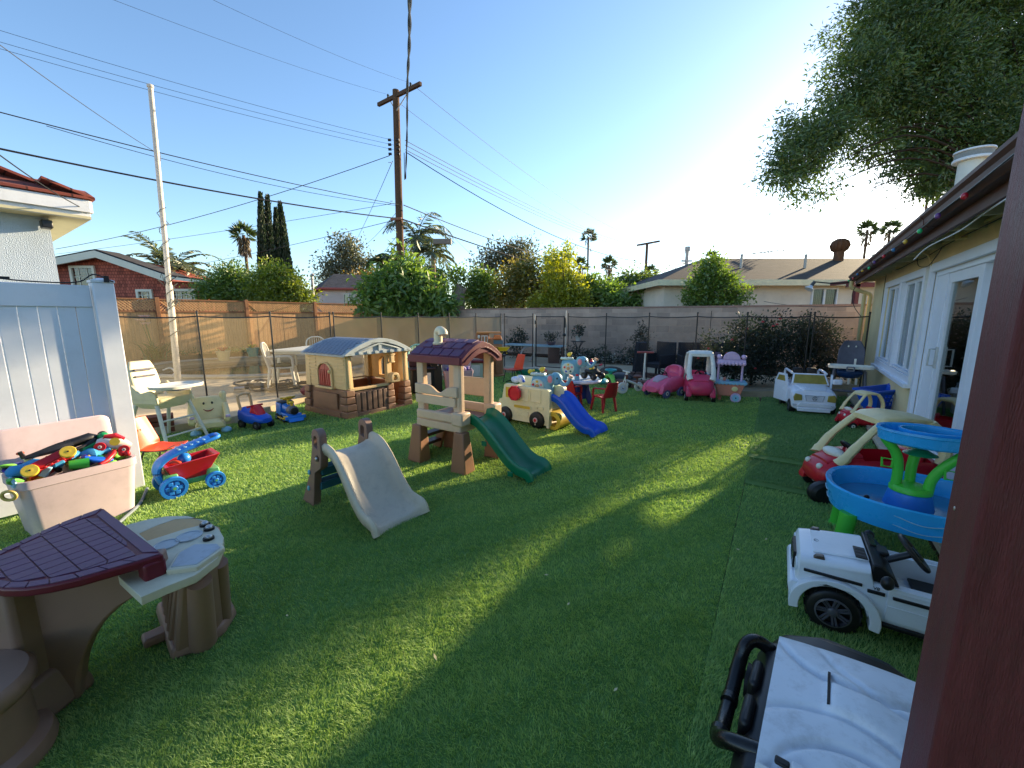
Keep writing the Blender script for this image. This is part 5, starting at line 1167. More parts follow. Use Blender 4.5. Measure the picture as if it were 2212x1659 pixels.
# ================= BUS CLIMBER =================
crm = plastic('plastic_bus_cream', 232,222,180, rough=.42, dirt=.2); blk_p = plastic('plastic_black', 20,20,22, rough=.45, dirt=.1); redb = plastic('plastic_red', 205,30,50, rough=.38, dirt=.12); yel = plastic('plastic_yellow', 215,180,60, rough=.45); blu = plastic('plastic_blue', 16,84,196, rough=.3, dirt=.08); whp = plastic('plastic_white', 225,228,230, rough=.4, dirt=.12)
t = thing('bus_climber', 'cream bus-shaped toddler climber with red octagon sign and blue slide', 'climber', (-.11,5.72,0), -38)
bw = .44
for y, hol in ((0,True),(bw,False)):
    b = MB(); outl = [(-.10,.06),(.50+.22,.06),(.72,.03),(.76,.03),(.765,.35)]+arc(.715,.50,.05,0,90,5)+[(.06,.565)]+arc(.03,.53,.035,90,170,4)+[(-.04,.35),(-.09,.335),(-.11,.28)]
    holes = [] 
    b.prism(outl, .07, 'y', y+.035*(1 if y==0 else -1)); f_ = b.build('bus_side', crm, t, bev=.014)
    if y == 0:
        ym_ = -.001
        for (x0,x1,z0,z1,mm) in ((.03,.14,.37,.52,yel),(.30,.42,.37,.52,None),(.46,.62,.37,.52,None)):
            bb_ = MB(); hh = [(x0,z0),(x1,z0),(x1,z1),(x0,z1)]; bb_.prism([(x0-.012,z0-.012),(x1+.012,z0-.012),(x1+.012,z1+.012),(x0-.012,z1+.012)], .012, 'y', -.003, holes=[hh]); bb_.build('window_rim', crm, f_, bev=.003)
            if mm: bb_ = MB(); bb_.box(((x0+x1)/2,-.0,(z0+z1)/2),(x1-x0,.006,z1-z0)); bb_.build('window_panel', mm, f_)
        for (x0,x1,z0,z1,mm) in ((.18,.46,.245,.285,yel),(.20,.42,.15,.195,crm)):
            bb_ = MB(); bb_.prism([(x+ (x0+x1)/2, z+(z0+z1)/2) for x,z in rrect((x1-x0)/2,(z1-z0)/2,.018)], .008, 'y', -.004); bb_.build('side_groove', mm, f_, bev=.002)
            bb_ = MB(); bb_.prism([(x+(x0+x1)/2, z+(z0+z1)/2) for x,z in rrect((x1-x0)/2+.014,(z1-z0)/2+.014,.03)], .016, 'y', -.004, holes=[[(x+(x0+x1)/2, z+(z0+z1)/2) for x,z in rrect((x1-x0)/2,(z1-z0)/2,.018)]]); bb_.build('groove_rim', crm, f_, bev=.003)
        bb_ = MB(); bb_.prism([(x+.62,z+.285) for x,z in rrect(.055,.022,.02)], .012, 'y', -.006, holes=[[(x+.62,z+.285) for x,z in rrect(.047,.014,.013)]]); bb_.build('oval_badge', crm, f_)
for x in (.03,.575):
    b = MB(); b.lathe([(.03,-.05),(.085,-.05),(.112,-.035),(.118,0),(.112,.04),(.03,.045)], 28, (x,-.0,.118), 'y'); wh = b.build('wheel', blk_p, t)
    b = MB(); b.lathe([(.001,-.058),(.034,-.058),(.037,-.05),(.037,-.045)], 16, (x,0,.125), 'y'); b.build('hub', plastic('plastic_hub_white', 225,190,185), wh)
    b = MB(); b.lathe([(.001,-.063),(.021,-.063),(.021,-.055)], 14, (x,0,.125), 'y'); b.build('hub_centre', redb, wh)
    b = MB(); b.sph((x,-.052,.068),(.010,.006,.016)); b.build('bolt', tan, wh)
b = MB(); b.box((.32,bw/2,.24),(.8,bw-.12,.05)); b.box((-.05,bw/2,.17),(.05,bw-.1,.24)); b.build('inner_deck', crm, t, bev=.01)
b = MB(); b.box((.20,bw-.03,.585),(.55,.05,.10)); b.build('rear_rail', crm, t, bev=.02)
octo = [(.225+.108*math.cos(R(22.5+45*k)), .455+.108*math.sin(R(22.5+45*k))) for k in range(8)]; octi = [(.225+.092*math.cos(R(22.5+45*k)), .455+.092*math.sin(R(22.5+45*k))) for k in range(8)]
b = MB(); b.prism(octo, .03, 'y', -.045); b.prism(octo, .018, 'y', -.068, holes=[octi]); b.tube([(.13,-.04,.50),(.16,-.045,.50)], .012); b.tube([(.13,-.04,.41),(.16,-.045,.41)], .012); sgn = b.build('stop_sign', redb, t, bev=.005)
def text(s_, size, m, parent, loc, rot, ext=.002, nm='lettering'):
    c = bpy.data.curves.new(nm,'FONT'); c.body = s_; c.size = size; c.extrude = ext; c.align_x = 'CENTER'; c.align_y = 'CENTER'; c.resolution_u = 3
    tmp = bpy.data.objects.new(nm, c); col.objects.link(tmp); dg = bpy.context.evaluated_depsgraph_get(); dg.update(); me = bpy.data.meshes.new_from_object(tmp.evaluated_get(dg)); bpy.data.objects.remove(tmp)
    me.materials.clear(); me.materials.append(m); o = bpy.data.objects.new(nm, me); col.objects.link(o); o.parent = parent; o.location = loc; o.rotation_euler = rot; return o
text('STOP', .062, redb, sgn, (.225,-.062,.455), (PI/2,0,0))
b = MB(); slide_mesh(b, [(.72,.40),(.80,.40),(.88,.35),(1.02,.20),(1.14,.10),(1.25,.05),(1.33,.045),(1.37,.0)], .34, .08); b.at((0,0,0)); sg = b.build('slide', blu, t, ang=60); sg.location = (0,bw/2,0)
b = MB(); b.prism([(x+.79,z+.13) for x,z in arc(0,0,.125,0,360,20)[:-1]], .36, 'y', bw/2, holes=[[(x+.79,z+.125) for x,z in arc(0,0,.07,0,360,14)[:-1]]]); b.build('crawl_panel', yel, t, bev=.008)
clear = pmat('clear_plastic', S(200,215,235), .15, .6, .1, 14)
tt = thing('bottle_toy', 'pale blue and clear plastic baby toy lying on top of the bus climber', 'toy', t.matrix_basis @ Vector((.10,.13,.56)), -38)
b = MB(); b.sph((0,0,.05),(.07,.05,.05)); b.sph((.09,.01,.07),(.06,.05,.055)); b.box((.02,.03,.05),(.2,.06,.06)); b.build('body', clear, tt, bev=.01)
b = MB(); b.lathe([(.01,-.02),(.02,-.01),(.02,.01)],12,(.17,-.03,.05),'y'); b.build('knob', blu, tt)
# ---- elephants ----
eleb = plastic('plastic_elephant', 120,170,185, rough=.35, dirt=.05); elel = plastic('plastic_pale_mint', 190,212,205, rough=.35); pinkp = plastic('plastic_pink', 214,130,140)
def elephant(loc, rz_, lab):
    t = thing('elephant_toy', lab, 'toy', loc, rz_, group='elephant activity toys')
    b = MB(); rs = []
    for x, hw, z0, z1 in ((-.16,.03,.10,.20),(-.14,.065,.05,.26),(-.06,.08,.03,.28),(.02,.08,.04,.27),(.08,.06,.06,.25),(.10,.03,.08,.22)): rs.append(superring(x,hw,z0,z1,2.4,18))
    b.rings(rs); b.sph((.13,0,.24),(.075,.07,.075)); b.tube(bez([(.17,0,.22),(.23,0,.18),(.27,0,.20),(.30,0,.26)],4), [.032,.03,.028,.026,.024,.022,.02,.02,.02,.02,.02,.022,.024], 10)
    for x in (-.10,.06):
        for y in (-.05,.05): b.lathe([(.03,.0),(.034,.01),(.03,.09)], 12, (x,y,0))
    body = b.build('body', eleb, t)
    b = MB(); b.tube([(.295,0,.255),(.31,0,.29)], [.02,.028], 10); b.build('trunk_tip', plastic('plastic_tan_tip', 222,180,150), t)
    for y in (-1,1):
        b = MB(); b.sph((.09,y*.075,.245),(.045,.014,.06)); e = b.build('ear', eleb, t)
        b = MB(); b.sph((.09,y*.084,.245),(.03,.01,.042)); b.build('ear_lining', pinkp, e)
        b = MB(); b.sph((.165,y*.062,.255),(.009,.007,.012)); b.build('eye', blk_p, t)
    b = MB(); b.lathe([(.001,-.09),(.075,-.09),(.08,-.08),(.075,-.07)], 22, (-.06,0,.16), 'y', (1,1)); dsk = b.build('activity_disc', elel, t)
    for k in range(5): a = R(20+k*72); b = MB(); b.lathe([(.001,-.1),(.014,-.098),(.014,-.09)],10,(-.06+.05*math.cos(a),0,.16+.05*math.sin(a)),'y'); b.build('button', [pinkp,yel,redb,blu,teal][k], dsk)
    b = MB(); b.lathe([(.001,-.102),(.022,-.10),(.022,-.09)],12,(-.06,0,.16),'y'); b.build('centre_knob', plastic('plastic_wood', 190,150,110), dsk)
    b = MB(); b.box((-.08,0,.285),(.17,.10,.03)); b.build('tray', elel, t, bev=.012)
    for k in range(3): b = MB(); b.lathe([(.02,.296),(.02,.303),(.001,.303)],12,(-.13+.05*k,-.0,0)); b.build('shape_hole', blk_p, t)
    b = MB(); b.sph((-.05,.03,.335),(.028,.025,.028)); b.sph((-.03,.03,.35),(.018,.014,.014)); b.build('duck_knob', plastic('plastic_bright_yellow', 235,205,60), t)
    b = MB(); b.sph((.06,-.075,.07),(.02,.008,.02)); b.build('foot_button', redb, t)
    return t
e1 = elephant(Vector((.46,5.62,.36)), -25, 'blue elephant activity toy sitting at the top of the blue slide'); e1.scale = (1.22,)*3
# ---------- shared toy builders ----------
def wheel(parent, c, r, w_, ax='y', tyre=None, hub=None, hr=.55, spokes=0, groove=True):
    b = MB(); b.lathe([(r*.5,-w_/2),(r*.92,-w_/2),(r,-w_/2*.55),(r,w_/2*.55),(r*.92,w_/2),(r*.5,w_/2)], 26, c, ax); o = b.build('wheel', tyre or blk_p, parent)
    if hub:
        b = MB(); b.lathe([(.001,-w_/2*1.08),(r*hr*.5,-w_/2*1.12),(r*hr,-w_/2*.95),(r*hr,w_/2*.95),(r*hr*.5,w_/2*1.12),(.001,w_/2*1.08)], 20, c, ax); h_ = b.build('hub', hub, o)
        b = MB(); b.lathe([(.001,-w_/2*1.25),(r*.14,-w_/2*1.25),(r*.16,w_/2*1.25),(.001,w_/2*1.25)], 10, c, ax); b.build('axle_cap', blk_p if hub is not blk_p else silver, h_)
    return o
def ring(parent, nm, c, R_, r, m, rot=(0,0,0), n=28, spokes=3):
    b = MB(); b.at(c, rot); b.tube([(R_*math.cos(2*PI*k/n), R_*math.sin(2*PI*k/n), 0) for k in range(n)], r, 8, closed=True)
    for k in range(spokes): a = 2*PI*k/spokes+PI/2; b.tube([(0,0,-r*.5),(R_*math.cos(a),R_*math.sin(a),0)], r*.9, 6)
    if spokes: b.lathe([(.001,-r),(R_*.3,-r),(R_*.3,r),(.001,r)], 16)
    b.at(); return b.build(nm, m, parent)
pink = plastic('plastic_pink_car', 222,92,128, rough=.35); hotpink = plastic('plastic_hot_pink', 205,54,92, rough=.35); ivory = plastic('plastic_ivory', 226,222,208, rough=.4); cyel = plastic('plastic_cream_yellow', 232,212,158, rough=.36, dirt=.2); red = plastic('plastic_coupe_red', 196,26,44, rough=.3, dirt=.12); gry = plastic('plastic_grey', 96,96,104, rough=.5)
whf = plastic('plastic_offwhite', 222,218,204, rough=.42, dirt=.2)
def coupe(name, lab, loc, rz_, sc_, body_m, roof_m, wheel_m=None, hub_m=None, group=None, L=.70, eyes=False, side_roof=False):
    """x forward, y left; real-size .70 long, .42 wide, .84 high then scaled"""
    t = thing(name, lab, 'toy car', loc, rz_, group); t.scale = (sc_,)*3
    b = MB(); rs = []
    for x, hw, z0, z1, p in ((-.36,.13,.14,.36,2.6),(-.345,.18,.10,.42,3),(-.26,.215,.08,.46,3.4),(-.10,.22,.08,.46,3.4),(.06,.22,.08,.45,3.4),(.18,.215,.09,.44,3.4),(.28,.20,.11,.40,3.2),(.35,.17,.14,.33,2.8),(.375,.12,.18,.28,2.4)): rs.append(superring(x,hw,z0,z1,p,28))
    b.rings(rs); body = b.build('body', body_m, t)
    c = MB(); rs = [superring(x,.175,.20,.7,5,20) for x in (-.27,.12)]; c.rings(rs); boolcut(body, c.build('cut', body_m))
    # hood panel, grille line, door line, fenders
    b = MB(); b.rings([superring(x,hw,z0,z1,2.6,20) for x,hw,z0,z1 in ((.12,.15,.40,.47),(.22,.15,.38,.455),(.32,.12,.33,.38))]); b.build('hood', body_m, body)
    for sx in (-1,1):
        for sy in (-1,1):
            b = MB(); b.rings([superring(x,.045,z0,z1,2.6,14,cy=sy*.185) for x,z0,z1 in ((sx*.24-.11,.10,.16),(sx*.24-.08,.10,.24),(sx*.24,.12,.275),(sx*.24+.08,.10,.24),(sx*.24+.11,.10,.16))]); b.build('fender', body_m, body)
            wheel(t, (sx*.24,sy*.21,.085), .085, .055, 'y', wheel_m or blk_p, hub_m or ivory)
    b = MB(); b.box((-.10,0,.27),(.20,.30,.05)); b.box((-.23,0,.38),(.04,.28,.22)); b.build('seat', body_m, t, bev=.02)
    ring(t, 'steering_wheel', (.13,0,.47), .085, .011, blk_p, (0,R(-55),0))
    # roof: shell on four pillars
    b = MB()
    rf = [(-.27,.17,.77,.81),(-.22,.195,.775,.835),(-.08,.20,.785,.86),(.02,.195,.775,.845),(.07,.17,.76,.81)]
    b.rings([superring(x,hw,z0,z1,3.2,22) for x,hw,z0,z1 in rf])
    roof = b.build('roof', roof_m, t)
    for sy in (-1,1):
        b = MB(); b.tube(bez([(.03,sy*.165,.80),(.10,sy*.178,.70),(.19,sy*.19,.55),(.245,sy*.185,.43),(.27,sy*.17,.38)],5), [.034]*10+[.040]*5+[.05]*5+[.055], 10, flat=.75, up=(0,1,0)); b.build('front_pillar', roof_m, roof)
        b = MB(); b.tube(bez([(-.22,sy*.17,.80),(-.29,sy*.18,.70),(-.33,sy*.185,.56),(-.315,sy*.18,.42)],5), .045, 10, flat=.7, up=(0,1,0)); b.build('rear_pillar', roof_m, roof)
    if eyes:
        b = MB(); b.sph((.235,0,.435),(.05,.13,.045),18,9); b.build('eye_panel', ivory, t)
        for sy in (-1,1): b = MB(); b.sph((.352,sy*.09,.315),(.02,.028,.03)); b.build('headlight', ivory, t)
    return t
# pink coupe facing the camera
c1 = coupe('toy_coupe', 'tall pink ride-in toy coupe with ivory roof in front of the dark patio chairs', (3.42,7.36,0), -108, 1.04, hotpink, ivory, hub_m=ivory)
# ---------- pink low car ----------
t = thing('pink_ride_on', 'low pink toy convertible with grey-pink hood patch left of the tall coupe', 'toy car', (2.92,7.70,0), -148); t.scale = (1.12,)*3
b = MB(); b.rings([superring(x,hw,z0,z1,p,26) for x,hw,z0,z1,p in ((-.30,.12,.10,.30,2.4),(-.27,.19,.07,.38,2.8),(-.12,.21,.06,.38,3),(.04,.21,.06,.35,3),(.16,.20,.07,.31,2.8),(.28,.17,.08,.24,2.6),(.34,.11,.10,.19,2.4))]); body = b.build('body', pink, t)
c = MB(); c.rings([superring(x,.15,.17,.6,4,20) for x in (-.22,.05)]); boolcut(body, c.build('cut', pink))
b = MB(); b.rings([superring(x,hw,z0,z1,2.6,22) for x,hw,z0,z1 in ((-.33,.10,.28,.48),(-.28,.17,.25,.52),(-.22,.18,.25,.50),(-.19,.17,.28,.42))]); back = b.build('seat_back', pink, t)
c = MB(); c.sph((-.19,0,.44),(.08,.13,.14)); boolcut(back, c.build('cut', pink))
for sy in (-1,1):
    b = MB(); b.rings([superring(x,.04,z0,z1,2.4,14,cy=sy*.175) for x,z0,z1 in ((.08,.08,.16),(.12,.08,.24),(.20,.10,.27),(.28,.08,.22),(.31,.08,.14))]); b.build('fender', pink, body)
    for x in (-.19,.19): wheel(t, (x,sy*.19,.085), .085, .045, 'y', plastic('plastic_bluegrey_tyre', 80,90,130), ivory, .5)
b = MB(); b.rings([superring(x,hw,z0,z1,2.2,18) for x,hw,z0,z1 in ((.06,.11,.32,.362),(.16,.10,.29,.332),(.25,.05,.24,.275))]); b.build('hood_patch', plastic('plastic_mauve', 176,150,160), t)
ring(t, 'steering_wheel', (.06,0,.40), .075, .009, blk_p, (0,R(-50),0))
# ---------- red-yellow small coupe + big coupe ----------
c2 = coupe('toy_coupe', 'small red and yellow doll-size coupe parked against the house wall', (4.72,5.40,0), 173, .56, red, cyel, eyes=True); c2.scale = (.60,)*3
c3 = coupe('toy_coupe', 'large red and yellow ride-in coupe behind the blue water table', (3.0,3.26,0), 172, .86, red, cyel, eyes=True)
c3.scale = (1.22,.9,.86)
b = MB(); b.lathe([(.03,-.05),(.09,-.05),(.115,-.03),(.12,0),(.115,.03),(.09,.05),(.03,.05)],28,(.34,.22,.10),'y'); b.build('front_wheel', blk_p, c3)
b = MB(); b.tube([(.34,.22,.1),(.30,.10,.2)], .02, 6); b.build('fork', gry, c3)
# ---------- blue shopping cart ----------
t = thing('shopping_cart', 'blue toy shopping cart with slatted basket behind the small coupe', 'toy cart', (5.30,5.72,0), 12)
b = MB(); b.rings([[(-.22,-.10,.22),(.14,-.10,.20),(.14,.10,.20),(-.22,.10,.22)],[(-.31,-.16,.47),(.27,-.16,.50),(.27,.16,.50),(-.31,.16,.47)]]); o = b.build('basket', blu, t, bev=.012)
c = MB(); c.rings([[(-.20,-.085,.235),(.12,-.085,.215),(.12,.085,.215),(-.20,.085,.235)],[(-.30,-.145,.52),(.26,-.145,.54),(.26,.145,.54),(-.30,.145,.52)]]); boolcut(o, c.build('cut', blu))
c = MB()
for i in range(5):
    for j in range(3): c.box((-.13+i*.065,0,.285+j*.06),(.045,.6,.042))
boolcut(o, c.build('cut', blu))
b = MB(); b.prism([(-.33,.455),(-.33,.485),(.30,.515),(.42,.56),(.42,.53),(.30,.485)], .36, 'y', 0, holes=[]); o = b.build('rim', blu, t, bev=.006); c = MB(); c.box((-.03,0,.5),(.56,.29,.2), sh=(0,0)); c.box((.37,0,.52),(.06,.28,.2)); boolcut(o, c.build('cut', blu))
b = MB(); b.cyl((.41,-.16,.55),(.41,.16,.55),.014); b.build('handle', cyel, t)
b = MB(); b.prism([(-.2,.06),(.2,.06),(.14,.22),(-.18,.22)], .03, 'y', .09); b.prism([(-.2,.06),(.2,.06),(.14,.22),(-.18,.22)], .03, 'y', -.09); b.build('frame', blu, t)
for x in (-.18,.18):
    for y in (-.1,.1): wheel(t, (x,y,.045), .045, .02, 'y', blk_p, ivory)
# ---------- white toy SUV ----------
wcar = plastic('car_white', 226,230,240, rough=.22, dirt=.12, var=.03); gold = pmat('stickered_glass', S(150,135,60), .4, .5, .2, 12, .1, 30, .1); gril = plastic('grille_grey', 190,194,205, rough=.25); chrome = pmat('chrome', (.6,.6,.62,1), .15, .5, .02, 2, metal=1)
t = thing('toy_suv', 'white ride-on toy SUV with yellowed headlights and windscreen and open doors', 'toy car', (4.78,6.50,0), -113); t.scale = (.95,.95,1.12)
W2 = .30
b = MB()
def sec(x, hw, z0, z1, p=5): return superring(x,hw,z0,z1,p,32)
b.rings([sec(.50,.24,.10,.22,4),sec(.49,.28,.08,.27),sec(.44,.30,.07,.335),(sec(.30,.305,.06,.365)),sec(.14,.305,.06,.385),sec(-.05,.305,.06,.39),sec(-.35,.305,.06,.39),sec(-.52,.29,.08,.38),sec(-.55,.25,.12,.34)]); body = b.build('body', wcar, t)
c = MB(); c.rings([superring(x,.235,.2,.7,6,20) for x in (-.46,.06)]); boolcut(body, c.build('cut', wcar))
# hood crease, grille, star, headlights, bumper
b = MB(); b.rings([superring(x,hw,z0,z1,3,24) for x,hw,z0,z1 in ((.12,.22,.37,.402),(.28,.20,.355,.385),(.44,.15,.31,.35))]); b.build('hood_ridge', wcar, body)
b = MB(); b.prism([(-.115,.20),(.115,.20),(.135,.285),(-.135,.285)], .02, 'x', .495, holes=[[(-.10,.212),(.10,.212),(.118,.273),(-.118,.273)]]); 
for z_ in (.227,.243,.259): b.box((.497,0,z_),(.012,.21,.005))
b.build('grille', gril, t, bev=.002)
b = MB(); b.at((.508,0,.243),(0,PI/2,0)); b.tube([(.028*math.cos(2*PI*k/20),.028*math.sin(2*PI*k/20),0) for k in range(20)], .003, 6, closed=True)
for k in range(3): a = PI+2*PI*k/3; b.tube([(0,0,0),(.028*math.cos(a),.028*math.sin(a),0)], .003, 5)
b.at(); b.build('star_emblem', gry, t)
for sy in (-1,1):
    b = MB(); b.prism([(sy*.165,.21),(sy*.275,.20),(sy*.285,.25),(sy*.262,.30),(sy*.175,.285)], .05, 'x', .487); b.build('headlight', gold, t, bev=.008)
    b = MB(); b.prism([(sy*.17,.12),(sy*.285,.13),(sy*.285,.16),(sy*.18,.155)], .03, 'x', .492); b.build('fog_lamp', gril, t, bev=.004)
    for x in (-.34,.33): wheel(t, (x,sy*.27,.10), .105, .08, 'y', blk_p, gry)
    # door open at the left of the picture
    s_ = 1 if sy > 0 else -1
b = MB(); b.prism([(-.24,.13),(.24,.13),(.20,.175),(-.20,.175)], .05, 'x', .495); b.box((.5,0,.085),(.05,.44,.05)); b.build('bumper', wcar, t, bev=.008)
b = MB(); b.box((.505,0,.065),(.03,.40,.02)); b.build('lower_lip', blk_p, t)
b = MB(); fr_ = [[(.15,-.265,.39),(.15,.265,.39),(.13,.265,.39),(.13,-.265,.39)],[(.03,-.225,.535),(.03,.225,.535),(.01,.225,.535),(.01,-.225,.535)]]; b.rings(fr_); wsf = b.build('windscreen_frame', wcar, t, bev=.004)
b = MB(); b.rings([[(.150,-.235,.405),(.150,.235,.405),(.138,.235,.405),(.138,-.235,.405)],[(.046,-.205,.520),(.046,.205,.520),(.034,.205,.520),(.034,-.205,.520)]]); b.build('windscreen', gold, wsf)
for sy, ang in ((-1,22),(1,-14)):
    b = MB(); b.at((.10,sy*.30,0),(0,0,R(ang if sy<0 else ang)))
    b.prism([(-.34,.12),(0,.12),(.0,.40),(-.06,.52),(-.26,.52),(-.34,.40)], .03, 'y', 0, holes=[[(-.30,.41),(-.06,.41),(-.09,.49),(-.25,.49)]]); b.at(); dr = b.build('door', wcar, t, bev=.005)
    b = MB(); b.at((.10,sy*.30,0),(0,0,R(ang))); b.prism([(-.30,.41),(-.06,.41),(-.09,.49),(-.25,.49)], .008, 'y', 0); b.at(); b.build('door_window', gold, dr)
b = MB(); b.box((.12,.375,.44),(.05,.13,.075)); b.build('mirror', wcar, t, bev=.018)
for sy in (-1,1): b = MB(); b.box((-.30,sy*.10,.46),(.08,.15,.26)); b.box((-.2,sy*.10,.33),(.2,.15,.06)); b.build('seat', blk_p, t, bev=.025)
b = MB(); b.tube(bez([(-.45,-.25,.40),(-.46,-.25,.54),(-.2,-.25,.55),(.02,-.24,.535)],5), .018, 8); b.tube(bez([(-.45,.25,.40),(-.46,.25,.54),(-.2,.25,.55),(.02,.24,.535)],5), .018, 8); b.build('roof_rail', wcar, t)
# ---------- market stall cart ----------
lil = plastic('plastic_lilac', 206,176,206, rough=.4); peach = plastic('plastic_peach', 222,140,118, rough=.4); sky_ = plastic('plastic_sky', 140,190,214, rough=.4)
t = thing('market_cart', 'little peach and lilac toy market cart with scalloped canopy and blue wheel', 'toy cart', (3.90,7.22,0), -22); t.scale = (1.14,)*3
b = MB(); b.rings([[(-.15,-.09,.09),(.15,-.09,.09),(.15,.09,.09),(-.15,.09,.09)],[(-.21,-.12,.29),(.21,-.12,.29),(.21,.12,.29),(-.21,.12,.29)]]); b.build('body', peach, t, bev=.012)
b = MB(); b.box((0,0,.305),(.46,.28,.03))
for k in range(9): b.sph((-.2+k*.05,-.135,.295),(.026,.012,.022),8,6)
b.build('counter', sky_, t, bev=.006)
for x in (-.165,.165): b = MB(); b.cyl((x,0,.32),(x,0,.60),.016); b.build('post', lil, t)
b = MB(); b.box((0,0,.625),(.40,.22,.06), top=(.95,.8)); 
for k in range(8): b.sph((-.175+k*.05,-.10,.60),(.027,.02,.03),8,6)
for x in (-.17,.17): b.sph((x,-.06,.70),.036); b.sph((x,.05,.70),.03)
b.prism(arc(0,.66,.12,0,180,12), .06, 'y', -.05); b.build('canopy', lil, t, bev=.006)
wheel(t, (.09,-.13,.075), .075, .03, 'y', lil, sky_, .8)
for x in (-.12,.14): b = MB(); b.box((x,0,.05),(.04,.04,.1), top=(1.4,1.4)); b.build('leg', peach, t, bev=.006)
b = MB(); b.tube(bez([(-.20,0,.28),(-.27,0,.36),(-.33,0,.42),(-.36,0,.42)],5), .016, 8); b.build('handle', sky_, t)
b = MB(); b.sph((.07,-.12,.21),(.045,.012,.04)); b.build('flower_badge', plastic('plastic_butter', 226,214,150), t)
for k, (x, c) in enumerate(((-.11,ivory),(-.07,peach),(.03,green),(.1,gry))):
    b = MB(); b.lathe([(.016,.32),(.022,.33),(.02,.37),(.008,.375)], 10, (x,0,0)) if k < 2 else b.sph((x,0,.335),(.04,.03,.014)); tag(b.build('toy_food', c), ['white toy jar on the little market cart','orange toy jar on the little market cart','green toy food on the market cart counter','dark toy tray on the market cart counter'][k], 'toy food').matrix_world = t.matrix_basis
# ---------- grey high chair ----------
t = thing('high_chair', 'grey padded high chair with wide white tray beside the house corner', 'high chair', (5.72,6.85,0), -128)
HCm = plastic('plastic_hc_grey', 110,110,120, rough=.6); pad = pmat('grey_fabric', S(98,98,108), .9, .2, .12, 12, .2, 300)
b = MB(); b.sheet(lambda u,v: (-.10-.08*u+.05*abs(2*v-1)**2, (v-.5)*.36*(1-.55*max(0,u-.55)**2*4), .60+.50*u), 14, 14, Vector((-.035,0,0))); b.build('backrest', pad, t, sub=1)
for y in (-.05,.05): b = MB(); b.sph((-.135,y,1.0),(.012,.012,.016)); b.build('eyelet', whf, t)
b = MB(); b.box((.02,0,.58),(.30,.34,.06)); b.build('seat', plastic('plastic_navy', 20,60,110), t, bev=.025)
b = MB(); b.sph((.02,0,.555),(.16,.18,.09)); b.build('seat_shell', plastic('plastic_navy', 20,60,110), t)
b = MB(); b.rings([[(x*.34/.34+.18, y, z) for x,y in rrect(.17*k,.30*k,.09*k)] for k,z in ((.90,.655),(.97,.66),(1.0,.70),(.96,.705),(.90,.685),(.88,.672))]); b.build('tray', whf, t)
b = MB(); b.prism([(x,z+.66) for x,z in rrect(.055,.04,.02)], .02, 'x', .355, holes=[[(x,z+.66) for x,z in rrect(.038,.022,.012)]]); b.build('tray_latch', HCm, t)
b = MB(); b.box((-.02,.06,.72),(.012,.03,.16)); b.build('strap', whf, t, bev=.003)
for x, sx in ((-.16,-1),(.17,1)):
    for sy in (-1,1): b = MB(); b.tube([(x*.6,sy*.2,.60),(x+sx*.09,sy*.24,.02)], [.028,.022], 8, flat=.8); b.build('leg', HCm, t); b = MB(); b.sph((x+sx*.09,sy*.24,.02),(.03,.03,.02)); b.build('foot', whf, t)
b = MB(); b.box((.18,0,.27),(.13,.42,.025)); b.build('footrest', HCm, t, bev=.008)
for y in (-.1,0,.1): b = MB(); b.box((.12,y,.43),(.015,.03,.1)); b.build('harness_strap', whf, t)
# ---------- tricycle white/brown, scooter, quad, green wagon ----------
saddle = plastic('leather_brown', 110,66,50, rough=.5)
t = thing('tricycle', 'white balance tricycle with brown saddle on the grass', 'tricycle', (2.42,7.95,0), -165)
wheel(t, (.26,0,.115), .115, .05, 'y', whf, plastic('plastic_cool_white', 200,205,215), .6)
for sy in (-1,1): wheel(t, (-.20,sy*.16,.095), .095, .04, 'y', whf, gry, .5)
b = MB()
for sy in (-1,1): b.tube([(.26,sy*.035,.115),(.21,sy*.035,.27)], .012, 6)
b.tube([(.21,0,.26),(.17,0,.42)], .025, 8); b.build('fork', whf, t)
b = MB(); b.tube([(.19,-.12,.44),(.17,0,.43),(.19,.12,.44)], .015, 8); b.build('handlebar', whf, t)
b = MB(); b.box((.185,0,.335),(.05,.07,.09)); b.build('head_cover', saddle, t, bev=.01)
b = MB(); b.tube(bez([(.19,0,.27),(.0,0,.20),(-.18,0,.13)],4), .022, 8); b.tube([(-.20,-.16,.1),(-.20,.16,.1)], .014, 6); b.build('frame', whf, t)
b = MB(); b.sph((-.06,0,.33),(.10,.065,.035)); b.cyl((-.05,0,.2),(-.06,0,.32),.018); b.build('saddle', saddle, t)
t = thing('kick_scooter', 'white push handle bar with red-brown grip leaning behind the tricycle', 'scooter', (2.86,8.75,0), -100)
b = MB(); b.tube([(0,0,.05),(.06,0,.74)], [.024,.02], 8); b.build('stem', whf, t); b = MB(); b.tube([(.06,-.17,.75),(.06,.17,.75)], .02, 8); b.build('grip', plastic('plastic_brick', 160,74,66), t)
b = MB(); b.box((-.12,0,.08),(.35,.10,.03)); b.build('deck', blk_p, t, bev=.01); wheel(t, (.05,0,.06), .06, .03, 'y', blk_p, whf); wheel(t, (-.3,0,.06), .06, .03, 'y', blk_p, whf)
lime = plastic('plastic_lime', 130,205,80, rough=.35); tq = plastic('plastic_turquoise', 50,160,165, rough=.35)
t = thing('wiggle_scooter', 'lime green and turquoise wiggle ride-on with yellow wheels', 'ride-on toy', (2.12,8.75,0), -80)
b = MB(); b.tube(bez([(-.25,0,.10),(-.20,0,.16),(-.05,0,.22),(.08,0,.24),(.20,0,.15),(.27,0,.06)],5), [.06,.07,.08,.09,.10,.11,.11,.11,.10,.10,.09,.09,.09,.08,.08,.07,.07,.06,.06,.05,.05,.05,.045,.04,.04,.04], 12, flat=.55, up=(0,1,0)); b.build('body', lime, t)
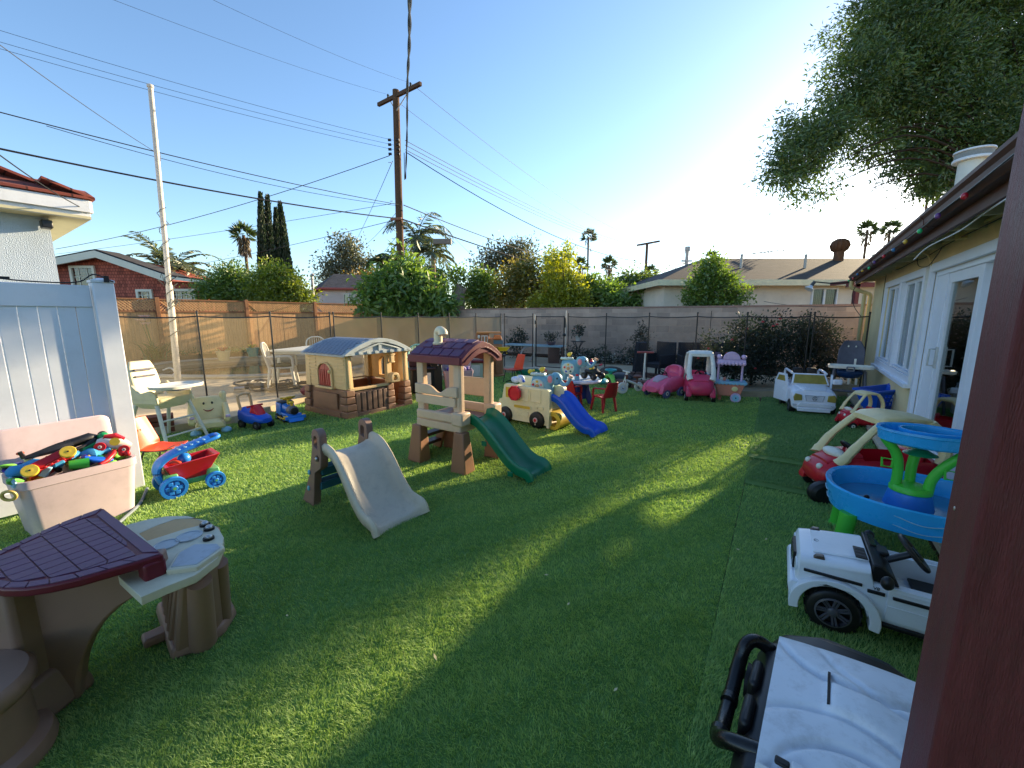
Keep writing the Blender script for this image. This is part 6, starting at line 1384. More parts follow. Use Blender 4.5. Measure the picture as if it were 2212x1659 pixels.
b = MB(); b.lathe([(.03,.20),(.035,.30),(.07,.34),(.05,.35)], 14, (.05,0,0)); b.build('column', tq, t)
ring(t, 'steering_wheel', (.05,0,.37), .115, .018, tq, (0,0,0), spokes=0)
b = MB(); b.box((.05,0,.36),(.06,.2,.02)); b.build('wheel_spoke', whf, t, bev=.006)
for (x,y) in ((.27,-.07),(.27,.07),(-.22,-.15),(-.22,.15)): wheel(t, (x,y,.05), .05, .03, 'y', cyel, yel)
t = thing('fallen_trike', 'small black and lime trike tipped beside the green wiggle scooter', 'tricycle', (2.42,8.55,0), -60)
wheel(t, (.05,0,.09), .09, .04, 'y', blk_p, whf); wheel(t, (-.15,.08,.05), .05, .03, 'y', blk_p, lime); b = MB(); b.tube([(.05,0,.1),(-.02,0,.24),(-.15,.05,.08)], .014, 6); b.build('frame', lime, t)
# activity table, chairs
t = thing('activity_table', 'round white-topped toddler table with blue base and turquoise side tray', 'table', (1.16,6.95,0), -15)
b = MB(); b.lathe([(.05,.395),(.35,.395),(.375,.41),(.38,.44),(.37,.455),(.345,.448),(.05,.445)], 40); b.build('table_top', plastic('plastic_ice', 222,228,240, rough=.25), t)
b = MB(); b.prism([(x,z) for x,z in ((-.25,0),(-.17,0),(-.10,.16),(.10,.16),(.17,0),(.25,0),(.15,.40),(-.15,.40))], .05, 'y', 0); b.prism([(x,z) for x,z in ((-.25,0),(-.17,0),(-.10,.16),(.10,.16),(.17,0),(.25,0),(.15,.40),(-.15,.40))], .05, 'x', 0); b.lathe([(.12,.10),(.15,.40)],16); b.build('base', plastic('plastic_navy_blue', 22,50,130), t, bev=.01)
b = MB(); b.sph((.36,.12,.40),(.13,.17,.055)); b.build('side_tray', tq, t)
def mini_chair(loc, rz_, lab):
    t = thing('toddler_chair', lab, 'chair', loc, rz_, group='red toddler chairs')
    b = MB(); b.box((0,0,.245),(.26,.26,.02)); 
    for i in range(4):
        for j in range(4): b.box((-.07+i*.045,-.07+j*.045,.257),(.02,.02,.006))
    b.build('seat', redp2, t, bev=.008)
    b = MB(); b.sheet(lambda u,v: (-.13-.07*u-.03*(1-(2*v-1)**2), (v-.5)*.27*(1-.25*u*u), .25+.25*u), 8, 10, Vector((-.012,0,0))); bk = b.build('backrest', redp2, t, sub=1)
    for sy in (-1,1):
        b = MB(); b.tube(bez([(-.16,sy*.13,.40),(-.02,sy*.15,.385),(.08,sy*.14,.37),(.12,sy*.13,.25)],4), .014, 6, flat=1.4); b.build('armrest', redp2, t)
        for sx in (-1,1): b = MB(); b.tube([(sx*.11,sy*.115,.24),(sx*.15,sy*.135,0)], [.024,.018], 6); b.build('leg', redp2, t)
    return t
redp2 = plastic('plastic_dark_red', 150,24,40, rough=.35)
mini_chair((1.47,6.40,0), 118, 'red toddler armchair on the right of the blue-based table')
mini_chair((.98,6.62,0), 60, 'red toddler chair half hidden behind the blue slide under the table')
e2 = elephant(Vector((1.02,6.80,.455)), -8, 'blue elephant activity toy standing on the white round table'); e2.scale = (1.25,)*3
t = thing('toy_quad', 'black toy quad bike carrying a blue and yellow clown figure on the table', 'toy', (1.38,6.88,.455), -55); t.scale = (1.2,)*3
for x in (-.09,.09):
    for y in (-.08,.08): wheel(t, (x,y,.045), .047, .05, 'y', blk_p, gry, .4)
b = MB(); b.rings([superring(x,.05,z0,z1,2.6,14) for x,z0,z1 in ((-.12,.06,.13),(-.03,.05,.13),(.05,.06,.15),(.11,.07,.11))]); b.tube([(.05,-.07,.19),(.05,.07,.19)], .01, 6); b.cyl((.07,0,.12),(.05,0,.19),.01); b.build('body', blk_p, t)
b = MB(); b.cyl((.05,-.07,.19),(.05,-.13,.20),.012); b.cyl((.05,.07,.19),(.05,.12,.20),.012); b.build('handlebar', redb, t)
b = MB(); b.lathe([(.03,.13),(.035,.16),(.02,.20)],10,(-.03,0,0)); b.build('figure_torso', plastic('plastic_yellow_fig', 220,190,60), t); b = MB(); b.sph((-.03,0,.225),.03); b.build('figure_head', plastic('plastic_blue_fig', 40,50,150), t); b = MB(); b.lathe([(.03,.24),(.012,.27),(.003,.285)],10,(-.03,0,0)); b.build('figure_hat', redb, t)
# tricycle partly behind the table left
t = thing('black_trike', 'black-wheeled red trike half hidden behind the white round table', 'tricycle', (.62,8.3,0), 20)
ring(t, 'front_wheel', (-.05,0,.20), .15, .016, blk_p, (PI/2,0,.2), spokes=0); wheel(t, (.22,0,.09), .09, .04, 'y', blk_p, redb)
b = MB(); b.tube([(-.05,0,.2),(.08,0,.38),(.22,0,.12)], .014, 6); b.tube([(.06,-.1,.42),(.08,.1,.42)], .012, 6); b.build('frame', redb, t)
b = MB(); b.sph((-.26,0,.40),(.055,.05,.05)); b.sph((-.2,0,.42),(.04,.03,.025)); b.build('duck_horn', plastic('plastic_bright_yellow', 235,205,60), t)
# orange chair + green wagon
orange = plastic('plastic_orange', 226,74,30, rough=.38, dirt=.08); steel = pmat('dark_steel', S(70,66,66), .4, .5, .1, 8, metal=.5)
def shell_chair(loc, rz_, lab, k=1.0, m=orange, legm_=steel):
    t = thing('school_chair', lab, 'chair', loc, rz_, group='orange shell school chairs'); t.scale = (k,)*3
    def f(u, v):
        if u < .5: s_ = u/.5; x = .18-.34*s_; z = .335-.02*math.sin(s_*PI)+.02*(2*v-1)**2
        else: s_ = (u-.5)/.5; x = -.16-.11*s_; z = .335+.34*s_+.0*s_
        if .4 < u < .6: z += .0
        w_ = .36*(1-.18*abs(u-.5)*2); x += .03*(2*v-1)**2*(1 if u > .5 else 0)
        return (x, (v-.5)*w_, z)
    b = MB(); b.sheet(f, 18, 10, Vector((.006,0,-.010))); sh_ = b.build('shell', m, t, sub=1)
    for k_ in range(4): b = MB(); b.box((-.225,-.06+k_*.04,.49),(.02,.014,.10)); b.build('back_rib', m, sh_, bev=.004)
    for sy in (-1,1): b = MB(); b.tube(bez([(.17,sy*.17,0),(.12,sy*.14,.29),(.08,sy*.13,.315),(-.08,sy*.13,.315),(-.12,sy*.14,.29),(-.19,sy*.17,0)],5), .010, 7); b.build('leg_frame', legm_, t)
    b = MB(); b.cyl((.08,-.13,.315),(.08,.13,.315),.009); b.cyl((-.08,-.13,.315),(-.08,.13,.315),.009); b.build('cross_bar', legm_, t)
    return t
shell_chair((.03,9.15,0), 215, 'orange shell school chair near the pool gate', .98)
shell_chair((-3.33,3.74,0), 8, 'bright orange shell chair half hidden by the white fence post', .84)
t = thing('green_wagon', 'small dark green toy wagon with black wheels and white rail by the gate', 'toy wagon', (.36,9.3,0), 12)
gd = plastic('plastic_dark_green', 20,120,90); b = MB(); b.rings([[(-.20,-.11,.13),(.20,-.11,.13),(.20,.11,.13),(-.20,.11,.13)],[(-.27,-.15,.29),(.27,-.15,.29),(.27,.15,.29),(-.27,.15,.29)]]); o = b.build('tub', gd, t, bev=.012); c = MB(); c.rings([[(-.19,-.10,.15),(.19,-.10,.15),(.19,.10,.15),(-.19,.10,.15)],[(-.255,-.135,.31),(.255,-.135,.31),(.255,.135,.31),(-.255,.135,.31)]]); boolcut(o, c.build('cut', gd))
b = MB(); b.tube([(.0,.15,.30),(.24,.15,.33),(.27,-.12,.33)], .014, 6); b.build('rail', whf, t)
for x in (.05,.28): wheel(t, (x,-.16,.085), .085 if x > .1 else .07, .05, 'y', blk_p, whf, .4)
wheel(t, (.28,.16,.085), .085, .05, 'y', blk_p, whf, .4); b = MB(); b.box((.1,0,.10),(.45,.2,.04)); b.tube([(-.2,0,.1),(-.5,.05,.03)], .012, 6); b.build('chassis', blk_p, t)
# ---------- brown play kitchen + truck ----------
kb = plastic('plastic_kitchen_brown', 176,122,82, rough=.5); kd = plastic('plastic_kitchen_dark', 60,42,44, rough=.35); korg = plastic('plastic_kitchen_orange', 222,120,50)
t = thing('play_kitchen', 'tall brown toy kitchen workbench with hutch and curved dark counter', 'toy kitchen', (-.55,10.25,0), 8)
b = MB(); b.lathe([(.36,0),(.37,.04),(.33,.06),(.33,.48),(.35,.50)], 26, (.02,.10,0), 'z', (1,.75)); b.build('cabinet', kb, t)
for x in (-.2,0,.2):
    b = MB(); b.box((x,-.19,.27),(.15,.04,.34)); b.build('door', plastic('plastic_door_brown', 150,98,66), t, bev=.008)
b = MB(); b.lathe([(.33,.50),(.385,.51),(.39,.55),(.36,.565),(.1,.56)], 28, (.03,.08,0), 'z', (1,.78)); b.build('counter', kd, t)
b = MB(); b.box((-.18,.22,.82),(.34,.16,.52)); b.box((.15,.22,.76),(.34,.16,.40)); b.build('hutch', kb, t, bev=.015)
b = MB(); b.box((-.13,.12,.93),(.20,.05,.24)); b.build('cupboard_frame', kb, t, bev=.008); b = MB(); b.prism([(x-.13,z+.93) for x,z in ((-.08,-.1),(.08,-.1),(.08,.1),(-.08,.1))], .02, 'y', .09, holes=[[(x-.17,z+.93) for x,z in ((-.028,-.08),(.028,-.08),(.028,.08),(-.028,.08))],[(x-.09,z+.93) for x,z in ((-.028,-.08),(.028,-.08),(.028,.08),(-.028,.08))]]); b.build('cupboard_door', whf, t)
b = MB(); b.box((-.02,.18,1.10),(.62,.22,.04)); b.build('hutch_top', plastic('plastic_hutch_top', 205,140,80), t, bev=.01)
b = MB(); b.box((.2,.1,.99),(.2,.14,.10), top=(.8,.8)); b.build('hood', korg, t, bev=.01); b = MB(); b.box((.22,.13,.86),(.24,.02,.10)); b.build('shelf_panel', plastic('plastic_steelblue', 90,120,130), t)
b = MB(); b.sph((-.27,.12,1.0),(.035,.03,.05)); b.build('phone', whf, t, bev=.004)
tt = thing('toy_truck', 'yellow and orange toy dump truck parked on the brown kitchen counter', 'toy truck', (-.32,10.12,.565), 10)
b = MB(); b.rings([[(.0,-.07,.09),(.18,-.07,.09),(.18,.07,.09),(.0,.07,.09)],[(-.04,-.085,.19),(.26,-.085,.19),(.26,.085,.19),(-.04,.085,.19)]]); b.build('dump_bed', plastic('plastic_truck_yellow', 225,180,30), tt, bev=.006); b = MB(); b.box((-.11,0,.13),(.13,.13,.16),top=(.8,.9)); b.build('cab', korg, tt, bev=.01)
for x in (-.12,.06,.18): wheel(tt, (x,-.07,.045), .048, .04, 'y', blk_p, yel, .4); wheel(tt, (x,.07,.045), .048, .04, 'y', blk_p, yel, .4)
t = thing('cream_kitchen', 'low cream play kitchen with maroon counter left of the brown one', 'toy kitchen', (-1.02,9.65,0), 10)
b = MB(); b.box((0,0,.22),(.62,.3,.42)); b.build('cabinet', plastic('plastic_kitchen_cream', 196,200,172), t, bev=.012)
b = MB(); b.box((0,-.02,.46),(.72,.38,.07)); b.build('counter', plastic('plastic_counter_maroon', 110,24,40, rough=.25), t, bev=.02)
for x in (-.15,.14): b = MB(); b.box((x,-.16,.24),(.2,.02,.26)); b.build('door', whf if x > 0 else plastic('plastic_kitchen_cream2', 208,212,190), t, bev=.006)
b = MB(); b.tube(bez([(.02,.1,.49),(.02,.1,.60),(.02,.02,.62),(.02,-.02,.57)],4), .012, 6); b.build('tap', chrome, t); b = MB(); b.box((.2,.12,.66),(.24,.02,.32)); b.build('splash_panel', whf, t)
t = thing('toy_bucket', 'deep blue toy bucket holding a dark red ball in front of the cream kitchen', 'bucket', (-1.12,9.2,0), 0)
b = MB(); b.lathe([(.08,0),(.11,.2),(.12,.21),(.10,.2),(.07,.02)], 18); b.build('bucket', plastic('plastic_royal', 20,40,150), t); b = MB(); b.sph((0,0,.25),.1); tag(b.build('ball', plastic('plastic_ball_red', 120,24,44)), 'dark red ball sitting in the deep blue bucket', 'ball').location = (-1.12,9.2,.05)
# black kitchen, mint chair, grey-pink bin behind tower
t = thing('black_kitchen', 'black toy stove unit with red mark behind the playhouse corner', 'toy kitchen', (-1.78,7.95,0), 25)
b = MB(); b.box((0,0,.28),(.42,.26,.5)); b.build('cabinet', blk_p, t, bev=.012); b = MB(); b.box((0,-.02,.50),(.5,.32,.03)); b.box((0,.1,.64),(.44,.05,.22)); b.build('worktop', kd, t, bev=.008); b = MB(); b.box((.09,-.135,.27),(.12,.012,.30)); b.build('door_panel', whf, t); b = MB(); b.box((-.08,-.13,.58),(.05,.02,.06)); b.build('label_patch', redb, t)
t = thing('black_box_grill', 'small black toy grill box standing between the stove unit and the pink bin', 'toy grill', (-1.50,8.05,0), 10)
b = MB(); b.box((0,0,.3),(.2,.2,.56)); b.box((0,-.02,.6),(.24,.22,.07)); b.build('body', blk_p, t, bev=.012); b = MB(); b.sph((.03,-.12,.56),.015); b.build('knob', chrome, t)
mint = plastic('plastic_mint', 150,205,190, rough=.45)
t = thing('mint_chair', 'mint green plastic garden chair showing above the playhouse roof edge', 'chair', (-2.12,8.7,0), -100)
def garden_chair(t, m, cush=None, sc_=1.0):
    b = MB(); b.box((0,0,.40),(.44,.44,.03)); b.build('seat', m, t, bev=.012)
    for sx in (-1,1):
        for sy in (-1,1): b = MB(); b.tube([(sx*.19,sy*.19,.40),(sx*.24,sy*.24,0)], [.032,.026], 6, flat=.7); b.build('leg', m, t)
    for sy in (-1,1): b = MB(); b.tube(bez([(-.22,sy*.22,.62),(.0,sy*.25,.63),(.20,sy*.24,.61),(.22,sy*.21,.40)],5), .022, 6, flat=1.2); b.build('armrest', m, t)
    pts = [(-.20,-.20,.40),(-.25,-.22,.62),(-.29,-.20,.80),(-.31,-.10,.88),(-.315,0,.89),(-.31,.10,.88),(-.29,.20,.80),(-.25,.22,.62),(-.20,.20,.40)]
    b = MB(); b.tube(bez(pts,4), .022, 8, flat=.8); fr2 = b.build('back_frame', m, t)
    b = MB()
    for k in range(6): y = -.14+.056*k; b.tube([(-.21,y*.9,.42),(-.27,y,.65),(-.305,y*.9,.86)], .014, 5, flat=.5)
    b.build('back_slats', m, t)
    if cush: b = MB(); b.sph((0,0,.44),(.21,.21,.045),20,9); b.build('cushion', cush, t)
garden_chair(t, mint)
bin_p = plastic('plastic_bin_mauve', 172,146,150, rough=.45, dirt=.15); bin_q = plastic('plastic_bin_pink', 200,180,181, rough=.4, dirt=.12)
def bin_(name, lab, loc, rz_, L_, W_, H_, m, lid=True):
    t = thing(name, lab, 'storage bin', loc, rz_)
    b = MB(); P0 = rrect(L_/2*.84,W_/2*.84,.05); P1 = rrect(L_/2*.97,W_/2*.97,.06); P2 = rrect(L_/2,W_/2,.06); P3 = rrect(L_/2*.93,W_/2*.93,.05); P4 = rrect(L_/2*.80,W_/2*.80,.04)
    b.rings([[(x,y,z) for x,y in P] for P, z in ((P0,0),(P1,H_*.86),(P2,H_*.87),(P2,H_),(P3,H_),(P4,.02))]); b.build('bin', m, t)
    if lid:
        b = MB(); b.at((0,W_/2+.015,H_-.02),(R(78),0,0)); b.rings([[(x,(y+W_/2)*.78,z) for x,y in P] for P, z in ((P2,-.03),(P2,0),(P3,.012),(P4,.012))]); 
        b.at(); ld = b.build('lid', m, t)
        b = MB(); b.at((0,W_/2+.015,H_-.02),(R(78),0,0)); b.prism([(x,(y+W_/2)*.78) for x,y in P4], .012, 'z', -.02, holes=[[(x*.9,(y*.86+W_/2)*.78) for x,y in P4]])
        for k in range(-2,3): b.box((k*L_*.15,W_*.3,-.022),(.012,W_*.3,.012))
        b.at(); b.build('lid_rib', m, ld, bev=.003)
    return t
bin_('storage_bin', 'greyish pink storage bin full of purple and blue toys behind the tower', (-1.10,8.20,0), 12, .60, .42, .44, bin_p, True)
for k in range(26):
    c_ = random.choice([plastic('plastic_violet', 80,50,150), plastic('plastic_pale_toy', 170,190,230), sky_, whf, lil]); b = MB(); s_ = random.uniform(.025,.05)
    (b.sph((0,0,0),(s_*1.4,s_,s_),8,6) if k%2 else b.box((0,0,0),(s_*2.2,s_*1.2,s_*1.3))); o = b.build('small_toy', c_, bev=.006)
    o.location = (-1.10+random.uniform(-.22,.22), 8.20+random.uniform(-.14,.14), .45+random.uniform(-.01,.04)); o.rotation_euler = (random.uniform(0,3),random.uniform(0,3),random.uniform(0,3)); tag(o, ('rounded ' if k%2 else 'blocky ')+{'plastic_violet':'purple','plastic_pale_toy':'pale blue','plastic_sky':'sky blue','plastic_offwhite':'white','plastic_lilac':'lilac'}.get(c_.name,'white')+' toy in the heap filling the greyish pink bin', 'toy', 'toys heaped in the greyish pink bin')
# ================= LEFT FOREGROUND: play table with sink and stool =================
M0 = Vector((-1.71,1.68,0)); ANG = 150.3
tb_ = plastic('plastic_table_brown', 148,116,98, rough=.42, dirt=.12, var=.06); mt = plastic('plastic_table_maroon', 108,72,96, rough=.45, dirt=.3); mtd = plastic('plastic_maroon_rich', 104,18,34, rough=.4); ct = plastic('plastic_sink_cream', 205,198,172, rough=.4, dirt=.2); bas = plastic('plastic_basin_tan', 196,158,104, rough=.45)
t = thing('water_play_table', 'brown toddler picnic table with maroon tiled half-oval top and cream sink counter', 'play table', M0, ANG)
Mi = t.matrix_basis.inverted()
def lo(x, y, z): return Mi @ Vector((x,y,z))
def ell(a, b_, n, x0=0, y0=0, s=1.0): return [(x0+a*s*math.cos(PI*k/n), y0+b_*s*math.sin(PI*k/n)) for k in range(n+1)]
def sv_(pts, z): return [tuple(lo(*G(x,y,z)))[:2] for x,y in pts]
MP = sv_([(354,1196),(297,1214),(236,1231),(172,1249),(107,1263),(54,1271),(5,1272),(-38,1264),(-62,1247),(-64,1228),(-42,1208),(0,1188),(39,1171),(86,1149),(132,1129),(180,1111),(223,1096)], .59)
mcx, mcy = sum(p[0] for p in MP)/len(MP), sum(p[1] for p in MP)/len(MP)
def scl(P, k): return [(mcx+(x-mcx)*k, mcy+(y-mcy)*k) for x,y in P]
b = MB(); b.prism(MP, .034, 'z', .572); b.build('table_top', mtd, t, bev=.009, seg=3)
b = MB(); inn = scl(MP,.80)
def pull(p):
    if in_poly(p[0],p[1],inn): return p
    a_, c_ = 0.0, 1.0
    for _ in range(12):
        m_ = (a_+c_)/2; q = (mcx+(p[0]-mcx)*m_, mcy+(p[1]-mcy)*m_)
        if in_poly(q[0],q[1],inn): a_ = m_
        else: c_ = m_
    return (mcx+(p[0]-mcx)*a_, mcy+(p[1]-mcy)*a_)
for i in range(-7,8):
    for j in range(-2,12):
        x0, x1, y0, y1 = i*.058+.002, i*.058+.056, j*.072+.002, j*.072+.070
        pts = [(x0,y0),(x1,y0),(x1,y1),(x0,y1)]
        if sum(in_poly(x,y,inn) for x,y in pts) < 2: continue
        pts = [pull(p) for p in pts]
        if abs((pts[2][0]-pts[0][0])*(pts[3][1]-pts[1][1])-(pts[2][1]-pts[0][1])*(pts[3][0]-pts[1][0])) < .0012: continue
        b.prism(pts, .005, 'z', .5905)
o1, o2 = scl(MP,.975), scl(MP,.83)
for k in range(len(MP)):
    k2 = (k+1)%len(MP); A, B_, C_, D_ = [Vector((*p,0)) for p in (o1[k],o1[k2],o2[k2],o2[k])]
    P_ = [A.lerp(B_,.03), A.lerp(B_,.97), D_.lerp(C_,.97), D_.lerp(C_,.03)]; b.prism([(p.x,p.y) for p in P_], .005, 'z', .5905)
b.build('tile_relief', mt, t, bev=.0015, seg=1)
k1, k2 = Vector((*MP[0],0)), Vector((*MP[-1],0)); dd = (k2-k1)
b = MB(); b.at((k1+dd*.055+Vector((0,.03,.515))), (0,0,math.atan2(dd.y,dd.x))); b.box((0,0,0),(.075,.07,.11)); b.at(); b.build('corner_drop', mtd, t, bev=.01)
b = MB(); b.at((k1+dd*.5+Vector((0,.03,.545))), (0,0,math.atan2(dd.y,dd.x))); b.box((0,0,0),(dd.length*.9,.05,.03)); b.at(); b.build('top_skirt', mtd, t, bev=.008)
CPt = sv_([(256,1246),(304,1290),(360,1266),(422,1242),(470,1205),(481,1180),(483,1160),(472,1141),(447,1124),(404,1114),(360,1115),(322,1121),(279,1132),(230,1150)], .505)
b = MB(); b.prism(CPt, .034, 'z', .488); o = b.build('counter', ct, t, bev=.009, seg=3)
BP = sv_([(300,1152),(340,1134),(379,1121),(420,1119),(438,1126),(434,1134),(400,1142),(350,1158),(318,1168)], .505)
bcx, bcy = sum(p[0] for p in BP)/len(BP), sum(p[1] for p in BP)/len(BP); bs2 = lambda k: [(bcx+(x-bcx)*k, bcy+(y-bcy)*k) for x,y in BP]
c = MB(); c.prism(BP, .09, 'z', .50); boolcut(o, c.build('cut', ct))
b = MB(); b.rings([[(x,y,z) for x,y in P] for P, z in ((bs2(.995),.503),(bs2(.86),.440),(bs2(.80),.430),(bs2(.82),.424),(bs2(.90),.436),(bs2(1.0),.485))]); b.build('basin', bas, t)
for (x,y,r_) in ((409,1160,.050),(360,1178,.046)):
    q = sv_([(x,y)], .505)[0]; b = MB(); b.lathe([(.001,.509),(r_*.85,.509),(r_*.9,.512),(r_,.512),(r_,.505)], 28, (q[0],q[1],0)); b.build('burner', plastic('plastic_burner_grey', 176,184,188, rough=.4, dirt=.35), t)
for (x,y) in ((443,1135),(452,1144),(451,1165)):
    q = sv_([(x,y)], .505)[0]; b = MB(); b.lathe([(.022,.505),(.022,.515),(.001,.515)], 16, (q[0],q[1],0)); kn = b.build('knob', blk_p, t); b = MB(); b.sph((q[0],q[1],.518),(.019,.015,.011)); b.build('knob_cap', silver, kn)
GP = sv_([(358,1234),(426,1226),(486,1183),(477,1174),(420,1175),(382,1196)], .52)
gcx, gcy = sum(p[0] for p in GP)/len(GP), sum(p[1] for p in GP)/len(GP)
b = MB(); b.prism(GP, .024, 'z', .512); fr3 = b.build('tray_frame', ct, t, bev=.005)
b = MB(); b.prism([(gcx+(x-gcx)*.84, gcy+(y-gcy)*.84) for x,y in GP], .006, 'z', .524); b.build('griddle', plastic('plastic_griddle_grey', 168,176,184, rough=.45, dirt=.4), fr3, bev=.002)
# pedestal
def prism_world(b, lowp, topp, z0, z1, k=4):
    rs = []
    for i in range(k+1):
        u = i/k; rs.append([lo(lerp(a[0],c[0],u), lerp(a[1],c[1],u), lerp(z0,z1,u)) for a,c in zip(lowp,topp)])
    b.rings(rs)
lp_ = [(-1.50,1.59),(-1.43,1.64),(-1.40,1.73),(-1.43,1.85),(-1.53,1.95),(-1.70,2.02),(-1.80,1.88)]
tp2 = [(-1.33,1.49),(-1.29,1.54),(-1.29,1.62),(-1.31,1.70),(-1.45,1.88),(-1.62,1.92),(-1.69,1.80)]
b = MB(); prism_world(b, lp_, tp2, .0, .475, 6); ped = b.build('pedestal', tb_, t, bev=.012)
b = MB(); prism_world(b, [(x*1.0+dx,y+dy) for (x,y),(dx,dy) in zip(lp_,((.0,-.02),(.02,-.015),(.03,0),(.03,.01),(0,.03),(-.03,.02),(-.03,-.01)))], [(x+dx*.6,y+dy*.6) for (x,y),(dx,dy) in zip(lp_,((.0,-.02),(.02,-.015),(.03,0),(.03,.01),(0,.03),(-.03,.02),(-.03,-.01)))], 0, .055, 2); b.build('plinth', tb_, t, bev=.012)
b = MB()
def cylw(b, x, y, z0, x2, y2, z1, r0, r1, n=18): b.tube([lo(x,y,z0), lo(x2,y2,z1)], [r0,r1], n)
cylw(b, -1.425,1.66,.02, -1.32,1.56,.40, .055,.045); cylw(b, -1.44,1.80,.02, -1.33,1.69,.40, .045,.035); b.build('column', tb_, ped)
b = MB()
for k in range(5): 
    u = .12+k*.17; cylw(b, lerp(-1.50,-1.80,u), lerp(1.59,1.90,u), .07, lerp(-1.345,-1.69,u), lerp(1.50,1.80,u), .42, .014, .012, 8)
b.build('rib', tb_, ped)
b = MB(); b.rings([[lo(x,y,z) for x,y in ((-1.66,1.76),(-1.60,1.70),(-1.67,1.63),(-1.73,1.68))] for z in (.0,.045)]); b.build('foot', tb_, ped, bev=.012)
b = MB(); 
A_, B_ = Vector((-1.78,1.40,0)), Vector((-1.36,1.56,0)); L_ = (B_-A_).length; dr_ = math.atan2((B_-A_).y,(B_-A_).x)
am = Mi @ Matrix.Translation(A_) @ Matrix.Rotation(dr_,4,'Z'); b.M = am
P_ = [(-.02,0),(.06,0)]+[(.06+.36*(1-math.cos(R(a))), .0+.43*math.sin(R(a))) for a in range(8,88,8)]+[(L_,.44),(L_,.468),(L_*.85,.468),(L_*.84,.553),(-.02,.553)]
b.prism(P_, .07, 'y', 0); b.M = Matrix(); b.build('arch_support', tb_, t, bev=.012)
b = MB(); b.rings([[lo(-1.86+dx,1.36+dy,z) for dx,dy in ((-.08,-.07),(.08,-.07),(.09,.08),(-.08,.08))] for z in (0,.55)]); b.rings([[lo(-1.86+dx*k,1.34+dy*k,z) for dx,dy in ((-.08,-.07),(.08,-.07),(.09,.08),(-.08,.08))] for z,k in ((0,1.6),(.05,1.55),(.17,1.2))]); b.build('leg_column', tb_, t, bev=.02)
b = MB(); b.rings([[lo(x,y,z) for x,y in ((-1.98,1.14),(-1.78,1.14),(-1.74,1.32),(-1.98,1.34))] for z in (.20,.29)]); b.build('seat_arm', tb_, t, bev=.02)
b = MB(); s0 = lo(-1.80,1.12,0); b.lathe([(.20,0),(.205,.02),(.195,.06),(.165,.08),(.16,.24),(.175,.25),(.185,.27),(.185,.30),(.17,.32),(.05,.325)], 36, (s0.x,s0.y,0)); b.build('stool_seat', tb_, t)
# ================= PINK BIN WITH TOYS =================
bin_('storage_bin', 'large pale pink storage bin overflowing with toys against the white vinyl fence', (-3.22,2.85,0), 61, .62, .40, .43, bin_q)
BM = Matrix.Translation((-3.22,2.85,0)) @ Matrix.Rotation(R(61),4,'Z')
def inbin(x, y, z): return BM @ Vector((x,y,z))
t = thing('toy_cart', 'red slotted toy wagon with yellow wheels upturned on the pink bin', 'toy', inbin(-.13,-.10,.50), 0, rot=(R(-38),R(-22),R(61)))
rb_ = plastic('plastic_toy_red', 190,24,34); b = MB(); b.box((0,0,0),(.24,.15,.05)); o = b.build('basket', rb_, t, bev=.008); c = MB()
for i in range(6):
    for j in range(3): c.box((-.08+i*.032,-.035+j*.035,0),(.018,.022,.2))
boolcut(o, c.build('cut', rb_)); ty = plastic('plastic_toy_yellow', 226,190,60)
for x in (-.10,.10):
    for y in (-.085,.085): wheel(t, (x,y,-.02), .042, .022, 'y', ty, ty, .5)
def single(nm, lab, mb, m, loc, rot=(0,0,0), cat='toy', bev=0, sub=0):
    o = mb.build(nm, m, None, bev=bev, sub=sub); o.location = loc; o.rotation_euler = rot; return tag(o, lab, cat)
b = MB(); b.lathe([(.03,-.05),(.042,.05),(.038,.05),(.027,-.045)], 20); single('toy_cup', 'green toy cup lying on its side at the front of the pink bin', b, plastic('plastic_cup_green', 60,170,60), inbin(-.0,-.14,.46), (R(95),R(10),R(140)), 'cup')
# black suited figure lying on top
t = thing('action_figure', 'black suited action figure lying on its back across the toy pile', 'doll', inbin(.02,.06,.56), 0, rot=(0,R(-4),R(66)))
b = MB(); dkf = plastic('rubber_black', 24,24,28, rough=.35)
b.tube(bez([(-.24,-.02,0),(-.12,-.03,.01),(.0,-.025,.012)],4), [.014,.016,.02,.024,.026,.028,.03,.03,.03], 8); b.tube(bez([(-.22,.03,-.02),(-.10,.03,.0),(.0,.02,.012)],4), [.014,.016,.02,.024,.026,.028,.03,.03,.03], 8)
b.tube([(-.02,0,.01),(.05,0,.018),(.11,0,.02),(.15,0,.015)], [.038,.036,.042,.02], 10); b.tube([(.12,-.05,.01),(.05,-.075,-.01),(-.02,-.08,-.02)], [.018,.014,.011], 7); b.tube([(.12,.05,.01),(.06,.08,-.01),(.0,.09,0)], [.018,.014,.011], 7); b.sph((.185,0,.02),(.03,.026,.03)); b.tube([(-.24,-.02,0),(-.25,-.02,.05)], [.014,.012], 6); b.build('body', dkf, t)
b = MB(); b.sph((-.245,.0,.035),(.02,.02,.012)); b.build('hand_tool', orange, t)
t = thing('toy_racer', 'white and red toy car with round wheels at the right end of the pink bin', 'toy', inbin(.22,-.03,.50), 0, rot=(R(-10),R(20),R(40)))
b = MB(); b.rings([superring(x,hw,z0,z1,2.6,16) for x,hw,z0,z1 in ((-.10,.03,0,.05),(-.06,.055,-.01,.08),(.03,.055,-.01,.09),(.10,.04,0,.05))]); b.build('body', whf, t)
b = MB(); b.rings([superring(x,hw,z0,z1,2.6,14) for x,hw,z0,z1 in ((-.07,.045,.05,.09),(-.01,.05,.06,.115),(.05,.04,.05,.09))]); b.build('roof', rb_, t)
for x in (-.07,.065): wheel(t, (x,-.06,0), .034, .02, 'y', rb_, whf, .4)
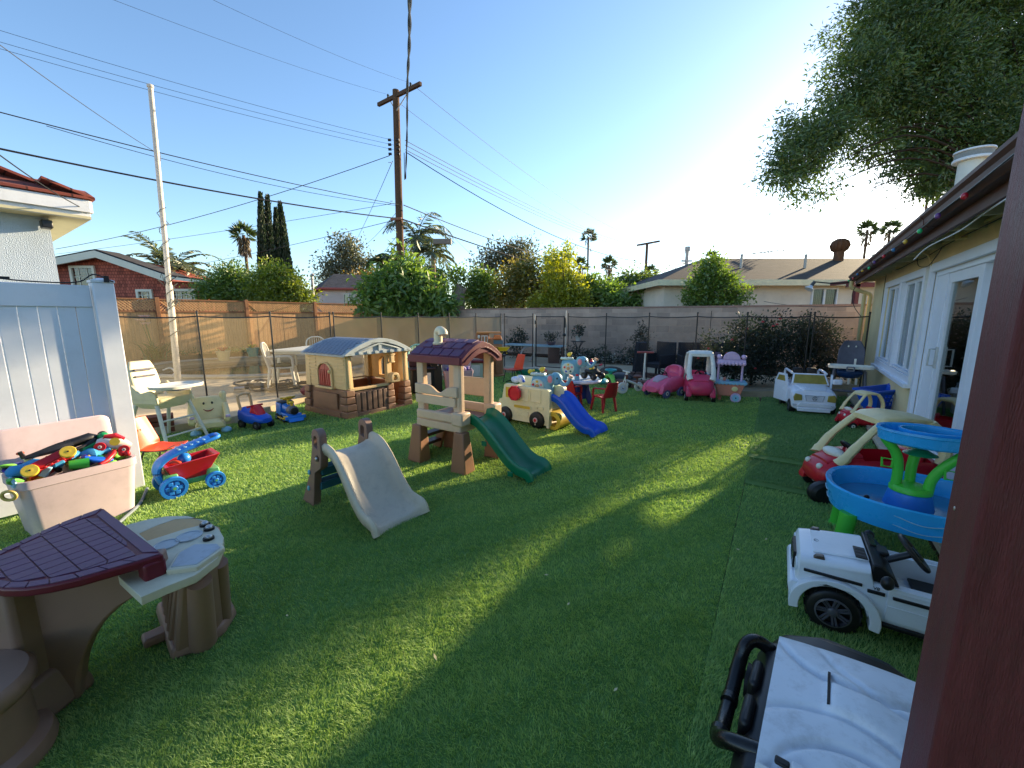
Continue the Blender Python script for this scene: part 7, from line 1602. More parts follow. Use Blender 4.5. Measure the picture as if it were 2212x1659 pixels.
b = MB(); b.lathe([(.001,-.062),(.03,-.062),(.03,-.055)],14,(.0,0,.05),'y'); b.build('door_badge', ty, t)
b = MB(); b.box((0,0,0),(.19,.07,.06), top=(.8,.7)); b.sph((.08,0,.03),.035); b.cyl((-.09,0,.0),(-.13,0,-.03),.015); single('toy_blaster', 'green chunky plastic toy beside the black figure', b, plastic('plastic_green_toy', 20,150,80), inbin(.13,.02,.535), (0,R(-14),R(80)), bev=.01)
bt_ = plastic('plastic_cloth_blue', 50,140,190, rough=.7)
b = MB(); P_ = bez([(-.30,-.02,.0),(-.2,.02,.03),(-.1,-.01,.015),(0,.03,.04),(.12,-.01,.02),(.2,.02,.03)],4)
b.tube(P_, [.012+.028*abs(math.sin(i*.9)) for i in range(len(P_))], 10, flat=1.6); single('blue_rag', 'bright blue knitted rag draped through the middle of the toy pile', b, bt_, inbin(-.02,-.06,.475), (0,0,R(66)), 'cloth')
for k, (x,y,z,c,lab,shp) in enumerate(((-.30,.05,.50,lime,'yellow-green lid tilted at the far left of the toy pile',0),(-.27,.03,.47,plastic('plastic_violet', 80,50,150),'purple dish under the yellow-green lid',0),(-.22,.0,.46,sky_,'turquoise rattle next to the purple dish',1),(-.29,-.10,.42,plastic('plastic_lime2', 110,190,90),'lime boat hanging over the left rim of the pink bin',2),(-.31,-.13,.43,sky_,'light blue handle loop over the left rim of the pink bin',3),(-.34,-.16,.36,plastic('plastic_ring_gold', 200,170,90),'tan teething ring dangling outside the pink bin',3),(.10,-.14,.455,blu,'blue toy wedge leaning on the front rim of the pink bin',2),(.16,-.13,.45,rb_,'dark red paddle lying across the front rim of the pink bin',2),(-.18,.10,.50,cyel,'cream and pink toy starfish at the back left of the pile',1),(.25,-.10,.46,rb_,'red ball tucked at the right front corner of the pink bin',1),(.05,-.10,.47,plastic('plastic_toy_gold', 200,160,40),'gold toy block between the green cup and the red paddle',4),(-.08,.0,.50,plastic('plastic_orange_y', 220,130,50),'small orange wheel toy behind the red wagon',1),(-.20,-.04,.455,whf,'white jar lid between the purple dish and the red wagon',0))):
    b = MB()
    if shp == 0: b.lathe([(.001,-.006),(.05,-.006),(.055,0),(.05,.008),(.001,.012)], 22)
    elif shp == 1: b.sph((0,0,0),.026); b.sph((.035,0,.01),.02); b.cyl((0,0,0),(-.05,.01,0),.009)
    elif shp == 2: b.rings([superring(x_,hw,z0,z1,2.5,14) for x_,hw,z0,z1 in ((-.08,.012,0,.02),(-.04,.03,-.012,.022),(.03,.03,-.012,.024),(.08,.012,.0,.03))])
    elif shp == 3: b.tube([(.032*math.cos(2*PI*q/18),.032*math.sin(2*PI*q/18),0) for q in range(18)], .010, 8, closed=True)
    else: b.box((0,0,0),(.06,.05,.05))
    single(['lid','rattle','toy_boat','ring','block'][shp], lab, b, c, inbin(x,y,z), (R(30*(k%3)-20 if shp!=3 else 80),R(25 if k%2 else -20),R(40*k)), bev=.006 if shp==4 else 0)
for k in range(30):
    c_ = random.choice([rb_,ty,blu,sky_,lime,whf,plastic('plastic_violet', 80,50,150),green,blk_p]); b = MB(); s_ = random.uniform(.022,.042)
    (b.sph((0,0,0),(s_*1.6,s_,s_*.8),10,7) if k%2 else b.box((0,0,0),(s_*2.4,s_*1.3,s_*.9))); o = b.build('small_toy', c_, bev=.006)
    o.location = inbin(random.uniform(-.26,.26), random.uniform(-.12,.15), .40+random.uniform(0,.07)); o.rotation_euler = (random.uniform(0,3),random.uniform(0,3),random.uniform(0,3)); tag(o, 'small '+{'plastic_toy_red':'dark red','plastic_toy_yellow':'yellow','plastic_blue':'blue','plastic_sky':'sky blue','plastic_lime':'lime','plastic_offwhite':'white','plastic_violet':'purple','plastic_green':'green','plastic_black':'black'}.get(c_.name,'white')+(' rounded' if k%2 else ' blocky')+' toy between the bigger ones of the pale pink bin', 'toy', 'filler toys in the pale pink bin')
# ================= WAGON WALKER =================
bl2 = plastic('plastic_walker_blue', 40,130,220, rough=.35, dirt=.08); gr2 = plastic('plastic_walker_green', 90,160,100, rough=.4); rd2 = plastic('plastic_walker_red', 205,24,40, rough=.32)
t = thing('push_wagon', 'red push-along toddler wagon with blue arched handle and blue spoked wheels', 'toy wagon', (-2.83,3.40,0), 51)
def spokewheel(c, r, w_):
    b = MB(); b.lathe([(r*.72,-w_/2),(r*.97,-w_/2),(r,-w_*.3),(r,w_*.3),(r*.97,w_/2),(r*.72,w_/2),(r*.72,-w_/2)], 26, c, 'y', cap=False); o = b.build('wheel', bl2, t)
    b = MB(); b.lathe([(.001,-w_*.3),(r*.74,-w_*.3),(r*.74,w_*.3),(.001,w_*.3)], 22, c, 'y'); d_ = b.build('wheel_disc', plastic('plastic_walker_darkblue', 24,86,170), o)
    b = MB()
    for k in range(6): a = 2*PI*k/6; b.box((c[0]+.45*r*math.cos(a), c[1], c[2]+.45*r*math.sin(a)),(r*.34,w_*.9,r*.34))
    b.lathe([(.001,-w_*.55),(r*.26,-w_*.55),(r*.26,w_*.55),(.001,w_*.55)], 14, c, 'y'); b.build('spokes', bl2, d_, bev=.004)
    b = MB(); b.lathe([(.001,-w_*.6),(r*.13,-w_*.6),(r*.13,w_*.6)], 12, c, 'y'); b.build('hub', gr2, d_)
for y in (-.13,.13): spokewheel((-.14,y,.092), .095, .05); spokewheel((.15,y,.072), .074, .05)
b = MB(); b.box((0,0,.10),(.36,.18,.05)); b.prism([(-.20,.10),(-.09,.10),(-.10,.20),(-.19,.20)], .24, 'y', 0); b.prism([(.09,.09),(.20,.09),(.19,.18),(.11,.18)], .24, 'y', 0); b.build('chassis', gr2, t, bev=.012)
b = MB(); b.rings([[(-.12,-.08,.12),(.10,-.08,.12),(.10,.08,.12),(-.12,.08,.12)],[(-.17,-.12,.26),(.20,-.12,.29),(.20,.12,.29),(-.17,.12,.26)],[(-.18,-.125,.27),(.21,-.125,.30),(.21,.125,.30),(-.18,.125,.27)]]); o = b.build('tub', rd2, t, bev=.008)
c = MB(); c.rings([[(-.11,-.07,.14),(.09,-.07,.14),(.09,.07,.14),(-.11,.07,.14)],[(-.165,-.105,.31),(.19,-.105,.33),(.19,.105,.33),(-.165,.105,.31)]]); boolcut(o, c.build('cut', rd2))
b = MB(); b.tube(bez([(-.19,0,.12),(-.215,0,.22),(-.18,0,.30),(-.08,0,.355),(.06,0,.395),(.17,0,.42)],5), [.03]*26, 10, flat=2.6, up=(0,0,1)); b.tube(bez([(.12,-.07,.41),(.22,-.06,.435),(.235,0,.44),(.22,.06,.435),(.12,.07,.41)],4), .016, 8); hd = b.build('handle', bl2, t)
b = MB()
for k in range(5): b.box((-.06+k*.045,0,.385+k*.011),(.018,.12,.014))
b.build('handle_ridges', sky_, hd, bev=.004)
b = MB(); b.sph((-.02,.02,.25),.05); tag(b.build('toy_ball', bl2), 'small blue ball lying in the red push wagon', 'ball').matrix_world = t.matrix_basis @ Matrix.Translation((0,0,.03))
b = MB(); b.sph((0,0,0),(.05,.025,.02)); o = b.build('toy_dish', orange); tag(o,'orange toy dish beside the blue ball in the red wagon','toy'); o.location = t.matrix_basis @ Vector((-.09,-.02,.27))
# ================= WHITE HIGH CHAIR, SMILING CHAIR, BLUE CAR, TRAIN =================
t = thing('white_high_chair', 'off-white plastic high chair with round tray seen beside the vinyl fence post', 'high chair', (-4.20,4.80,0), -12)
iv = plastic('plastic_ivory_hc', 228,216,176, rough=.4, dirt=.15)
b = MB(); b.sheet(lambda u,v: (-.16-.10*u, (v-.5)*.32*(1-.6*max(0,u-.5)**2*2), .56+.42*u), 12, 10, Vector((-.03,0,0))); bk = b.build('backrest', iv, t, sub=1)
for z_ in (.80,.88): b = MB(); b.box((-.215,0,z_),(.03,.22,.02)); b.build('back_slot', gry, bk)
b = MB(); b.rings([[(x,y,z) for x,y in rrect(.20*k,.21*k,.06)] for k,z in ((.8,.44),(1,.50),(1.03,.56))]); b.build('seat', iv, t)
for sy in (-1,1): b = MB(); b.prism([(-.18,.50),(.20,.50),(.19,.62),(.10,.66),(-.05,.62),(-.16,.72)], .03, 'y', sy*.20); b.build('side_arm', iv, t, bev=.01)
b = MB(); b.rings([[(x+.24,y,z) for x,y in rrect(.19*k,.27*k,.17*k)] for k,z in ((.88,.675),(.97,.68),(1,.71),(.97,.715),(.9,.695),(.86,.69))]); b.build('tray', whf, t)
b = MB(); b.lathe([(.02,.66),(.13,.665),(.13,.68)], 24, (.33,-.06,0)); b.build('tray_support', gry, t)
for sx, sy in ((1,1),(1,-1),(-1,1),(-1,-1)): b = MB(); b.tube([(sx*.14,sy*.18,.52),(sx*.31,sy*.25,0)], [.022,.018], 8); b.build('leg', whf, t)
for z_, k in ((.30,.21),(.12,.245)): b = MB(); b.cyl((k,-.22,z_),(k,.22,z_),.011); b.build('leg_bar', whf, t)
t = thing('smiling_chair', 'cream toddler armchair with printed smiling face and pale blue feet', 'toy chair', (-3.95,5.18,0), -52)
cf = plastic('plastic_face_cream', 230,214,160, rough=.4, dirt=.12)
b = MB(); b.sheet(lambda u,v: (-.06-.10*u+.02*math.sin(v*PI), (v-.5)*.34*(1+.12*math.sin(u*PI)), .16+.30*u-.03*abs(2*v-1)**3*u), 12, 14, Vector((-.06,0,0))); bk = b.build('backrest', cf, t, sub=1)
for y in (-.045,.045): b = MB(); b.sph((-.105+.0,y,.375),(.008,.012,.017)); b.build('eye', blk_p, bk)
b = MB(); b.tube(bez([(-.07,-.055,.305),(-.062,-.03,.285),(-.060,0,.278),(-.062,.03,.285),(-.07,.055,.305)],4), [.003,.004,.005,.006,.007,.007,.008,.008,.008,.008,.008,.007,.007,.006,.005,.004,.003], 6); b.build('smile', plastic('plastic_smile_red', 150,40,34), bk)
b = MB(); b.rings([superring(x,.13,z0,z1,4,20) for x,z0,z1 in ((-.10,.10,.17),(.05,.09,.185),(.14,.09,.18),(.17,.10,.16))]); b.build('seat', cf, t)
for sy in (-1,1):
    b = MB(); b.tube(bez([(-.14,sy*.18,.34),(-.05,sy*.19,.26),(.08,sy*.185,.215),(.14,sy*.185,.17)],5), [.035]*10+[.04]*6, 12); b.lathe([(.001,-.02),(.052,-.02),(.052,.02),(.001,.02)],18,(.12,sy*.185,.19),'y') ; arm = b.build('armrest', cf, t)
    b = MB(); b.tube([(-.17,sy*.165,.30),(-.185,sy*.17,.47)], [.045,.04], 10); b.sph((-.187,sy*.172,.47),.04); b.build('side_roll', cf, t)
    b = MB(); b.sph((.09,sy*.16,.03),(.075,.06,.045)); b.build('foot', sky_, t)
b = MB(); b.box((.15,.19,.225),(.07,.05,.03)); b.box((.14,-.18,.24),(.07,.05,.02)); b.build('remote', lil, t, bev=.006)
b = MB(); b.box((0,0,.10),(.26,.32,.06)); b.build('base', cf, t, bev=.02)
t = thing('blue_ride_on', 'blue ride-on car with red dashboard hump and beige push handle', 'toy car', (-3.50,5.42,0), -22)
b = MB(); b.rings([superring(x,hw,z0,z1,p,22) for x,hw,z0,z1,p in ((-.22,.08,.10,.24,2.6),(-.19,.12,.07,.28,2.8),(-.05,.12,.06,.22,3),(.06,.12,.06,.22,3),(.16,.11,.07,.19,2.6),(.22,.07,.09,.15,2.4))]); b.build('body', blu, t)
b = MB(); b.rings([superring(x,hw,z0,z1,2.4,18) for x,hw,z0,z1 in ((-.05,.05,.2,.23),(.0,.075,.18,.31),(.06,.075,.17,.315),(.12,.06,.16,.23),(.15,.03,.15,.18))]); b.tube([(.0,-.11,.305),(.01,0,.31),(.0,.11,.305)], .014, 6); b.build('dashboard', rd2, t)
b = MB(); b.tube(bez([(-.17,-.08,.24),(-.20,-.085,.40),(-.205,-.06,.45),(-.205,.06,.45),(-.20,.085,.40),(-.17,.08,.24)],5), .018, 8); b.build('push_handle', plastic('plastic_beige_h', 222,180,130), t)
for x in (-.15,.14):
    for y in (-.10,.10): wheel(t, (x,y,.06), .06, .04, 'y', blk_p, gry, .4)
t = thing('train_ride_on', 'blue ride-on train with yellow steering wheel, bumpers and black boiler front', 'toy train', (-3.27,5.82,0), -42)
tbl = plastic('plastic_train_blue', 30,120,210, rough=.3); ty2 = plastic('plastic_train_yellow', 226,186,50, rough=.35)
b = MB(); b.box((0,0,.10),(.44,.20,.06)); b.box((-.13,0,.18),(.20,.20,.15), top=(.95,.95)); b.rings([superring(x,hw,z0,z1,2.6,18) for x,hw,z0,z1 in ((-.03,.08,.12,.27),(.06,.07,.12,.23),(.10,.065,.12,.22))]); b.build('body', tbl, t, bev=.012)
b = MB(); b.lathe([(.001,.08),(.062,.085),(.07,.10),(.07,.20),(.05,.22),(.001,.225)], 22, (0,0,.17), 'x'); b.build('boiler', gry, t); b = MB(); b.lathe([(.001,.2),(.055,.222),(.05,.235),(.001,.245)], 18, (0,0,.17), 'x'); b.build('boiler_front', blk_p, t)
b = MB(); b.rings([superring(x,.09,.255,z1,2.4,16) for x,z1 in ((-.22,.27),(-.14,.29),(-.05,.285),(-.01,.27))]); b.build('seat', blk_p, t)
ring(t, 'steering_wheel', (.02,0,.33), .06, .012, ty2, (0,R(-25),0), spokes=3); b = MB(); b.cyl((.02,0,.24),(.02,0,.32),.022); b.tube([(0,-.10,.34),(.02,0,.335),(0,.10,.34)],.012,6); b.build('steering_column', ty2, t); b = MB(); b.lathe([(.02,.23),(.018,.26),(.035,.285),(.03,.30),(.001,.30)], 14, (.14,0,0)); b.build('smokestack', ty2, t)
b = MB(); b.box((.235,0,.08),(.06,.28,.05)); b.prism([(.20,.03),(.30,.03),(.25,.10),(.20,.10)], .20, 'y', 0); b.build('bumper', tbl, t, bev=.01)
for y in (-.12,.12): b = MB(); b.box((.22,y,.09),(.06,.05,.05)); b.box((.03,y*1.0,.06),(.24,.02,.02)); b.build('side_buffer', ty2, t, bev=.006)
for x in (-.15,0,.13):
    for y in (-.11,.11): wheel(t, (x,y,.05), .05, .03, 'y', blk_p, tbl, .5)
# ================= POOL DECK ITEMS =================
dz = .1
pw = plastic('plastic_patio_white', 222,220,208, rough=.45, dirt=.2)
t = thing('patio_table', 'long white plastic patio table by the pool', 'table', (-4.05,9.0,dz), -8)
b = MB(); b.prism(rrect(.72,.95,.08), .035, 'z', .72); b.prism(rrect(.66,.88,.05), .05, 'z', .68, holes=[rrect(.63,.85,.05)]); b.build('table_top', pw, t, bev=.008)
for sx in (-1,1):
    for sy in (-1,1): b = MB(); b.tube([(sx*.58,sy*.78,.70),(sx*.66,sy*.86,0)], [.045,.03], 8, flat=.7); b.build('leg', pw, t)
for loc, rz_, lab, cu in (((-4.62,8.15,dz),20,'white slatted patio chair with olive cushion left of the patio table',True),((-4.9,10.25,dz),-60,'white patio chair with rounded back behind the patio table',False),((-3.02,9.1,dz),170,'white patio chair right of the table seen through the playhouse windows',False)):
    t = thing('patio_chair', lab, 'chair', loc, rz_, group='white plastic patio chairs'); garden_chair(t, pw, plastic('cushion_olive', 92,88,60, rough=.9) if cu else None)
blackh = pmat('black_hose', (.02,.02,.022,1), .4, .5, .1, 10)
for k, (x,y,s_) in enumerate(((-5.6,8.4,1.0),(-4.9,7.75,.8))):
    b = MB(); pts = []
    for i in range(64):
        a = i*.33; pts.append(Vector((math.cos(a)*(.35+.1*math.sin(i*.37))*s_+i*.012*s_, math.sin(a)*(.28+.08*math.cos(i*.5))*s_, .03+.012*(i%7)/3)))
    pts += [Vector((.9*s_+i*.2, .1+.12*math.sin(i*.8), .03)) for i in range(8)]
    b.tube(pts, .020, 7); tag(b.build('pool_hose', blackh), ['tangled black pool vacuum hose coiled near the pool','second coil of black hose running towards the playhouse'][k], 'hose').location = (x,y,dz)
b = MB(); p0, p1 = G(505,840,.16), G(680,825,.16); b.tube([p0,p1], .03, 8); tag(b.build('pole', blackh), 'straight black pool pole lying on the deck behind the blue car', 'pole')
b = MB(); b.tube([G(505,840,.17), G(528,838,.17)], .033, 8); tag(b.build('pole_tip', silver), 'silver telescopic tip of the pool pole', 'pole tip')
b = MB(); b.tube(bez([G(352,800,.14),G(368,795,.2),G(378,806,.14),G(360,815,.13)],5), .02, 7); tag(b.build('white_hose', whf), 'short loop of pale hose at the foot of the flagpole', 'hose')
b = MB(); b.tube(bez([G(318,1055,.02),G(302,1088,.02),G(270,1118,.02),G(245,1140,.02)],5), .012, 8); tag(b.build('garden_hose', plastic('hose_grey', 120,130,136)), 'grey garden hose running from the vinyl post past the pink bin', 'hose')
b = MB(); b.tube(bez([G(60,1300,.02),G(20,1345,.02),G(-40,1380,.02)],5), .012, 8); tag(b.build('garden_hose', plastic('hose_grey', 120,130,136)), 'short end of grey hose left of the brown table leg', 'hose')
for (x,y,c_,fc,lab) in ((484,779,plastic('pot_cream', 232,206,150),plastic('plant_red', 190,90,60),'cream plant pot standing on the pool coping'),(547,770,plastic('pot_teal', 70,160,140),plastic('plant_yellow', 220,190,60),'teal plant pot with yellow flowers on the pool coping')):
    p = G(x,y,.155); t = thing('plant_pot', lab, 'plant pot', p)
    b = MB(); b.lathe([(.13,0),(.19,.27),(.205,.275),(.205,.30),(.17,.30),(.12,.05)], 22); b.build('pot', c_, t); b = MB(); b.lathe([(.001,.26),(.17,.26)],16); b.build('soil', soil, t); b = MB()
    for k in range(8): a = k*.8; b.tube([(0,0,.26),(math.cos(a)*.07,math.sin(a)*.07,.36),(math.cos(a)*.13,math.sin(a)*.13,.40)], [.012,.012,.02], 5)
    b.build('plant', fc, t)
b = MB(); b.rings([superring(x,hw,z0,z1,2.5,14) for x,hw,z0,z1 in ((-.14,.03,.06,.12),(-.05,.09,.0,.2),(.08,.09,.02,.22),(.15,.04,.08,.16))]); b.sph((-.1,.05,.06),.06); single('maroon_toy', 'maroon toy vehicle on the deck beside the playhouse wall', b, plastic('plastic_toy_maroon', 110,30,44), G(668,855,.1))
b = MB(); 
for k in range(3): b.box((0,0,.05+k*.075),(.34,.22,.065))
single('brick_pier', 'low red brick pier behind the white high chair legs', b, pmat('brick', S(120,72,58), .9, .2, .25, 8, .5, 50, .3), (-4.62,5.15,0), (0,0,R(40)), 'brick pier', bev=.006)
# diving board, plant stand, pots, border fencing, patio chairs, fire pit
pb_ = plastic('board_pale_blue', 150,180,190, rough=.6, dirt=.3); p0, p1 = Vector((-.15,13.4,.6)), Vector((1.55,12.3,.62))
t = thing('diving_board', 'pale blue diving board on curved metal stand behind the pool gate', 'diving board', (0,0,0))
b = MB(); d_ = p1-p0; b.at(p0.lerp(p1,.5), (0,0,math.atan2(d_.y,d_.x))); b.box((0,0,0),(d_.length,.42,.05)); b.at(); b.build('board', pb_, t, bev=.01)
b = MB(); m_ = p0.lerp(p1,.42)
for s_ in (-.15,.15): b.tube(bez([m_+Vector((-.35,s_,-.5)),m_+Vector((-.25,s_,-.2)),m_+Vector((-.1,s_,-.04)),m_+Vector((.2,s_,-.04)),m_+Vector((.12,s_,-.3)),m_+Vector((.0,s_,-.5))],4), .022, 6)
b.build('stand', gm, t); b = MB(); b.box(p0.lerp(p1,.84)+Vector((0,0,-.28)),(.32,.34,.5)); b.box(p1+Vector((-.03,-.05,-.28)),(.05,.3,.5)); b.build('block', pmat('block_brown', S(110,84,72), .9), t, bev=.01)
t = thing('plant_stand', 'small wire plant stand with potted flower against the block wall', 'plant stand', (2.15,13.3,.1))
b = MB(); b.lathe([(.24,.60),(.25,.61),(.24,.62)], 18)
for k in range(4): a = k*PI/2+.4; b.tube(bez([(math.cos(a)*.2,math.sin(a)*.2,.6),(math.cos(a)*.05,math.sin(a)*.05,.35),(math.cos(a)*.17,math.sin(a)*.17,0)],4), .012, 5)
b.build('stand', blk, t); 
t = thing('flower_pot', 'pale pot with leafy flower standing on the wire plant stand', 'plant pot', (2.15,13.3,.72)); b = MB(); b.lathe([(.07,0),(.09,.15),(.1,.16),(.08,.15)],16); b.build('pot', whf, t); limbs(t,(0,0,.1),[(0,0,.35)],.015,name='stem'); crown(t,'foliage',[((0,0,.32),(.18,.15,.16))],260,.08,RG,cl=8,cs=.05); flowers(t,[(-.14,0,.4)],.04,rose)
t = thing('pot_plant', 'spiky plant in a shallow bowl on the diving board end', 'plant pot', (1.2,12.5,.645)); b = MB(); b.lathe([(.10,0),(.15,.09),(.13,.09)],16); b.build('bowl', plastic('bowl_mauve', 110,84,90), t); limbs(t,(0,0,.05),[(0,0,.25)],.01,name='stem'); crown(t,'foliage',[((0,0,.22),(.2,.16,.13))],240,.10,RG,cl=6,cs=.05,up=1.0,asp=.2)
for k, (x,y) in enumerate(((5.55,10.9),(6.2,10.5),(6.7,10.3))):
    b = MB(); b.cyl((0,0,0),(.02,0,1.55-.1*k),.009,n=6); tag(b.build('garden_rod', blk), ['tall thin black garden rod left of the middle patio chair','tallest thin garden rod behind the middle patio chair','shorter garden rod right of the middle patio chair'][k], 'rod').location = (x*.93,y*.985,.1)
t = thing('border_fencing', 'low black hooped wire edging in front of the flower border', 'edging', (0,0,.1)); b = MB()
e0, e1 = Vector((1.9,12.85,0)), Vector((6.0,10.1,0))
for k in range(46):
    u = k/46; p = e0.lerp(e1,u); q = e0.lerp(e1,u+.014); b.tube([p, p+Vector((0,0,.22)), p.lerp(q,.5)+Vector((0,0,.27)), q+Vector((0,0,.22)), q], .006, 4)
b.build('hoops', blk, t)
wick = pmat('dark_wicker', S(48,50,56), .7, .4, .25, 60, .5, 120)
for loc, rz_, lab in (((3.35,9.3,.05),-150,'dark wicker patio chair on the left, seen from behind'),((3.98,8.95,.05),-100,'dark wicker patio chair behind the pink coupe roof'),((4.62,8.9,.05),-120,'dark wicker patio chair next to the rose bush')):
    t = thing('wicker_chair', lab, 'chair', loc, rz_, group='dark wicker patio chairs')
    b = MB(); b.box((0,0,.36),(.50,.50,.10)); b.build('seat', wick, t, bev=.01); b = MB(); b.box((-.25,0,.62),(.05,.52,.52)); b.build('backrest', wick, t, bev=.01)
    for sy in (-1,1): b = MB(); b.box((0,sy*.26,.50),(.5,.04,.22)); b.build('arm_panel', wick, t, bev=.008)
    for sx in (-1,1):
        for sy in (-1,1): b = MB(); b.box((sx*.23,sy*.24,.16),(.04,.04,.32)); b.build('leg', wick, t)
b = MB(); b.box((0,0,.42),(.10,.34,.84)); single('folded_chair', 'narrow dark folded chair standing behind the left wicker chair', b, wick, (3.15,10.1,.05), (0,R(6),R(-60)), 'chair', bev=.01)
t = thing('fire_pit', 'low ring of reddish pavers around a fire pit beyond the mesh fence', 'fire pit', (2.75,9.25,.02)); b = MB()
for ring_, (r0, r1, zt) in enumerate(((.62,.82,.14),(.44,.62,.11))):
    n = 16
    for k in range(n):
        a0, a1 = 2*PI*k/n+.02, 2*PI*(k+1)/n-.02; b.prism([(r0*math.cos(a0),r0*math.sin(a0)),(r1*math.cos(a0),r1*math.sin(a0)),(r1*math.cos(a1),r1*math.sin(a1)),(r0*math.cos(a1),r0*math.sin(a1))], zt, 'z', zt/2)
b.build('paver_ring', pmat('paver_red', S(128,98,86), .9, .2, .25, 6, .5, 50, .3), t, bev=.008); b = MB(); b.lathe([(.001,.05),(.43,.05)],24); b.build('ash_bed', soil, t)
b = MB(); P_ = [(0,0)]; b.sph((0,0,.12),(.30,.24,.16),16,9); b.sph((.22,.05,.09),(.2,.2,.11)); o = single('tarp_bag', 'crumpled black plastic sack lying behind the white tricycle', b, pmat('black_sack', (.02,.025,.028,1), .35, .5, .2, 12, 1.0, 9), (2.42,8.98,0), cat='sack')
b = MB(); b.sph((0,0,.1),(.3,.2,.14),14,8); single('boulder', 'dark rounded rock on the fire pit rim', b, pmat('rock', S(84,76,70), .9, .2, .3, 8, 1.0, 12), (2.35,9.6,.1), cat='rock')
t = thing('birdhouse', 'lilac wooden birdhouse on a dark stand beside the right wicker chair', 'birdhouse', (4.22,8.35,.05)); b = MB(); b.cyl((0,0,0),(0,0,.42),.02); b.lathe([(.16,.42),(.17,.44)],16); b.build('stand', blk, t); b = MB(); b.prism([(-.09,.44),(.09,.44),(.09,.58),(0,.70),(-.09,.58)], .16, 'y', 0); b.build('box', plastic('lilac_wood', 160,130,156, rough=.7), t)
b = MB(); b.box((-.06,0,.655),(.17,.2,.015)); b.prism([(-.11,.565),(0,.71),(.11,.565),(.12,.58),(0,.735),(-.12,.58)], .2, 'y', 0); b.build('roof', plastic('lilac_roof', 110,86,110), t); b = MB(); b.lathe([(.001,-.084),(.025,-.084),(.025,-.08)],14,(0,0,.56),'y'); b.build('hole', blk_p, t)
b = MB(); b.box((0,0,.02),(.07,.05,.04)); single('white_block', 'small white block on the grass by the tricycle wheel', b, whf, (2.16,8.0,.02), bev=.006, cat='block')
# ================= RIGHT FOREGROUND =================
wb = plastic('plastic_water_blue', 44,164,232, rough=.25, dirt=.05); wb2 = plastic('plastic_water_blue2', 40,120,205, rough=.3); lg = plastic('plastic_leaf_green', 70,190,60, rough=.35, dirt=.05)
t = thing('water_table', 'bright blue two-level water play table with green legs and tubes', 'water table', (2.44,2.33,0), -38)
def oval(k, z, p=2.3, rx=.43, ry=.385): return [(math.copysign(abs(math.cos(a))**(2/p),math.cos(a))*rx*k, math.copysign(abs(math.sin(a))**(2/p),math.sin(a))*ry*k, z) for a in [2*PI*i/44 for i in range(44)]]
b = MB(); b.rings([oval(.80,.29),oval(.93,.31),oval(1.0,.455),oval(.985,.465),oval(.93,.455),oval(.86,.355),oval(.80,.345)]); b.build('basin', wb, t)
b = MB()
for zc, amp in ((.40,.012),(.345,.01)):
    n = 60; b.tube([ (lambda a: (math.cos(a)*.433*(.93+.07*(zc-.31)/.145)*1.0, math.sin(a)*.39*(.93+.07*(zc-.31)/.145), zc+amp*math.sin(a*9)))(PI*1.0+PI*1.0*i/n) for i in range(n)], .0028, 5)
b.build('wave_line', sky_, t)
wm_ = pmat('shallow_water', (.05,.22,.40,1), .05, .6, .1, 8, .15, 20); b = MB(); b.rings([oval(.86,.352),oval(.86,.358)]); b.build('water', wm_, t)
for sx in (-1,1):
    for sy in (-1,1): b = MB(); b.tube([(sx*.30,sy*.27,.33),(sx*.33,sy*.29,0)], [.045,.042], 14); b.lathe([(.043,.0),(.05,.01),(.045,.03)],12,(sx*.33,sy*.29,0)); b.build('leg', lg, t)
b = MB(); b.lathe([(.12,.35),(.098,.45),(.09,.455)], 28, (-.02,0,0)); b.build('tower_base', wb2, t); b = MB(); b.lathe([(.10,.455),(.10,.475),(.09,.49),(.05,.50)], 28, (-.02,0,0)); b.build('tower_collar', lg, t)
for pts in ([(-.09,-.02,.47),(-.09,-.02,.58),(-.11,-.03,.68),(-.17,-.04,.77)],[(.05,-.03,.47),(.06,-.03,.56),(.11,-.04,.66),(.20,-.05,.77)],[(-.02,.06,.47),(-.02,.07,.6),(-.0,.08,.77)]):
    b = MB(); b.tube(bez(pts,6), .026, 14); b.build('tube', lg, t)
for (x,y,z) in ((-.14,-.03,.61),(.13,-.06,.60)): b = MB(); b.tube([(x-.025,y,z-.02),(x-.03,y,z+.03),(x+.02,y,z+.03),(x+.02,y,z-.02)], .008, 6, closed=True); b.build('clip', lg, t)
b = MB(); b.lathe([(.03,.70),(.075,.69),(.08,.685),(.03,.715)], 18, (0,.02,0)); b.build('leaf_deflector', plastic('plastic_deep_green', 30,140,90), t)
def tear(k, z): return [((math.cos(a)*.25*(1 if math.cos(a)<0 else 1.35))*k+.04, math.sin(a)*.17*(1 if math.cos(a)<0 else (1-.55*math.cos(a)))*k, z) for a in [2*PI*i/40 for i in range(40)]]
b = MB(); b.rings([tear(.9,.755),tear(.97,.765),tear(1.0,.82),tear(1.03,.825),tear(1.02,.84),tear(.95,.835),tear(.92,.785),tear(.5,.78)]); b.rings([tear(.60,.78),tear(.62,.842),tear(.57,.842),tear(.55,.78)]); b.build('upper_tray', wb, t)
single('black_float', 'small black toy duck floating in the blue basin', MB().sph((0,0,0),(.035,.02,.018)).sph((.03,0,.018),.014), blk_p, t.matrix_basis @ Vector((-.24,-.10,.37)))
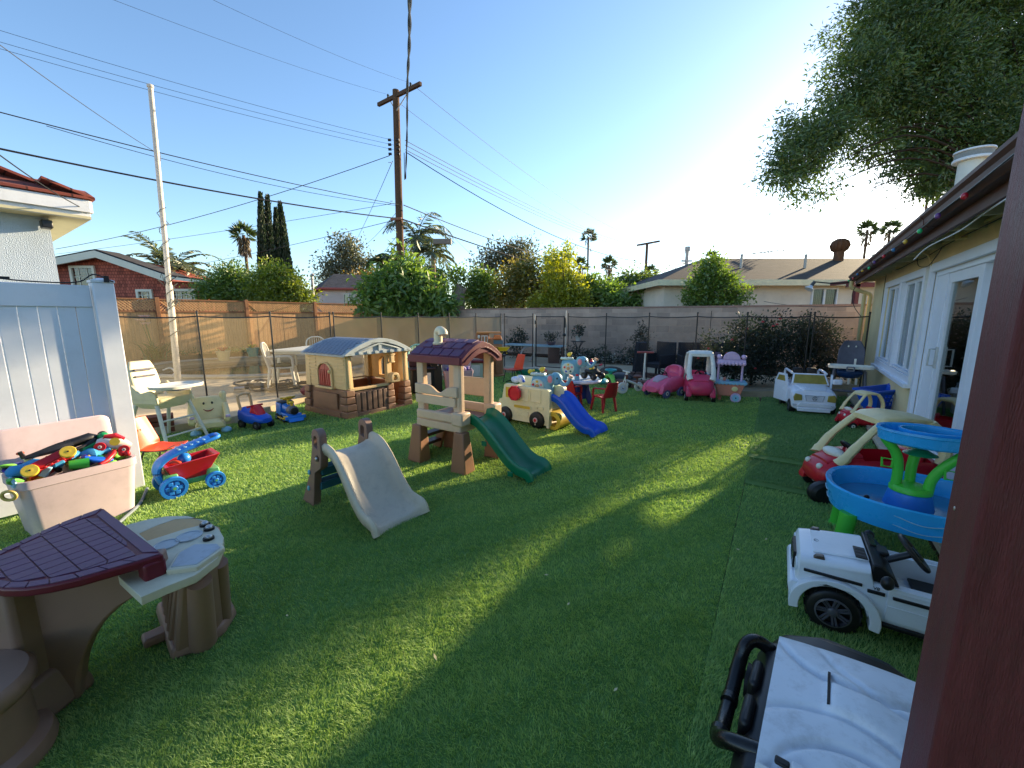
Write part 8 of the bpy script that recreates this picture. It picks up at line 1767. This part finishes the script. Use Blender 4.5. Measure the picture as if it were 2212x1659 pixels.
# ---- white boxy ride-on off-roader ----
wc = plastic('offroad_white', 228,234,242, rough=.18, dirt=.06, var=.02); bk2 = plastic('offroad_black', 22,22,25, rough=.4, dirt=.08)
t = thing('offroad_ride_on', 'white boxy ride-on off-road car with black trim and black steering wheel', 'toy car', (1.90,1.76,0), 146.8); t.scale = (.82,.95,.82)
HWD = .21
b = MB(); secs = ((.555,.175,.17,.375,7),(.54,.195,.15,.40,8),(.46,.20,.14,.415,8),(.22,.205,.13,.44,9),(.20,.205,.13,.36,9),(-.45,.205,.13,.36,9),(-.47,.195,.14,.35,8))
b.rings([superring(x,hw,z0,z1,p,40) for x,hw,z0,z1,p in secs]); body = b.build('body', wc, t)
c = MB(); c.box((-.13,0,.42),(.58,.31,.40)); boolcut(body, c.build('cut', bk2))
for sy in (-1,1):
    c = MB(); c.lathe([(.001,-.08),(.158,-.08),(.158,.08),(.001,.08)], 28, (.365,sy*.19,.125), 'y'); boolcut(body, c.build('cut', bk2))
    # fender flare
    b = MB(); n = 16; arcp = [(.365+.165*math.cos(a), .125+.165*math.sin(a)) for a in [R(-10+200*k/n) for k in range(n+1)]]; arco = [(.365+.205*math.cos(a)*(1.05), .13+.195*math.sin(a)) for a in [R(-12+204*k/n) for k in range(n+1)]]
    b.prism(arcp+arco[::-1], .075, 'y', sy*.20); b.build('fender_flare', wc, body, bev=.008)
    tire = MB(); r = .132; prof = [(r*.62,-.05),(r*.9,-.05),(r*.97,-.043),(r,-.03),(r,.03),(r*.97,.043),(r*.9,.05),(r*.62,.05)]; tire.lathe(prof, 40, (.365,sy*.185,r), 'y', cap=False); tire.lathe([(.001,-.02),(r*.66,-.02),(r*.66,.02),(.001,.02)], 30, (.365,sy*.185,r), 'y'); wt_ = tire.build('wheel', bk2, t)
    b = MB()
    for k in range(30): a = 2*PI*k/30; b.at((.365+math.cos(a)*r,sy*.185+.02*(-1)**k,r+math.sin(a)*r),(0,-a,0)); b.box((0,0,0),(.010,.048,.016))
    b.at(); b.build('tread', bk2, wt_)
    b = MB(); rimr = r*.66; b.lathe([(rimr*.86,-.006),(rimr,-.010),(rimr,.055),(rimr*.9,.058)], 30, (.365,sy*.185,r), 'y', cap=False) if sy>0 else b.lathe([(rimr*.9,-.058),(rimr,-.055),(rimr,.01),(rimr*.86,.006)], 30, (.365,sy*.185,r), 'y', cap=False)
    for k in range(7):
        for da in (-.11,.11):
            a = 2*PI*k/7+da; a_in = 2*PI*k/7+da*2.6; b.tube([(.365+.25*rimr*math.cos(a_in), sy*.225, r+.25*rimr*math.sin(a_in)),(.365+.95*rimr*math.cos(a), sy*.232, r+.95*rimr*math.sin(a))], .0065, 6)
    b.lathe([(.001,.03),(rimr*.3,.03),(rimr*.3,.05),(rimr*.2,.056),(.001,.056)], 18, (.365,sy*.185,r), 'y') if sy>0 else b.lathe([(.001,-.056),(rimr*.3,-.05),(rimr*.3,-.03)], 18, (.365,sy*.185,r), 'y')
    b.build('rim', plastic('offroad_rim', 84,84,92, rough=.3), wt_)
    b = MB(); b.box((.385,sy*.208,.335),(.27,.012,.016)); b.build('side_moulding', bk2, t, bev=.003)
    b = MB(); b.box((.19,sy*.212,.315),(.075,.012,.018)); b.build('side_vent', bk2, t, bev=.003)
    b = MB(); b.box((.04,sy*.212,.31),(.16,.012,.018)); b.box((-.12,sy*.212,.305),(.11,.014,.022)); b.build('door_moulding', bk2, t, bev=.003)
    b = MB(); b.prism([(.14,.17),(.14,.365),(-.26,.36),(-.26,.17)], .006, 'y', sy*.207); b.build('door', wc, t, bev=.002)
    for z_ in (.255,.345): b = MB(); b.box((-.06,sy*.211,z_),(.39,.004,.004)); b.build('door_crease', wc, t)
    b = MB(); b.box((-.08,sy*.19,.135),(.5,.05,.022)); b.build('side_step', bk2, t, bev=.004)
    b = MB(); b.prism([(.42,.405),(.48,.405),(.465,.425),(.43,.428)], .03, 'y', sy*.165); b.build('indicator', plastic('smoke_brown', 84,72,64, rough=.3), t, bev=.004)
    b = MB(); b.lathe([(.001,.535),(.032,.538),(.034,.556),(.028,.560),(.001,.561)],22,(0,sy*.145,.325),'x'); hl = b.build('headlight', plastic('smoke_lens', 60,58,52, rough=.15), t)
    b = MB(); b.tube([(.556,sy*.145+.036*math.cos(2*PI*k/20),.325+.036*math.sin(2*PI*k/20)) for k in range(20)], .005, 6, closed=True); b.build('headlight_ring', wc, hl)
    b = MB(); b.box((.578,sy*.15,.19),(.02,.09,.05)); b.build('bumper_intake', bk2, t, bev=.005)
    b = MB(); b.sph((.16,sy*.25,.41),(.03,.026,.038)); b.cyl((.16,sy*.20,.36),(.16,sy*.24,.38),.010); b.build('mirror', bk2, t)
b = MB(); b.prism([(.52,.12),(.575,.13),(.592,.22),(.578,.245),(.52,.245)], .41, 'y', 0); b.build('bumper', wc, t, bev=.01)
b = MB(); b.box((.56,0,.315),(.02,.20,.11)); b.build('grille', bk2, t, bev=.004)
b = MB()
for k in range(9): b.box((.572,-.08+k*.02,.315),(.008,.006,.095))
b.build('grille_bars', chrome, t)
b = MB(); b.prism([(.22,.44),(.48,.413),(.48,.423),(.22,.456)], .26, 'y', 0); b.build('hood_panel', wc, t, bev=.006)
b = MB(); b.tube([(.42-.0,.012*math.cos(2*PI*k/16),.424+.0) if False else (.455+.012*math.cos(2*PI*k/16),.012*math.sin(2*PI*k/16),.4265) for k in range(16)], .0018, 5, closed=True); b.build('round_emblem', gry, t)
b = MB(); b.box((.255,.08,.456),(.055,.12,.008)); hv = b.build('hood_vent', bk2, t, bev=.003)
b = MB()
for k in range(3): b.box((.255,.045+k*.035,.461),(.045,.004,.003))
b.build('vent_slats', gry, hv)
b = MB(); b.prism([(.215,.36),(.215,.462),(.17,.46),(.11,.40),(.09,.36)], .37, 'y', 0); b.box((.14,-.03,.44),(.06,.09,.03)); b.build('dashboard', bk2, t, bev=.008)
b = MB(); b.box((.18,-.09,.465),(.03,.13,.01)); b.build('screen', plastic('screen_dark', 30,32,36, rough=.1), t)
b = MB(); b.cyl((.12,.02,.42),(.03,.02,.485),.018); b.build('steering_column', bk2, t); sw = ring(t, 'steering_wheel', (.015,.02,.50), .095, .013, bk2, (0,R(-50),0))
b = MB(); b.box((-.22,0,.24),(.40,.30,.02)); b.box((-.36,0,.34),(.06,.26,.22)); b.box((-.28,0,.29),(.16,.26,.06)); b.build('seat', bk2, t, bev=.02)
text('V8', .026, bk2, t, (.19,.2095,.337), (PI/2,0,PI), .001)
# ---- white and black buggy, closest ----
hoodw = plastic('buggy_hood_white', 222,228,236, rough=.5, dirt=.35, var=.05)
t = thing('buggy_ride_on', 'weathered white-hooded black ride-on buggy with tubular front bumper, nearest the camera', 'toy car', (.985,.83,0), 141.5)
def hood(u, v):
    x = lerp(.305,-.04,u); y = lerp(.27,-.245,v); z = .50-.028*(1-u)**2-.03*abs(2*v-1)**6
    def crv(cx_, cy_, r_, w_, a_, sg=1):
        d = math.hypot((x-cx_), (y-cy_)); g_ = math.exp(-((d-r_)/w_)**2); ang = math.atan2(y-cy_, x-cx_); m = max(0, math.cos(ang-a_))**1.2; return g_*m*sg
    z += .017*crv(.10,-.28,.22,.010,PI/2,-1)+.017*crv(-.08,-.32,.30,.010,PI*.55,-1)+.018*crv(.12,.30,.16,.010,-PI/2,-1)+.015*crv(.16,.27,.22,.010,-PI*.6,-1)+.015*crv(-.10,.05,.08,.009,-.3,-1)+.012*math.exp(-((y-.02)/.07)**2)*max(0,u-.12)
    z += .016*math.exp(-((y+.03)/.085)**4)*(1/(1+math.exp(-(.175-x)*160)))*max(0,min(1,(x+.02)/.12))
    return (x,y,z)
b = MB(); b.sheet(hood, 90, 110, .012); hd_ = b.build('hood', hoodw, t, ang=70)
b = MB(); b.box((.176,-.03,.497),(.006,.12,.012)); b.build('hood_scoop', blk_p, hd_)
b = MB(); b.rings([[(.30,.272,.462),(-.04,.272,.49),(-.04,.315,.40),(.28,.315,.37)],[(.305,.277,.458),(-.04,.277,.486),(-.04,.32,.40),(.28,.32,.37)]]); b.build('hood_flange', hoodw, t)
for y in (.24,-.12): b = MB(); b.box((-.045,y,.487),(.02,.05,.012)); h2 = b.build('hinge', hoodw, t, bev=.004); b = MB(); b.box((-.055,y,.492),(.014,.02,.012)); b.build('hinge_pin', blk_p, h2)
b = MB(); b.box((.255,.25,.474),(.03,.02,.010)); h3 = b.build('latch', blk_p, t, bev=.004); b = MB(); b.box((.225,.248,.480),(.025,.018,.010)); b.build('latch_clip', hoodw, h3, bev=.003)
b = MB(); b.prism([(.285,.435),(.33,.42),(.36,.36),(.35,.20),(.28,.12),(-.10,.12),(-.55,.14),(-.55,.30),(-.30,.34),(-.08,.42),(-.03,.42),(.20,.42)], .50, 'y', .02); b.build('chassis', bk2, t, bev=.025)
for y in (.30,-.26):
    b = MB(); b.prism([(.30,.40),(.20,.44),(.02,.44),(-.10,.38),(-.14,.30),(.36,.30)], .12, 'y', y+(.03 if y>0 else -.02)); b.build('fender', bk2, t, bev=.03, seg=3); 
    b = MB(); b.lathe([(.06,-.05),(.13,-.05),(.145,-.03),(.145,.03),(.13,.05),(.06,.05)], 26, (.12,y+(.03 if y>0 else -.02),.145), 'y'); b.build('wheel', blk_p, t)
for y in (-.05,.1): b = MB(); b.box((.345,y,.40),(.03,.11,.07)); b.build('front_panel', bk2, t, bev=.012)
tb2 = plastic('bumper_tube_black', 14,14,16, rough=.25)
b = MB(); b.tube(bez([(.30,-.20,.40),(.36,-.19,.43),(.39,-.16,.42),(.40,-.12,.37),(.402,0,.33),(.402,.10,.33),(.40,.17,.36),(.37,.20,.40),(.30,.20,.42)],6), .021, 14); b.build('bumper_bar', tb2, t)
for y in (-.12,.0,.14): b = MB(); b.lathe([(.0235,-.012),(.0235,.012)],14,(.402,y,.335 if y==0 else .345),'y'); b.build('bumper_collar', tb2, t)
b = MB(); b.lathe([(.001,.33),(.045,.34),(.05,.37),(.001,.375)],18,(0,-.06,.38),'x'); b.build('spot_lamp', blk_p, t)
b = MB(); b.tube(bez([(.35,.26,.36),(.375,.27,.35),(.38,.28,.29),(.36,.28,.25),(.345,.27,.27)],5), .010, 8); b.build('tow_hook', rd2, t)
b = MB(); b.rings([superring(x,.24,z0,z1,5,24) for x,z0,z1 in ((-.08,.40,.475),(-.14,.40,.52),(-.24,.36,.53),(-.30,.34,.45))]); ds_ = b.build('dashboard', bk2, t)
b = MB()
for k in range(6): b.box((-.12,.06+k*.03,.509),(.05,.008,.008)); 
b.build('vent_slots', blk_p, ds_)
b = MB(); b.rings([superring(x,.08,.50,z1,3,16,cy=-.30) for x,z1 in ((-.10,.52),(-.13,.60),(-.18,.62),(-.20,.56))]); b.cyl((-.15,-.27,.42),(-.15,-.28,.52),.02); b.build('side_mirror', bk2, t)

lf = pmat('dry_leaf', S(206,196,150), .8, .2, .2, 20)
for k, (x,y) in enumerate(((1594,1187),(1228,1305),(1180,1242),(765,1008),(1655,1165),(940,1420),(1330,1490),(620,1330),(1100,905),(1490,930),(1700,955),(1605,1420))):
    p = G(x,y,.034); b = MB(); L_ = random.uniform(.022,.04); b.rings([[(-L_/2,0,0),(0,.006,.002),(L_/2,0,.003),(0,-.006,.001)],[(-L_/2,0,.0012),(0,.006,.0034),(L_/2,0,.0044),(0,-.006,.0024)]])
    o = b.build('fallen_leaf', lf); o.location = p; o.rotation_euler = (random.uniform(-.3,.3),random.uniform(-.3,.3),random.uniform(0,6)); tag(o, 'tiny pale dry leaf fallen on the turf', 'leaf', 'dry leaves fallen on the turf')
